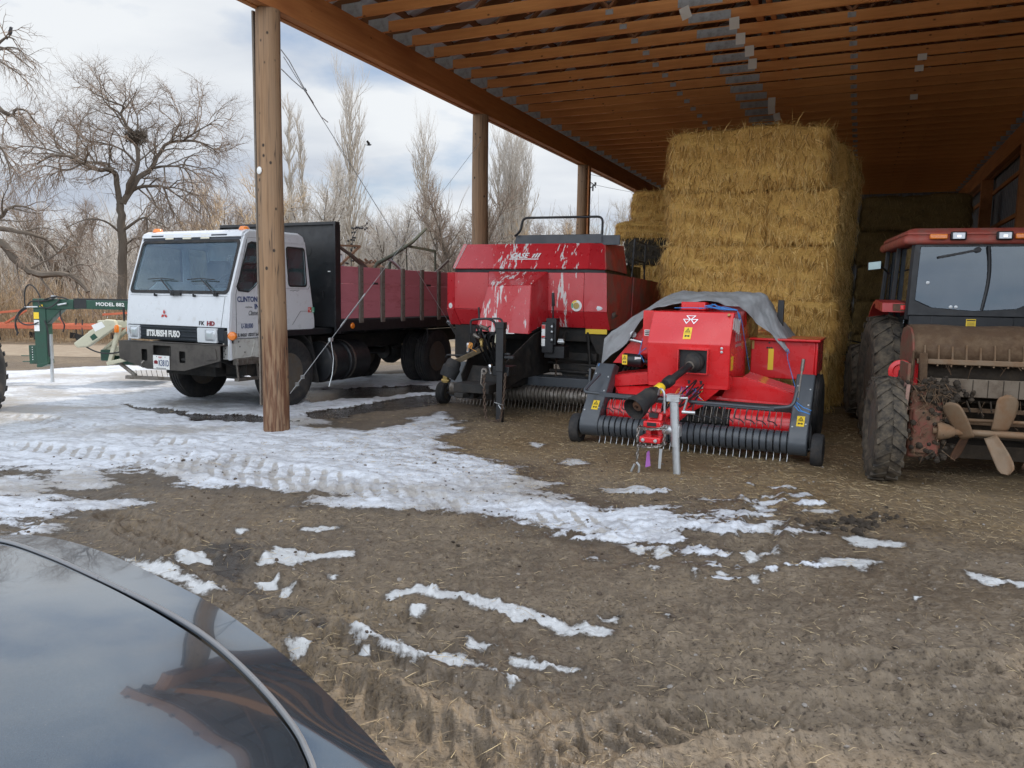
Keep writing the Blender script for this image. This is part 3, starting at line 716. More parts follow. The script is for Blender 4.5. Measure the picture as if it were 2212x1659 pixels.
# siding: right wall and far end, with girts
M['siding'] = PM('siding_metal', (.20, .215, .24), .5, .4, .1, 3, (.15, .13, .11), .35, 3)
o = corrugated('s', (W_+.17, .0, -.1), (0, 1, 0), (0, 0, 1), LEN, BZ1+.2).build('siding', M['siding'], shed, smooth=20, recalc=False); solid(o, .003)
o = corrugated('s', (-.0, LEN+.05, 0), (1, 0, 0), (0, 0, 1), W_, 6.6).build('siding', M['siding'], shed, smooth=20, recalc=False); solid(o, .003)
for z in (.5, 1.5, 2.5, 3.5, 4.4):
    b = MB(); b.box(W_+.11, W_+.165, .1, LEN, z, z+.09); b.build('girt', M['lumber_y'], shed, smooth=0)
# cross bracing cables between the first two poles
def lerp3(a, b_, t): return Vector(a).lerp(Vector(b_), t)
def cable(name, pts, r, parent): 
    b = MB(); b.tube(pts, r, 6); return b.build(name, M['galv'], parent)
pA, pB = (0.16, .06, 4.30), (-.02, 5.28, .42)
c1 = cable('brace_cable', [pA, pB], .0042, shed)
b = MB(); b.tube([(.15, .03, 4.37), (.17, .14, 4.28), (.15, .45, 4.02), (.13, .62, 3.92)], .0055, 6); b.tube([(.15, .03, 4.16), (.165, .2, 4.08), (.15, .40, 4.03)], .0055, 6)
b.tube([(.15, .45, 4.02), (.10, .80, 3.80), (.05, 1.0, 3.78)], .0055, 6); b.lathe([(.016, -.02), (.016, .02)], (.15, .44, 4.03), (0, .8, -.6), 10); b.build('cable_clamp', M['galv'], c1)
qA, qB = (.08, 5.28, 4.35), (.17, .06, .45)
c2 = cable('brace_cable', [qA, lerp3(qA, qB, .78), qB], [.0030, .0034, .0050], shed)
def turnbuckle(parent, a, b_, t0, t1):
    p, q_ = lerp3(a, b_, t0), lerp3(a, b_, t1); d = (q_-p).normalized(); u = d.orthogonal().normalized()
    b = MB()
    for s_ in (-1, 1): b.cyl(p+u*.016*s_+d*.06, q_+u*.016*s_-d*.06, .007, 8)
    b.cyl(p, p+d*.09, .012, 8); b.cyl(q_-d*.09, q_, .012, 8)
    for e in (p, q_): b.tube([e+(d*math.cos(a_)+u*math.sin(a_))*.03 for a_ in [k*math.pi/6 for k in range(13)]], .007, 6, cap=False)
    b.build('turnbuckle', M['galv'], parent)
    return p, q_
turnbuckle(c2, qA, qB, .70, .80)
b = MB(); e = lerp3(qA, qB, .845); b.obox(e, (0, 1, 0), (0, 0, 1), (1, 0, 0), .03, .022, .016); b.tube([e, e+Vector((.0, .05, -.25)), e+Vector((0, .02, -.45)), e+Vector((0, -.05, -.60))], .0055, 6)
for t in (.955, .975): 
    e = lerp3(qA, qB, t); b.obox(e, (0, 1, 0), (0, 0, 1), (1, 0, 0), .02, .022, .014)
b.build('cable_clamp', M['galv'], c2)
turnbuckle(c1, pA, pB, .80, .87)

# ================================================================== straw bales
def straw_mat(name, c1, c2, dark, dk=.30):
    m, nt, b, out = NT(name)
    v = coords(nt, (55, 55, 10)); g = noise(nt, v, 1, 4, .65)
    v2 = coords(nt, (16, 60, 60), rot=(.2, .4, .3)); g2 = noise(nt, v2, 1, 4, .65)
    gg = mix(nt, .5, g, g2)
    c = mix(nt, ramp(nt, gg, [(.36, 0), (.62, 1)]), c1, c2)
    c = mix(nt, ramp(nt, noise(nt, coords(nt), 2.2, 4), [(.4, 0), (.75, .6)]), c, dark)
    c = mix(nt, ramp(nt, gg, [(.30, .85), (.42, 0)]), c, sc3(dark, .4))
    nt.links.new(c, b.inputs['Base Color']); b.inputs['Roughness'].default_value = .8; b.inputs['Specular IOR Level'].default_value = .25
    nt.links.new(bump(nt, gg, .9, .02), b.inputs['Normal']); return m
def stalk_mat(name, c1, c2, c3):
    m, nt, b, out = NT(name)
    oi = nd(nt, 'ShaderNodeNewGeometry')
    c = ramp(nt, oi.outputs['Random Per Island'], [(.05, c3), (.45, c1), (.95, c2)])
    nt.links.new(c, b.inputs['Base Color']); b.inputs['Roughness'].default_value = .55; b.inputs['Specular IOR Level'].default_value = .3
    return m
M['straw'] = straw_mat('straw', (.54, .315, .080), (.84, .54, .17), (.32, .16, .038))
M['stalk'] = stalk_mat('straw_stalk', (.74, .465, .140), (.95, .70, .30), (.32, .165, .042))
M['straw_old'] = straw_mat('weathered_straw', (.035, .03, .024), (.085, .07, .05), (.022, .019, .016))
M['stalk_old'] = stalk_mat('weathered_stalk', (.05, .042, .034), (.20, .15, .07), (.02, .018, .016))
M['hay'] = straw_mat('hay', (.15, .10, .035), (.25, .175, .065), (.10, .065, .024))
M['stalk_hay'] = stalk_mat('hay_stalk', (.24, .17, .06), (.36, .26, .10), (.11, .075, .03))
def bale_mesh(lx, ly, lz, nst, seed, faces=('front', 'left', 'right', 'top'), long_=.24):
    rr = random.Random(seed); N = [max(5, int(d/.075)) for d in (lx, ly, lz)]
    bm = bmesh.new(); bmesh.ops.create_cube(bm, size=1)
    bmesh.ops.subdivide_edges(bm, edges=bm.edges[:], cuts=15, use_grid_fill=True)
    ph = [rr.uniform(0, 6) for _ in range(8)]
    for v in bm.verts:
        x, y, z = v.co*2
        p = 10
        k = (abs(x)**p+abs(y)**p+abs(z)**p)**(1/p)
        x, y, z = x/k, y/k, z/k
        # flakes: shallow vertical grooves, ties pinch the bale
        wob = .022*math.sin(6*x+ph[0]+2*z)+.018*math.sin(9*z+ph[1]+3*x)+.014*math.sin(14*x+ph[2])*math.cos(7*z+ph[3])+rr.uniform(-.010, .010)
        q_ = Vector((x*lx/2, y*ly/2, z*lz/2)); q_ += Vector((x, y, z)).normalized()*wob
        v.co = q_
    bm.verts.ensure_lookup_table(); bm.faces.ensure_lookup_table()
    fl = [f for f in bm.faces]
    wsum = []; tot = 0
    for f in fl:
        n = f.normal; ok = 0
        if n.y < -.4 and 'front' in faces: ok = 1
        elif n.x < -.5 and 'left' in faces: ok = .8
        elif n.x > .5 and 'right' in faces: ok = .8
        elif n.z > .5 and 'top' in faces: ok = .35
        elif n.z < -.5 and 'bottom' in faces: ok = .2
        tot += ok*f.calc_area(); wsum.append(tot)
    import bisect
    vs, fs = [], []
    for k in range(nst):
        f = fl[bisect.bisect_left(wsum, rr.random()*tot)]
        a, b_, c_, d = [v.co for v in f.verts]; s_, t_ = rr.random(), rr.random()
        p = a.lerp(b_, s_).lerp(d.lerp(c_, s_), t_); n = f.normal
        edge = max(abs(p.x)/(lx/2), abs(p.z)/(lz/2))
        down = Vector((rr.gauss(0, .38), rr.gauss(0, .3), -1 if rr.random() < .80 else rr.choice((-.2, .3, .8))))
        down -= n*down.dot(n); down.normalize()
        L = rr.uniform(.06, long_)*(1.3 if edge > .86 else 1); w_ = rr.uniform(.0026, .0068)
        lift = rr.uniform(.02, .35) if rr.random() < .68 else rr.uniform(.35, 1.1)
        if edge > .9: lift *= 1.3; 
        d1 = (down+n*lift).normalized(); d2 = (down*1.2+n*lift*.3+Vector((0, 0, -.35))).normalized()
        p0 = p-n*.01-d1*L*.15; p1 = p0+d1*L*.55; p2 = p1+d2*L*.5
        sd = d1.cross(n).normalized()*w_; o = len(vs); nn = n*w_*.9
        vs += [p0-sd, p0+sd, p0+nn, p1-sd, p1+sd, p1+nn, p2]
        fs += [(o, o+1, o+4, o+3), (o+1, o+2, o+5, o+4), (o+2, o, o+3, o+5), (o+3, o+4, o+6), (o+4, o+5, o+6), (o+5, o+3, o+6)]
    me = bpy.data.meshes.new('bale'); nv = len(bm.verts); bv = [v.co.copy() for v in bm.verts]; bf = [tuple(v.index for v in f.verts) for f in bm.faces]
    bm.verts.index_update(); bf = [tuple(v.index for v in f.verts) for f in fl]; bv = [v.co.copy() for v in bm.verts]
    bm.free()
    me.from_pydata(bv+vs, [], bf+[tuple(nv+i for i in f) for f in fs])
    me.polygons.foreach_set('material_index', [0]*len(bf)+[1]*len(fs)); me.polygons.foreach_set('use_smooth', [True]*len(bf)+[False]*len(fs))
    me.update(); return me
BALES = {}
def bale(mesh, mats, name, label, n, s, z, lz, group, rot=0.):
    o = bpy.data.objects.new(name, mesh); COL.objects.link(o)
    o.location = Vector(SHO)+shed2world(n, s, z+lz/2); o.rotation_euler = (0, 0, -AX+R(rot))
    tag(o, label, 'bale', group); return o
def bmesh_for(key, lx, ly, lz, nst, seed, mats, faces=('front', 'left', 'right', 'top')):
    me = bale_mesh(lx, ly, lz, nst, seed, faces)
    for m_ in mats: me.materials.append(M[m_])
    return me
HZ = .855; Z0 = -.085
gs = 'golden straw bales in the tall stack'
ST = ('straw', 'stalk')
front = [(4, 4.56, 2.46, 'topmost golden straw bale of the tall front stack, under the trusses', 0), (2, 4.62, 2.66, 'golden straw bale third from the top in the tall front stack', 0), (1, 4.66, 2.70, 'golden straw bale right above the grey tarp of the small red baler', 1), (0, 4.70, 2.50, 'lowest golden straw bale of the tall front stack, behind the small red baler', 0)]
for lev, n, lx, lab, rt in front:
    me_ = bmesh_for('f', lx, .95, HZ+.02, 5600 if lev else 2600, 20+lev, ST)
    bale(me_, None, 'straw_bale', lab, n, 5.45+.475-(.10 if lev == 1 else 0), Z0+lev*HZ, HZ+(.08 if lev == 4 else 0), gs, rt).scale.z = 1.10 if lev == 4 else 1.02
me_ = bmesh_for('f', 1.55, .95, HZ, 4600, 31, ST); bale(me_, None, 'straw_bale', 'wider left one of the two straw bales side by side below the topmost bale', 4.16, 5.925, Z0+3*HZ, HZ, gs)
me_ = bmesh_for('f', 1.04, .95, HZ, 3400, 32, ST); bale(me_, None, 'straw_bale', 'narrow right one of the two straw bales side by side below the topmost bale', 5.42, 5.95, Z0+3*HZ, HZ, gs, -1)
# rows standing behind the front row
proto = bmesh_for('r', 2.5, 1.0, HZ+.02, 3200, 41, ST, ('right', 'top', 'left'))
names = ['lowest', 'second from the ground', 'middle', 'second from the top', 'topmost']
for row, sy in ((0, 6.95), (1, 7.98)):
    for lev in range(5):
        bale(proto, None, 'straw_bale', 'straw bale, %s in the %s row behind the tall stack' % (names[lev], ('second', 'third')[row]), 4.80+rnd.uniform(-.05, .05)+.05*row, sy, Z0+lev*HZ-(.0 if lev < 4 else .02), HZ, gs, rnd.uniform(-1, 1))
# the lower stack further back at the left, one bale blackened by weather
gl = 'straw bales stacked behind the large baler'
pl = bmesh_for('l', 2.5, 1.0, .70, 3400, 51, ST); po = bmesh_for('lo', 2.5, 1.0, .62, 1600, 52, ('straw_old', 'stalk_old'))
pt = bmesh_for('lt', 2.5, 1.0, .40, 1700, 53, ST)
zc = Z0
for nm, msh, lz, n, lab in (('straw_bale', pl, .84, 3.0, 'lowest straw bale of the stack behind the large red baler'), ('straw_bale', pl, .84, 3.05, 'second straw bale from the ground behind the large red baler'), ('straw_bale', pl, .76, 2.95, 'straw bale just under the blackened bale behind the large red baler'), ('straw_bale', po, .56, 2.85, 'weather blackened bale behind the top rail of the large red baler'), ('straw_bale', pt, .34, 2.62, 'thin straw bale lying on the blackened bale'), ('straw_bale', pl, .64, 2.98, 'topmost straw bale of the stack behind the large red baler, below the eave beam')):
    o = bale(msh, None, nm, lab, n, 9.6, zc, lz, gl, rnd.uniform(-1, 1)); 
    o.scale.z = (lz+.03)/(.70 if msh is pl else .62 if msh is po else .40); zc += lz
for lev in range(0):
    bale(pl, None, 'straw_bale', 'straw bale %s, mostly hidden behind the tall stack' % names[lev], 5.9, 9.6, Z0+lev*.84, .84, gl).scale.z = .87/.70
# dim hay wall at the far end
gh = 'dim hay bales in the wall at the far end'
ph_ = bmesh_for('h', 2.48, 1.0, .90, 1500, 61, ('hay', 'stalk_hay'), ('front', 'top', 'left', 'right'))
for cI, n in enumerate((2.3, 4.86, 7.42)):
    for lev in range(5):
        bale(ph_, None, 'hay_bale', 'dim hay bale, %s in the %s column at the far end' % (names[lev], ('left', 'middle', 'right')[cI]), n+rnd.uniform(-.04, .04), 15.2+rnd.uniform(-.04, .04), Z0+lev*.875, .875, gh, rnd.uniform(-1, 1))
# ================================================================== flatbed dump truck
T = thing('stake_truck', 'white cab-over truck with black headboard and faded red board sides', 'truck', (-4.80, 11.03, 0), 26)
TZ = .085                                            # local z=0 is the ground
def tz(z): return z+.085*.75
b = MB()
def rrect(y0, z0, y1, z1, r=.05, n=4, cut=None):
    pts = []
    for cx_, cy_, a0 in ((y1-r, z0+r, -90), (y1-r, z1-r, 0), (y0+r, z1-r, 90), (y0+r, z0+r, 180)):
        for k in range(n+1):
            a = R(a0+90*k/n); pts.append((cx_+r*math.cos(a), cy_+r*math.sin(a)))
    return pts
side_out = [(-.035, .99), (-.035, 1.15), (.015, 1.62), (.285, 2.40), (.36, 2.47), (1.44, 2.49), (1.53, 2.40), (1.72, 1.22), (1.72, 1.10), (1.66, 1.08), (.62, 1.02), (.58, .99)]
win_d = [(.165, 1.78), (.135, 1.72), (.17, 1.66), (.34, 1.645), (.46, 1.72), (.52, 1.78), (1.00, 1.78), (1.00, 2.30), (.42, 2.33), (.35, 2.30)]
win_s = rrect(1.14, 1.74, 1.53, 2.31, .05); win_s = [(y+(2.31-z)*.075-.03, z) for y, z in win_s]
for sx in (-1, 1):
    x = sx*1.03
    b.plate([(y, z) for y, z in side_out], [win_d, win_s], lambda u, v: (x, u, v), (-sx*.035, 0, 0))
# front panel, slightly curved, and windscreen surround
yf = lambda z: -.035+(z-1.15)*.05/.47 if z < 1.62 else .015+(z-1.62)*.27/.78
fo = [(-1.0, 1.145), (1.0, 1.145), (1.0, 2.42), (-1.0, 2.42)]
for za, zb in ((1.145, 1.60), ):
    b.hexa([(-1.0, yf(za), za), (1.0, yf(za), za), (1.0, yf(za)+.04, za), (-1.0, yf(za)+.04, za), (-1.0, yf(zb), zb), (1.0, yf(zb), zb), (1.0, yf(zb)+.04, zb), (-1.0, yf(zb)+.04, zb)])
wsl = rrect(-.955, 1.64, .955, 2.345, .06)
b.plate([(-1.0, 1.60), (1.0, 1.60), (.99, 2.46), (-.99, 2.46)], [wsl], lambda u, v: (u, yf(v), v), (0, .035, 0))
# rounded front corners
for sx in (-1, 1):
    for za, zb in ((.70, 1.145), (1.145, 1.62), (1.62, 2.44)):
        p = []
        for z in (za, zb):
            y0 = yf(max(z, 1.145)); p += [(sx*1.0, y0, z), (sx*1.028, y0+.012, z), (sx*1.036, y0+.05, z), (sx*1.0, y0+.05, z)]
        b.hexa(p)
# roof, back wall, floor
b.prism([(.26, 2.41), (.29, 2.475), (.38, 2.515), (1.40, 2.535), (1.50, 2.49), (1.56, 2.37), (1.50, 2.37), (1.42, 2.45), (.40, 2.44), (.32, 2.40)], 'x', -1.0, 1.0)
for sx in (-1, 1): b.prism([(.29, 2.44), (.38, 2.500), (1.40, 2.518), (1.48, 2.48), (1.53, 2.37), (.30, 2.37)], 'x', sx*1.0, sx*1.034)
b.plate([(-1.0, 1.1), (1.0, 1.1), (1.0, 2.42), (-1.0, 2.42)], [rrect(-.62, 1.80, .62, 2.22, .05)], lambda u, v: (u, 1.70-(v-1.1)*.13, v), (0, -.03, 0))
b.box(-1.0, 1.0, .0, 1.68, 1.06, 1.10)
cab = b.build('cab', M['white_paint'], T, .014, smooth=40)
# glazing
g = MB(); g.add([(-.965, yf(1.63)+.012, 1.63), (.965, yf(1.63)+.012, 1.63), (.965, yf(2.355)+.012, 2.355), (-.965, yf(2.355)+.012, 2.355)], [(0, 1, 2, 3)])
solid(g.build('windscreen', M['glass'], T, recalc=False, smooth=0), .004)
g = MB(); rb = rrect(-.99, 1.605, .99, 2.375, .07, 5)
g.plate(rb, [rrect(-.945, 1.65, .945, 2.335, .055, 5)], lambda u, v: (u, yf(v)-.006, v), (0, .008, 0)); g.build('window_seal', M['rubber'], T)
for sx in (-1, 1):
    for nm, pl_ in (('door_window', win_d), ('rear_side_window', win_s)):
        g = MB(); g.extr([(sx*1.018, y, z) for y, z in pl_], (-sx*.004, 0, 0)); o = g.build(nm, M['glass_side'], T, smooth=0)
        cy = sum(p[0] for p in pl_)/len(pl_); cz = sum(p[1] for p in pl_)/len(pl_)
        g = MB(); g.plate([(cy+(y-cy)*1.06, cz+(z-cz)*1.045) for y, z in pl_], [[(cy+(y-cy)*.95, cz+(z-cz)*.965) for y, z in pl_]], lambda u, v: (sx*1.031, u, v), (sx*.006, 0, 0)); g.build('window_seal', M['rubber'], o)
g = MB(); g.box(-.64, .64, 1.592, 1.598, 1.78, 2.24); g.build('rear_window', M['glass'], T)
# mesh guard behind the door glass, quarter-light bar
g = MB(); g.box(1.005, 1.015, .52, .55, 1.74, 2.32); g.box(1.005, 1.015, .16, .52, 2.02, 2.04)
for i in range(9):
    g.bar((.99, .60+i*.04, 1.8), (.99, .60+i*.04+.20, 2.25), .004, .004); g.bar((.99, .80+i*.04, 1.8), (.99, .60+i*.04, 2.25), .004, .004)
g.build('window_guard', M['black_paint'], T)
# door seams and panel creases
g = MB()
for sx in (-1, 1):
    for p, q_ in (((.10, 1.0), (.105, 1.60)), ((.105, 1.60), (.34, 2.40)), ((.34, 2.40), (1.05, 2.41)), ((1.05, 2.41), (1.07, 1.08)), ((.10, 1.0), (.58, .995))):
        g.bar((sx*1.0312, *p), (sx*1.0312, *q_), .004, .006, up=(1, 0, 0))
    for p, q_ in (((1.10, 1.70), (1.58, 1.70)), ((1.58, 1.70), (1.62, 1.75)), ((1.22, 1.16), (1.40, 1.36)), ((1.40, 1.36), (1.66, 1.36))):
        g.bar((sx*1.0312, *p), (sx*1.0312, *q_), .003, .004, up=(1, 0, 0))
for p, q_ in (((-.97, 1.575), (.97, 1.575)), ((.885, 1.15), (.93, 1.57)),): g.bar((p[0], yf(p[1])-.001, p[1]), (q_[0], yf(q_[1])-.001, q_[1]), .003, .005, up=(0, 1, 0))
g.build('panel_seam', M['ink'], cab, smooth=0)
g = MB(); g.box(1.032, 1.055, .88, 1.0, 1.50, 1.545); g.build('door_handle', M['black_paint'], T, .006)
# black visor strip with three marker lamps, roof lamps
g = MB(); g.plate([(-.985, 2.37), (.985, 2.37), (.96, 2.462), (-.96, 2.462)], [], lambda u, v: (u, yf(v)-.008, v), (0, .006, 0))
for k in range(4): 
    for xa, xb in ((-.9, -.4), (-.24, -.1), (.06, .2)): g.box(xa, xb, yf(2.385+k*.02)-.014, yf(2.385+k*.02)-.006, 2.383+k*.02, 2.391+k*.02)
for xa, xb in ((-.80, -.55), (.42, .72)): g.obox(((xa+xb)/2, yf(2.43)-.016, 2.435), (1, 0, 0), (0, .33, 1), (0, -1, .33), (xb-xa)/2, .012, .012)
g.build('visor', M['grille'], T, .003)
M['cream_lens'] = PM('cream_lens', (.62, .58, .46), .3, 0, .06, 10)
for x in (-.42, -.06, .30):
    g = MB(); g.obox((x, yf(2.415)-.016, 2.415), (1, 0, 0), (0, .33, 1), (0, -1, .33), .085, .032, .009); g.build('marker_lamp', M['cream_lens'], T, .006)
for x in (-.84, .90):
    g = MB(); g.lathe([(.075, 0), (.072, .03), (.05, .055), (.001, .062)], (x, .42, 2.505), (0, 0, 1), 18); o = g.build('roof_lamp', M['orange_lens'], T); o.scale.y = 1
# wipers, nozzles
for x0, dx_ in ((-.06, -.40), (.78, -.44)):
    g = MB()
    p0 = Vector((x0, yf(1.60)-.03, 1.60)); p1 = Vector((x0+dx_*.75, yf(1.80)-.03, 1.80)); p2 = Vector((x0+dx_, yf(1.86)-.03, 1.86))
    g.tube([p0, p0+Vector((0, -.02, .01)), p1], .011, 6); g.lathe([(.03, -.02), (.03, .02)], p0, (0, 1, 0), 12)
    for a in (-.28, .26):
        g.bar(p1+Vector((-.02, 0, .02)), p1+Vector((a, 0, -.01+abs(a)*.05)), .008, .012)
    g.build('wiper', M['ink'], T)
g = MB(); g.box(-.10, .10, -.03, .0, 1.58, 1.615); g.build('wiper_motor', M['ink'], T)
g = MB()
for x in (-.42, .36): g.cyl((x, .02, 1.575), (x, -.03, 1.575), .016, 8); g.cyl((x, -.02, 1.575), (x, -.03, 1.60), .012, 8)
g.build('washer_nozzle', M['ink'], T)
# grille, lettering, headlights
g = MB(); g.box(-.95, .93, -.02, .03, .93, 1.14); g.m(0)
for z in (.955, 1.0, 1.075, 1.115): g.box(-.74, .41, -.034, -.021, z-.010, z+.010)
g.box(-.74, .41, -.030, -.0212, .945, .952); g.box(.80, .93, -.035, -.021, .96, 1.12)
gr = g.build('grille', M['grille'], T, .003)
text('lettering', 'IITSUBISHI FUSO', .128, M['decal_white'], T, (-.60, -.036, .985), (1, 0, 0), (0, 0, 1), .735, .003, 0, .004)
for x0, x1, sk in ((-.965, -.745, 1), (.445, .815, -1)):
    g = MB(); xa = x0 if sk > 0 else x0+.0; fr_ = rrect(x0, .93, x1, 1.135, .018)
    hole = rrect(x0+.03, .955, x1-.02, 1.11, .02) if sk > 0 else rrect(x0+.15, .955, x1-.02, 1.11, .02)
    g.plate(fr_, [hole], lambda u, v: (u, -.055, v), (0, .05, 0)); o = g.build('headlight', M['white_paint'], T, .006)
    g = MB(); h0, h1 = (x0+.035, x1-.025) if sk > 0 else (x0+.155, x1-.025)
    n = 8; rows = []
    for i in range(n+1):
        v = .957+(1.108-.957)*i/n
        rows.append([(h0+(h1-h0)*j/n, -.052-.022*(1-((i/n-.5)*2)**4)*(1-((j/n-.5)*2)**4), v) for j in range(n+1)])
    g.grid(rows); g.build('headlight_lens', M['lamp'], o)
    g = MB(); g.box(h0, h1, -.03, -.022, .957, 1.108); g.build('reflector', M['chrome'], o)
# emblem: three red diamonds on the front panel, and the badge letters
g = MB(); ec = Vector((-.235, yf(1.30)-.007, 1.300))
for a in (90, 210, 330):
    d = Vector((math.cos(R(a)), 0, math.sin(R(a)))); s_ = Vector((-d.z, 0, d.x)); L = .068
    p = [ec+d*.004, ec+d*L*.52+s_*L*.30, ec+d*L*1.04, ec+d*L*.52-s_*L*.30]; g.extr(p, (0, -.004, 0))
g.build('emblem', M['ink_red'], T, smooth=0)
text('badge', 'FK', .085, M['ink'], T, (.46, yf(1.175)-.005, 1.170), (1, 0, 0), (0, .1, 1), 1.15, .003)
text('badge', 'HD', .085, M['ink_maroon'], T, (.615, yf(1.175)-.005, 1.170), (1, 0, 0), (0, .1, 1), 1.2, .003, 0, .004)
# door lettering
dx_, up = (0, 1, 0), (0, 0, 1); X1 = 1.0335
text('door_lettering', 'CLINTON N', .104, M['ink_blue'], T, (X1, .125, 1.505), dx_, up, .83, .001, 0, .0028)
text('door_lettering', 'INC', .104, M['ink_blue'], T, (X1, .445, 1.402), dx_, up, .83, .001, 0, .0028)
text('door_lettering', 'Clinton,', .095, M['ink'], T, (X1, .325, 1.315), dx_, up, .62, .001, .35)
text('door_lettering', 'U-30,000', .098, M['ink_blue'], T, (X1, .185, 1.135), dx_, up, .62, .001, 0, .0014)
text('door_lettering', 'VIN SL 004263  USDOT 2642', .066, M['ink'], T, (X1, .045, 1.020), dx_, up, .60, .001, 0, .001)
g = MB()
for k in range(7):
    a = k*.018; g.tube([(X1, .27+a, 1.425+.008*math.sin(k*2)), (X1, .285+a, 1.437), (X1, .295+a, 1.42)], .0022, 4)
for k in range(9): g.tube([(X1, 1.18+k*.022, 1.665+.008*math.sin(k*1.7)), (X1, 1.20+k*.022, 1.68)], .002, 4)
g.build('scroll_mark', M['ink'], T)
g = MB(); g.box(1.031, 1.034, 1.57, 1.645, 1.34, 1.42); g.m(1); g.box(1.031, 1.0341, 1.65, 1.715, 1.34, 1.42); g.m(2)
g.box(1.034, 1.0348, 1.585, 1.60, 1.38, 1.41); g.box(1.034, 1.0348, 1.61, 1.63, 1.355, 1.375); g.box(1.0341, 1.0349, 1.665, 1.70, 1.35, 1.365); g.box(1.0341, 1.0349, 1.675, 1.685, 1.37, 1.41)
M['decal_red'] = PM('decal_red', (.62, .06, .05), .4); M['decal_green'] = PM('decal_green', (.03, .35, .20), .4)
g.build('sticker', [M['decal_red'], M['decal_green'], M['decal_white']], T, smooth=0)
# lower corner panel with perforations, patched step panel, turn lamp
g = MB(); g.box(.905, 1.025, -.03, .06, .71, .93); g.box(1.0, 1.022, .065, .58, .72, .985)
g.extr([(1.0225, .10, .76), (1.0225, .30, .76), (1.0225, .30, .92), (1.0225, .10, .92)], (.004, 0, 0)); g.extr([(1.0225, .36, .74), (1.0225, .56, .70), (1.0225, .56, .95), (1.0225, .44, .96)], (.012, 0, 0))
g.build('lower_panel', PM('scuffed_white', (.50, .50, .47), .5, 0, .06, 4, (.22, .17, .12), .36, 6), T, .006)
g = MB()
for k in range(5): g.lathe([(.008, -.001), (.008, .002)], (.925+.03*(k % 2), -.031, .74+k*.04), (0, -1, 0), 8)
for y, z in ((.16, .88), (.25, .80), (.50, .82), (.14, .95)): g.lathe([(.010, 0), (.010, .003)], (1.0265, y, z), (1, 0, 0), 8)
g.build('hole', M['ink'], T)
g = MB(); g.lathe([(.035, -.05), (.06, -.03), (.062, .015), (.05, .035), (.001, .045)], (1.055, .0, 1.035), (.55, -.85, 0), 20); g.build('turn_signal', M['orange_lens'], T)
g = MB(); g.lathe([(.03, -.05), (.05, -.03), (.05, .015), (.001, .03)], (-1.06, .02, 1.06), (-.2, -1, 0), 16); g.build('turn_signal', M['orange_lens'], T)
g = MB(); g.box(.945, 1.0, -.045, -.031, .90, 1.10); g.build('lamp_bracket', M['black_paint'], T, .004)
g = MB(); g.box(1.0, 1.09, .05, .56, .63, .715); g.box(1.0, 1.08, .07, .54, .40, .44); g.bar((1.03, .12, .42), (1.0, .12, .66), .02, .03); g.bar((1.03, .50, .42), (1.0, .50, .66), .02, .03)
for k in range(6): g.box(1.088, 1.094, .06+k*.083, .075+k*.083, .64, .71)
g.build('step', M['steel'], T, .008)
# bumper: bent plate with cut-outs
g = MB(); xs = lambda v: v
out_ = [(-1.04, .905), (1.0, .915), (1.0, .70), (.30, .525), (-.45, .515), (-1.02, .635)]
holes = [rrect(-.56, .63, -.435, .80, .02), rrect(-.315, .715, .055, .865, .02), rrect(.21, .635, .335, .80, .02)]
g.plate(out_, holes, lambda u, v: (u, -.175, v), (0, .012, 0))
g.hexa([(-1.04, -.175, .893), (1.0, -.175, .903), (1.0, -.02, .903), (-1.04, -.02, .893), (-1.04, -.175, .905), (1.0, -.175, .915), (1.0, -.02, .915), (-1.04, -.02, .905)])
g.hexa([(-1.04, -.17, .65), (-1.03, -.17, .65), (-1.03, .12, .70), (-1.04, .12, .70), (-1.04, -.17, .90), (-1.03, -.17, .90), (-1.03, .12, .90), (-1.04, .12, .90)])
g.extr([(.72, -.177, .88), (.93, -.177, .86), (.95, -.177, .72), (.74, -.177, .70)], (0, -.012, 0))
bu = g.build('bumper', M['bumper'], T, .008)
g = MB(); g.box(-.9, .9, -.10, -.06, .60, .88); g.cyl((.0, -.12, .74), (.0, -.12, .84), .03, 10); g.cyl((.28, -.13, .67), (.28, -.13, .70), .05, 10); g.build('crossmember', M['chassis'], T)
g = MB(); g.tube([(-.49, -.19, .63), (-.50, -.22, .60), (-.52, -.21, .55), (-.49, -.20, .54)], .014, 8); g.build('tow_pin', M['steel'], bu)
g = MB(); pc = (-.135, -.187, .625)
g.obox(pc, (1, 0, 0), (0, 0, 1), (0, 1, 0), .165, .098, .003); pl_ = g.build('licence_plate', M['decal_white'], T, .003)
text('plate_text', 'K381D', .125, M['ink_blue'], pl_, (-.185, -.192, .575), (1, 0, 0), (0, 0, 1), .58, .001, 0, .001)
text('plate_text', 'Utah', .038, M['ink_red'], pl_, (-.185, -.192, .685), (1, 0, 0), (0, 0, 1), .9, .001)
g = MB(); g.extr([(-.275, -.191, .60), (-.205, -.191, .60), (-.20, -.191, .635), (-.235, -.191, .655), (-.28, -.191, .64)], (0, -.0012, 0)); g.build('plate_emblem', M['ink_maroon'], pl_, smooth=0)
g = MB(); g.box(-.235, -.055, -.1915, -.190, .538, .545)
for sx in (-.22, -.05): 
    g.lathe([(.006, 0), (.006, .003)], (sx, -.190, .705), (0, -1, 0), 8); g.lathe([(.006, 0), (.006, .003)], (sx, -.190, .542), (0, -1, 0), 8)
g.build('plate_bolt', M['ink'], pl_)
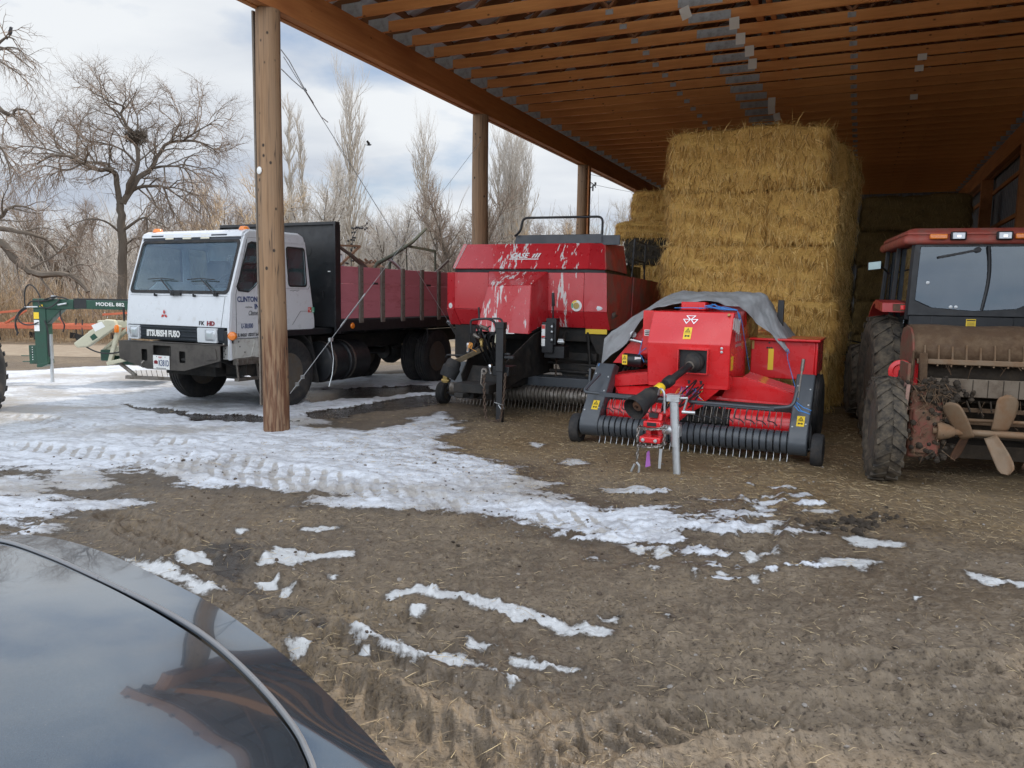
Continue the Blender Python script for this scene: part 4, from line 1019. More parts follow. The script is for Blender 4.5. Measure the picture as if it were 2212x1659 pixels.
# cab interior: dash, seats, wheel, lining
g = MB(); g.prism([(.06, 1.2), (.05, 1.58), (.30, 1.62), (.42, 1.55), (.40, 1.2)], 'x', -.99, .99); g.prism([(.28, 1.60), (.34, 1.70), (.44, 1.66), (.45, 1.56)], 'x', .25, .80); g.build('dashboard', PM('dashboard', (.11, .12, .125), .8), T, .02)
g = MB(); g.tube([(.50+.20*math.cos(a), .46+.10*math.sin(a), 1.76+.14*math.sin(a)) for a in [k*math.pi/12 for k in range(25)]], .016, 8, cap=False); g.cyl((.5, .36, 1.62), (.5, .46, 1.76), .02, 8); g.bar((.32, .44, 1.74), (.68, .44, 1.74), .03, .02); g.build('steering_wheel', M['black_paint'], T)
for x in (-.50, .50):
    g = MB(); g.box(x-.25, x+.25, .75, 1.2, 1.25, 1.42); g.prism([(1.10, 1.40), (1.22, 2.12), (1.32, 2.12), (1.25, 1.40)], 'x', x-.22, x+.22); g.build('seat', M['seat'], T, .04)
# chassis, axles, tanks, mudguards
g = MB()
for sx in (-.42, .42): g.box(sx-.04, sx+.04, -.05, 7.2, .66, .92)
for y in (.5, 1.2, 2.4, 3.6, 4.8, 6.2): g.box(-.40, .40, y-.04, y+.04, .70, .86)
g.cyl((-.95, 1.17, .50), (.95, 1.17, .50), .07, 12); g.cyl((-.95, 5.25, .50), (.95, 5.25, .50), .10, 14)
g.lathe([(.06, -.30), (.16, -.22), (.25, -.06), (.25, .06), (.16, .22), (.06, .30)], (0, 5.25, .49), (1, 0, 0), 20); g.cyl((0, 4.98, .5), (0, 5.25, .5), .16, 14)
g.cyl((0, 1.9, .66), (0, 5.0, .52), .06, 10)
for sx in (-.55, .55):
    for k in range(4): g.tube(arc((sx, .55+.08*k, .50+k*.018+.10), (sx, 1.80-.08*k, .50+k*.018+.10), .10), .02, 4); g.tube(arc((sx, 4.5+.08*k, .52+k*.018+.10), (sx, 6.0-.08*k, .52+k*.018+.10), .08), .022, 4)
g.box(-.5, .5, .2, .95, .42, .62); g.box(.55, .95, .35, .60, .45, .62); g.bar((.70, .05, .72), (.92, .55, .42), .05, .05); g.box(.60, 1.0, .30, .36, .40, .44)
g.build('chassis', M['chassis'], T, .006)
for sx in (-1, 1):
    g = MB(); pr_ = []
    for k in range(13):
        a = math.pi*(1-k/12); pr_.append((1.17+.60*math.cos(a), .50+.56*math.sin(a)))
    for (y0, z0), (y1, z1) in zip(pr_, pr_[1:]): g.hexa([(sx*.62, y0, z0), (sx*1.02, y0, z0), (sx*1.02, y1, z1), (sx*.62, y1, z1), (sx*.62, y0, z0+.014), (sx*1.02, y0, z0+.014), (sx*1.02, y1, z1+.014), (sx*.62, y1, z1+.014)])
    g.extr([(sx*.66, 1.66, .98), (sx*1.03, 1.62, .98), (sx*1.03, 1.80, .22), (sx*.66, 1.80, .22)], (0, .012, 0)); g.build('mudguard', M['rubber'], T)
    g = MB(); g.box(sx*.55, sx*1.08, .60, 2.1, .995, 1.085) if sx > 0 else g.box(-1.08, -.55, .60, 2.1, .995, 1.085); g.build('running_board', M['black_paint'], T, .008)
    for ya, yb in ((1.92, 2.38), (2.42, 2.98)):
        g = MB(); g.lathe([(.30, 0), (.335, .02), (.335, yb-ya-.02), (.30, yb-ya), (.001, yb-ya)], (sx*.86, ya, .53), (0, 1, 0), 28)
        o = g.build('fuel_tank', M['black_paint'], T)
        g = MB(); g.lathe([(.338, .10), (.342, .10), (.342, .14), (.338, .14)], (sx*.86, ya, .53), (0, 1, 0), 28); g.build('strap', M['steel'], o)
    wheel(T, (sx*.90, 1.17, .435), .52, .28, .29, face=sx, tread='rib')
    wheel(T, (sx*1.02, 5.25, .435), .52, .27, .29, face=sx, lugs=0, tread='rib', mat='mud_rubber' if 0 else 'rubber'); wheel(T, (sx*.70, 5.25, .435), .52, .27, .29, face=-sx, tread='rib')
# bed
g = MB(); g.box(-1.20, 1.20, 2.10, 7.3, 1.13, 1.215); g.box(1.14, 1.215, 2.10, 7.3, 1.03, 1.20); g.box(-1.215, -1.14, 2.10, 7.3, 1.03, 1.20)
for sx in (-.42, .42): g.box(sx-.06, sx+.06, 2.15, 7.2, .93, 1.128)
for k in range(9): g.box(-1.13, 1.13, 2.3+k*.58, 2.36+k*.58, .99, 1.128)
g.build('bed_frame', M['black_paint'], T, .005)
g = MB(); g.box(-1.22, 1.20, 2.06, 2.10, 1.1, 2.72); g.box(-1.24, 1.235, 2.00, 2.11, 2.72, 2.765); g.box(1.20, 1.235, 1.99, 2.12, 1.0, 2.719); g.box(-1.24, -1.221, 1.99, 2.12, 1.0, 2.719); g.lathe([(.10, 0), (.10, .004)], (.60, 2.059, 2.32), (0, -1, 0), 20); g.box(.93, .95, 2.03, 2.059, 1.55, 1.68)
hb = g.build('headboard', M['black_paint'], T, .005)
g = MB(); g.box(1.03, 1.08, 2.053, 2.059, 1.98, 1.995); g.build('label_plate', M['decal_white'], hb, smooth=0)
for sx in (-1, 1):
    for k in range(3):
        g = MB(); z0 = 1.235+k*.283; dz = rnd.uniform(-.004, .004); xo = sx*1.17
        g.box(min(xo, xo+sx*.035), max(xo, xo+sx*.035), 2.13, 7.25, z0, z0+.278+dz); g.build('side_board', M['board_red'], T, .004)
    for y in (2.66, 3.27, 3.89, 4.52, 5.13, 5.76, 6.4, 7.0):
        g = MB(); x0 = sx*1.2055; g.box(min(x0, x0+sx*.035), max(x0, x0+sx*.035), y-.05, y+.05, 1.16, 2.085+rnd.uniform(0, .03))
        s_ = g.build('stake', M['stake'], T, .004)
        g = MB()
        for k in range(9): g.lathe([(.011, 0), (.009, .006)], (sx*1.2408, y+.012+rnd.uniform(-.008, .008), 1.24+k*.10), (sx, 0, 0), 8)
        g.build('bolt', M['rust'], s_)
    for y in (3.0, 4.7, 6.1):
        g = MB(); g.box(min(sx*1.2052, sx*1.2062), max(sx*1.2052, sx*1.2062), y, y+.16, 1.800, 1.835); g.box(min(sx*1.2052, sx*1.2058), max(sx*1.2052, sx*1.2058), y+.03, y+.2, 1.815, 1.845) if 0 else None
        g.build('latch', M['ink'], T, smooth=0)
g = MB(); g.box(-1.16, 1.16, 7.25, 7.29, 1.23, 2.08); g.build('tailgate', M['board_red'], T, .004)
g = MB(); g.lathe([(.05, 0), (.05, .012), (.04, .022), (.001, .026)], (1.216, 2.43, 1.115), (1, 0, 0), 20); g.build('side_marker', M['orange_lens'], T)
g = MB(); g.tube(arc((1.19, 4.75, 1.03), (1.05, 4.60, .80), .18, 8, (.3, .4, -1)), .012, 6); g.build('air_line', M['hose'], T)
TR_M = Matrix.Translation(Vector((-4.80, 11.03, 0))) @ Matrix.Rotation(-R(26), 4, 'Z')
def in_truck(p): return TR_M @ Vector((p[0], p[1], p[2]))
# ---- scrap load: every piece lies in the bed on its own
def scrap(name, mb, mat, label, cat, **k):
    o = mb.build(name, mat, None, **k); o.matrix_world = TR_M; tag(o, label, cat, 'scrap load in the truck bed'); return o
M['oldpipe'] = PM('old_pipe', (.075, .085, .06), .8, .2, .25, 9, (.12, .08, .05), .4, 7, .3, 40)
g = MB(); g.tube([(.5, 3.9, 1.24), (.5, 4.02, 2.10), (.5, 4.10, 2.20), (.5, 4.61, 2.38), (.5, 5.3, 2.68), (.5, 5.79, 2.98)], [.03, .03, .036, .036, .033, .028], 10); g.tube([(.5, 4.60, 2.36), (.49, 4.53, 2.22), (.5, 4.44, 1.24)], .028, 8)
scrap('scrap_pipe', g, M['oldpipe'], 'long bent greenish pipe rising highest from the truck bed', 'scrap')
g = MB(); g.bar((.4, 5.22, 2.60), (.4, 6.31, 2.56), .014, .05); g.bar((.4, 6.31, 2.58), (.38, 6.36, 1.24), .045, .014, up=(0, 1, 0)); g.bar((.4, 6.31, 2.58), (.42, 6.36, 1.24), .014, .04, up=(0, 1, 0)); g.bar((.40, 5.22, 2.58), (.40, 5.3, 1.24), .012, .03)
scrap('scrap_angle_iron', g, M['oldpipe'], 'green angle iron bent square above the rear of the red boards', 'scrap', smooth=0)
g = MB(); g.bar((.6, 5.55, 1.85), (.6, 6.53, 2.38), .03, .05); g.bar((.6, 5.55, 1.9), (.62, 5.3, 1.24), .03, .05)
scrap('scrap_bar', g, M['stake'], 'short grey bar poking up beside the large red baler', 'scrap', smooth=0)
g = MB(); g.bar((.2, 2.6, 2.46), (.2, 3.99, 2.52), .03, .035); g.bar((.2, 3.99, 2.52), (.2, 3.30, 2.08), .035, .035); g.bar((.2, 3.3, 2.1), (.2, 3.1, 1.24), .03, .03)
scrap('bent_iron', g, M['rust'], 'rusty three cornered frame behind the black headboard', 'scrap', smooth=0)
g = MB(); g.bar((.6, 2.4, 2.62), (.6, 3.17, 2.32), .03, .05); g.bar((.6, 3.17, 2.32), (.6, 3.75, 2.05), .04, .06); g.bar((.6, 3.75, 2.05), (.6, 4.0, 1.24), .04, .06)
scrap('scrap_brace', g, M['steel'], 'dark flat brace sloping down from the headboard into the load', 'scrap', smooth=0)
g = MB(); g.lathe([(.30, 0), (.34, .04), (.34, .5), (.26, .62), (.10, .68), (.001, .69)], (0, 4.55, 1.55), (.15, .1, 1), 24); g.lathe([(.345, .2), (.352, .22), (.345, .24)], (0, 4.55, 1.55), (.15, .1, 1), 24)
for k in range(10): g.bar((.15*math.cos(k), 4.55+.25*math.sin(k*1.3), 2.15), (.3*math.cos(k*2), 4.55+.34*math.sin(k*1.7), 2.26+.06*math.sin(k)), .02, .03)
scrap('scrap_drum', g, M['rust'], 'rusty domed drum lying among the scrap iron', 'drum')
g = MB(); g.plate(rrect(3.30, 1.24, 3.74, 2.44, .06), [rrect(3.40, 2.0, 3.66, 2.36, .05)], lambda u, v: (-.05+.1*(v-1.3), u, v), (-.04, 0, 0))
scrap('appliance_door', g, M['white_paint'], 'white appliance panel standing behind the headboard', 'scrap', bevel=.008)
g = MB(); g.tube(arc((.5, 4.46, 2.30), (.5, 5.0, 2.02), -.04), .03, 8); g.tube([(.5, 5, 2.02), (.5, 5.1, 1.24)], .03, 8)
scrap('scrap_hoop', g, M['galv'], 'pale metal hoop just above the red boards', 'scrap')
g = MB(); rr = random.Random(5); g.tube([(-.4, 4.4, 1.24), (-.4, 4.5, 2.2), (-.4, 4.55, 2.75), (-.4, 4.72, 2.93), (-.4, 5.02, 3.02)], .007, 5)
for k in range(34):
    t = k/34; p = Vector((-.4, 4.46+.10*t+max(0, t-.55)*.9, 2.2+.75*min(1, t*1.35)+.06*max(0, t-.7))); d = Vector((rr.gauss(0, 1), rr.gauss(0, 1), rr.gauss(0, 1))).normalized()
    q_ = p+d*rr.uniform(.03, .10); g.tube([p, q_], .003, 4); g.lathe([(.001, -.022), (.022, -.008), (.02, .012), (.001, .024)], q_, d, 7)
scrap('dried_stem', g, M['ink'], 'dried plant stem with dark seed heads standing in the load', 'dried plant')
g = MB(); g.box(-1.0, .95, 2.4, 7.1, 1.216, 1.40); rr = random.Random(9)
for k in range(60): 
    p = Vector((rr.uniform(-1, .9), rr.uniform(2.5, 7), 1.42+rr.uniform(0, .3))); d = Vector((rr.gauss(0, 1), rr.gauss(0, 1), rr.gauss(0, .3))).normalized()*rr.uniform(.2, .5); g.bar(p-d, p+d, rr.uniform(.02, .06), rr.uniform(.01, .05))
o = scrap('scrap_heap', g, M['rust'], None, None, smooth=0); o['kind'] = 'stuff'; del o['group']
# ================================================================== large square baler
CO = (.04-.32*.92, 11.13+.32*.39)
B = thing('large_baler', 'large dark red square baler streaked with white bird droppings, black rail on top', 'baler', (CO[0], CO[1], 0), 22.5)
GZ = -.085
def dropping_red():
    m = M['baler_red'].copy(); m.name = 'baler_hood'; nt = m.node_tree; b = [n for n in nt.nodes if n.type == 'BSDF_PRINCIPLED'][0]
    base = b.inputs['Base Color'].links[0].from_socket
    sp = nd(nt, 'ShaderNodeSeparateXYZ'); tcn = nd(nt, 'ShaderNodeTexCoord'); nt.links.new(tcn.outputs['Object'], sp.inputs[0])
    # streaks run downhill; thick below the roost, thinner to the sides
    s1 = noise(nt, coords(nt, (13, 4, 2.6)), 1.0, 4, .62); s2 = noise(nt, coords(nt, (34, 10, 5.5)), 1.0, 3, .6)
    add = nd(nt, 'ShaderNodeMath', operation='MULTIPLY_ADD'); nt.links.new(s2, add.inputs[0]); add.inputs[1].default_value = .5; nt.links.new(s1, add.inputs[2])
    def near(c, wd):
        d = nd(nt, 'ShaderNodeMath', operation='SUBTRACT'); nt.links.new(sp.outputs[0], d.inputs[0]); d.inputs[1].default_value = c
        a = nd(nt, 'ShaderNodeMath', operation='ABSOLUTE'); nt.links.new(d.outputs[0], a.inputs[0])
        r = nd(nt, 'ShaderNodeMapRange'); nt.links.new(a.outputs[0], r.inputs[0]); r.inputs[1].default_value = wd; r.inputs[2].default_value = 0; return r.outputs[0]
    mx = nd(nt, 'ShaderNodeMath', operation='MAXIMUM'); nt.links.new(near(-.22, .62), mx.inputs[0]); nt.links.new(near(.66, .34), mx.inputs[1])
    tot = nd(nt, 'ShaderNodeMath', operation='MULTIPLY_ADD'); nt.links.new(mx.outputs[0], tot.inputs[0]); tot.inputs[1].default_value = .19; nt.links.new(add.outputs[0], tot.inputs[2])
    f = ramp(nt, tot.outputs[0], [(.955, 0), (.985, .95)])
    c = mix(nt, f, base, (.66, .64, .62)); nt.links.new(c, b.inputs['Base Color'])
    d = nd(nt, 'ShaderNodeMapRange'); nt.links.new(f, d.inputs[0]); d.inputs[3].default_value = .35; d.inputs[4].default_value = 0; nt.links.new(d.outputs[0], b.inputs['Coat Weight'])
    return m
M['baler_hood'] = dropping_red()
M['side_red'] = PM('baler_side', (.40, .035, .03), .5, 0, .1, 3, (.20, .12, .095), .46, 3.2)
# upper cowl: sloped front face, bevelled corner to the right side
g = MB()
A = [(-1.18, 1.02, 2.075), (1.06, 1.02, 2.075), (1.02, 1.30, 2.475), (-1.10, 1.30, 2.475)]
g.add(A, [(0, 1, 2, 3)]); Bk = [(1.30, 1.16, 2.065), (1.20, 1.42, 2.475), (1.36, 2.2, 2.03), (1.30, 2.15, 2.475)]
g.add([A[1], Bk[0], Bk[1], A[2]], [(0, 1, 2, 3)]); g.m(1); g.add([Bk[0], Bk[2], Bk[3], Bk[1]], [(0, 1, 2, 3)])
L0 = [(-1.26, 1.12, 2.075), (-1.20, 1.40, 2.475), (-1.34, 2.2, 2.06), (-1.28, 2.2, 2.475)]
g.m(0); g.add([A[0], L0[0], L0[1], A[3]], [(3, 2, 1, 0)]); g.add([L0[0], L0[2], L0[3], L0[1]], [(3, 2, 1, 0)])
g.add([A[3], A[2], Bk[1], Bk[3], L0[3], L0[1]], [(0, 1, 2, 3, 4, 5)])
cowl = solid(g.build('upper_cowl', [M['baler_hood'], M['side_red']], B, smooth=20), .02, -1)
g = MB(); 
for p, q_ in ((A[0], A[3]),): g.bar(Vector(p)+Vector((-.012, -.004, 0)), Vector(q_)+Vector((-.012, -.004, 0)), .022, .012)
g.build('edge_strip', M['decal_white'], cowl, smooth=0)
# black band between cowl and shields
g = MB(); g.prism([(-1.17, 1.07), (1.06, 1.07), (1.29, 1.20), (1.34, 2.3), (-1.32, 2.3), (-1.25, 1.16)], 'z', 1.985, 2.08); g.build('band', M['black_paint'], B)
# main front shields
def shield(pts, name='front_shield', mat='baler_hood', th=.02):
    g = MB(); g.extr([Vector(p) for p in pts], (0, th, 0)); return g.build(name, M[mat], B, .006)
zt, zm, zb = 2.01, 1.425, 1.17
for x0, x1 in ((-1.18, -.56), (.43, 1.02)):
    shield([(x0, 1.0, zm), (x1, 1.0, zm), (x1, 1.0, zt), (x0, 1.0, zt)])
shield([(-1.18, 1.0, zm-.004), (-.60, 1.0, zm-.004), (-.60, 1.13, zb), (-1.12, 1.13, zb)])
shield([(.43, 1.0, zm-.004), (1.02, 1.0, zm-.004), (1.02, 1.13, zb), (.43, 1.13, zb)])
# right corner and side shields, left corner
g = MB()
g.add([(1.024, 1.0, zm), (1.36, 1.10, zm), (1.34, 1.10, zt), (1.024, 1.0, zt)], [(0, 1, 2, 3)]); g.add([(1.024, 1.0, zm), (1.36, 1.10, zm), (1.38, 1.24, zb-.02), (1.024, 1.13, zb)], [(3, 2, 1, 0)])
solid(g.build('corner_shield', M['baler_red'], B, smooth=20), .018, -1)
g = MB(); g.add([(1.36, 1.10, zm), (1.38, 1.24, zb-.02), (1.42, 2.32, 1.20), (1.44, 2.32, zt-.03), (1.34, 1.10, zt)], [(0, 1, 2, 3, 4)]); solid(g.build('side_shield', M['side_red'], B, smooth=20), .018, -1)
g = MB(); g.add([(1.425, 2.335, 1.20), (1.445, 4.6, 1.22), (1.44, 4.55, 1.93), (1.445, 2.335, zt-.03)], [(0, 1, 2, 3)]); g.m(1)
g.add([(1.452, 1.75, 1.36), (1.452, 2.31, 1.42), (1.452, 2.31, 1.78), (1.452, 1.95, 1.60)], [(0, 1, 2, 3)]) if 0 else None
solid(g.build('side_shield', [M['side_red'], M['slate']], B, smooth=20), .018, -1)
g = MB(); g.add([(-1.184, 1.0, zm), (-1.36, 1.10, zm), (-1.36, 1.10, zt), (-1.184, 1.0, zt)], [(3, 2, 1, 0)]); g.add([(-1.184, 1.0, zm), (-1.36, 1.10, zm), (-1.33, 1.20, zb), (-1.12, 1.13, zb)], [(0, 1, 2, 3)]); g.add([(-1.36, 1.1, zm), (-1.33, 1.2, zb), (-1.40, 4.5, zb), (-1.40, 4.5, 1.95), (-1.36, 1.1, zt)], [(0, 1, 2, 3, 4)])
solid(g.build('corner_shield', M['baler_red'], B, smooth=20), .018, -1)
# grey swoosh decal on the right side
g = MB(); rows = []
for k in range(9):
    t = k/8; y = 1.30+t*1.6; rows.append([(1.3725+.0285*min(1,(y-1.1)/1.22)+.014+(.02 if y > 2.3 else 0), y, 1.30+.22*t+.02*math.sin(t*3)), (1.3725+.0285*min(1,(y-1.1)/1.22)+.010+(.02 if y > 2.3 else 0), y, 1.40+.36*t**1.3)])
g.grid(rows); solid(g.build('side_decal', PM('decal_grey', (.12, .12, .11), .5, 0, .15, 5, (.20, .10, .08), .45, 6), B), .002)
# body box behind, roof deck
g = MB(); g.box(-1.28, 1.28, 1.25, 4.6, 1.18, 1.98); g.box(-1.2, 1.15, 1.5, 2.1, 2.08, 2.45); g.box(-.9, .9, 2.1, 5.2, 1.98, 2.25); g.build('body', M['black_paint'], B, .01)
g = MB(); g.prism([(-.30, 2.475), (1.20, 2.475), (1.18, 2.62), (-.27, 2.62)], 'y', 1.40, 1.43); g.box(-.25, 1.15, 1.43, 1.9, 2.47, 2.60); g.box(1.15, 1.45, 1.40, 1.44, 2.45, 2.60); g.build('top_box', M['slate'], B, .006)
def fillet(pts, r=.09, n=5):
    out = [Vector(pts[0])]
    for a, b_, c_ in zip(pts, pts[1:], pts[2:]):
        a, b_, c_ = Vector(a), Vector(b_), Vector(c_); p = b_+(a-b_).normalized()*r; q_ = b_+(c_-b_).normalized()*r
        for k in range(n+1):
            t = k/n; out.append(p*(1-t)**2+b_*2*t*(1-t)+q_*t*t)
    return out+[Vector(pts[-1])]
g = MB(); g.tube(fillet([(-.26, 1.32, 2.60), (-.20, 1.42, 2.68), (-.17, 1.42, 2.895), (1.165, 1.42, 2.885), (1.16, 1.42, 2.60)]), .019, 8); g.build('top_rail', M['black_paint'], B)
g = MB(); g.tube([(1.40, 2.4, 1.95), (1.42, 2.5, 2.62)], .018, 8); g.tube([(1.40, 2.4, 2.28), (1.42, 3.2, 2.26), (1.42, 3.3, 1.95)], .014, 8); g.tube([(1.42, 3.25, 1.93), (1.43, 3.25, 2.60)], .014, 8); g.tube([(1.42, 2.5, 2.60), (1.42, 3.3, 2.58)], .012, 8); g.bar((1.38, 2.25, 2.2), (1.42, 2.6, 1.97), .02, .03); g.build('ladder_rail', M['black_paint'], B)
# hood (nose) over the driveline: top slope, front slope, flanks
g = MB()
n0 = [(-.56, 1.0, 2.012), (.43, 1.0, 2.012)]; n1 = [(-.37, .56, 1.78), (.33, .56, 1.805)]; n2 = [(-.56, .46, 1.175), (-.50, .46, 1.12), (.34, .46, 1.08)]
g.add([n0[0], n0[1], n1[1], n1[0]], [(3, 2, 1, 0)])
g.add([n1[0], n1[1], n2[2], (-.52, .46, 1.10)], [(3, 2, 1, 0)])
g.add([n1[1], n0[1], (.44, 1.0, 1.30), (.40, .75, 1.17), n2[2]], [(0, 1, 2, 3, 4)])
g.add([n0[0], n1[0], (-.52, .46, 1.10), (-.60, .9, 1.15), (-.60, 1.0, 1.3)], [(0, 1, 2, 3, 4)])
hood = solid(g.build('hood', M['baler_hood'], B, smooth=20), .012, -1)
g = MB(); g.bar((.36, .52, 1.10), (.46, .95, 1.23), .012, .03); g.build('hood_trim', M['black_paint'], hood, smooth=0)
# badge: slanted letters, a bar and three slanted strokes
bz_ = lambda z: 1.02+(z-2.075)*.28/.40-.008
g_t = text('badge', 'CASE', .135, M['decal_white'], B, (-.26, bz_(2.245), 2.245), (1, 0, 0), (0, .28, .40), .92, .004, .28, .004)
g = MB(); up_ = Vector((0, .28, .40)).normalized()
for k in range(3):
    p = Vector((.105+k*.045, bz_(2.245), 2.245)); g.extr([p, p+Vector((.026, 0, 0)), p+Vector((.056, 0, 0))+up_*(.088 if k else .075), p+Vector((.030, 0, 0))+up_*(.088 if k else .075)], (0, -.004, .003))
p = Vector((-.275, bz_(2.215), 2.215)); g.extr([p, p+Vector((.50, 0, 0)), p+Vector((.507, 0, 0))+up_*.018, p+Vector((.007, 0, 0))+up_*.018], (0, -.004, .003)); g.build('badge', M['decal_white'], B, smooth=0)
# dials and stickers
g = MB(); g.lathe([(.085, 0), (.085, .006), (.055, .008), (.052, .018), (.001, .020)], (.91, .998, 1.51), (0, -1, 0), 28); d_ = g.build('density_gauge', M['decal_white'], B)
for a0, mt_ in ((150, 'decal_green'), (90, 'decal_yellow')):
    g = MB(); pts = [(.91+r_*math.cos(R(a)), .9905, 1.51+r_*math.sin(R(a))) for r_, rng in ((.082, range(a0, a0+61, 10)), (.058, range(a0+60, a0-1, -10))) for a in rng]; g.extr(pts, (0, -.001, 0)); g.build('gauge_sector', M[mt_], d_, smooth=0)
g = MB(); g.lathe([(.05, 0), (.05, .004), (.001, .005)], (.91, .981, 1.51), (0, -1, 0), 20); g.build('gauge_face', M['brass'], d_)
g = MB(); g.lathe([(.06, 0), (.058, .006), (.001, .008)], (0, 0, 0), (.285, -1, 0), 28); o = g.build('oval_badge', M['galv'], B); o.location = (1.205, 1.045, 1.475); o.scale = (1.7, 1.7*.6, .62)
g = MB(); g.lathe([(.045, 0), (.043, .008), (.001, .012)], (-1.27, 1.045, 1.47), (-.5, -1, 0), 20); g.build('reflector', M['decal_white'], B)
g = MB(); g.box(1.02, 1.36, 1.14, 1.15, 1.08, 1.155); g.build('warning_strip', M['decal_yellow'], B, smooth=0)
def tilt_pt(x, z): return (x, .46+(z-1.10)*.10/.69-.004, z)
o = decal(B, 'sticker', tilt_pt(-.005, 1.155), (1, 0, 0), (0, .10, .69), .24, .165, (0, -.69, .10), 'decal_white', False)
g = MB(); g.obox(tilt_pt(-.005, 1.222), (1, 0, 0), (0, .1, .69), (0, -.69, .1), .118, .016, .004); g.build('sticker_head', M['decal_yellow'], o, smooth=0)
text('sticker_text', 'CAUTION', .03, M['ink'], o, Vector(tilt_pt(-.055, 1.212))+Vector((0, -.005, 0)), (1, 0, 0), (0, .1, .69), 1, .0008)
g = MB()
for k in range(5): g.obox(Vector(tilt_pt(.02, 1.19-k*.02))+Vector((0, -.004, 0)), (1, 0, 0), (0, .1, .69), (0, -.69, .1), .07, .003, .0008)
g.obox(Vector(tilt_pt(-.09, 1.15))+Vector((0, -.004, 0)), (1, 0, 0), (0, .1, .69), (0, -.69, .1), .025, .025, .0008); g.build('sticker_print', M['ink'], o, smooth=0)
# black under-structure: side walls, frame, tongue
g = MB()
g.extr([(.40, .50, 1.08), (.44, 1.3, 1.2), (.44, 1.3, .45), (.30, .3, .42), (.24, -.35, .30), (.24, -.45, .62), (.34, .30, .95)], (.02, 0, 0))
g.extr([(-.55, .50, 1.08), (-.58, 1.3, 1.2), (-.58, 1.3, .45), (-.45, .3, .42), (-.32, -.35, .30), (-.32, -.45, .52), (-.45, .30, .95)], (-.02, 0, 0))
g.box(-.30, .24, -.75, 1.4, .30, .42); g.extr([(-.32, -.38, .32), (.24, -.38, .32), (.24, -.10, .62), (-.32, -.10, .62)], (0, .03, 0)) 
g.box(-1.25, 1.30, 1.22, 1.30, .95, 1.17); g.box(-1.25, -1.17, 1.2, 4.5, .6, 1.17); g.box(1.22, 1.30, 1.2, 4.5, .6, 1.17)
g.box(-1.2, 1.2, 1.5, 4.4, .55, 1.0); g.box(-1.24, -.95, 1.15, 1.3, .62, 1.165); g.extr([(-1.24, 1.16, 1.16), (-.62, 1.16, 1.16), (-.95, 1.16, .70), (-1.2, 1.16, .62)], (0, .02, 0)); g.extr([(1.0, 1.16, 1.16), (1.34, 1.2, 1.16), (1.32, 1.2, .72), (1.20, 1.18, .78)], (0, .02, 0))
g.box(.46, 1.22, 1.10, 1.16, .66, .78); g.bar((.70, 1.15, 1.1), (.60, .95, .62), .03, .05); g.bar((1.05, 1.15, 1.1), (1.15, 1.0, .55), .03, .05); g.cyl((.45, 1.05, .62), (1.25, 1.0, .60), .022, 8); g.cyl((.5, .98, .50), (1.2, .98, .49), .03, 8)
g.extr([(.62, 1.0, .62), (1.15, 1.0, .62), (1.02, 1.0, .30), (.90, 1.0, .26), (.72, 1.0, .40)], (0, .02, 0))
g.build('frame', M['chassis'], B, .006)
g = MB(); g.extr([(-.35, -.40, .17), (.13, -.40, .17), (.13, -.40, .36), (-.12, -.40, .36)], (0, .05, 0)); g.prism([(-.20, .30), (-.33, .26), (-.33, .20), (-.05, .20), (-.05, .36), (-.16, .38)], 'y', -.62, -.42) ; g.box(-.24, -.10, -.86, -.40, .24, .30); g.build('hitch', M['chassis'], B, .008)
# drive shaft folded against its cradle
g = MB(); g.bar((-.55, -.25, .66), (.12, .10, 1.02), .055, .075); g.build('shaft_cover', M['brass'] if 0 else PM('worn_brown', (.12, .085, .04), .6, 0, .2, 9, (.05, .04, .03), .4, 8), B, .01)
g = MB(); g.lathe([(.085, 0), (.105, .03), (.112, .10), (.135, .13), (.125, .25), (.118, .28), (.11, .22), (.07, .18), (.001, .18)], (-.53, -.24, .70), (-.35, -.30, -1.0), 24); pc_ = g.build('shaft_cone', M['rubber'], B)
g = MB(); g.obox((-.64, -.32, .42), (1, 0, 0), (0, 1, 0), (0, 0, 1), .035, .03, .05); g.cyl((-.70, -.33, .40), (-.58, -.33, .40), .025, 10); g.build('yoke', M['brass'], pc_)
g = MB(); g.tube(fillet([(-.75, -.12, .72), (-.72, -.14, .76), (-.45, -.14, .76), (-.30, -.1, .74)], .03), .014, 8); g.bar((-.42, -.1, .75), (-.2, .15, .98), .02, .02); g.build('cradle', M['black_paint'], B)
# jack stand and safety chains
JX, JY = .40, -.72
g = MB(); g.box(JX-.055, JX+.055, JY-.05, JY+.05, .62, 1.27); g.box(JX-.065, JX+.065, JY-.06, JY+.06, 1.20, 1.29); g.box(JX-.045, JX+.045, JY-.04, JY+.04, -.08, .65); g.box(JX-.09, JX+.09, JY-.07, JY+.07, -.10, -.075); g.box(JX-.14, JX+.10, JY+.05, JY+.35, .55, .68); g.cyl((JX+.06, JY, .86), (JX+.14, JY, .86), .02, 8); g.box(JX+.06, JX+.2, JY-.03, JY+.03, .80, .84); g.build('jack_stand', M['black_paint'], B, .006)
g = MB(); g.tube([(JX-.06, JY-.06, .20), (JX+.02, JY-.06, .18), (JX+.07, JY-.06, .17), (JX+.09, JY-.06, .12), (JX+.05, JY-.06, .10), (JX+.0, JY-.06, .17)], .006, 6); g.build('jack_pin', M['galv'], B)
g = MB(); chain(g, [(JX-.20, JY-.10, .56), (JX-.19, JY-.10, .20), (JX-.16, JY-.10, -.03), (JX-.08, JY-.12, -.07)], .062, .008); chain(g, [(JX+.10, JY-.06, .60), (JX+.085, JY-.08, .25), (JX+.05, JY-.09, -.03), (JX-.08, JY-.12, -.07)], .055, .007); g.build('safety_chain', M['rustchain'], B)
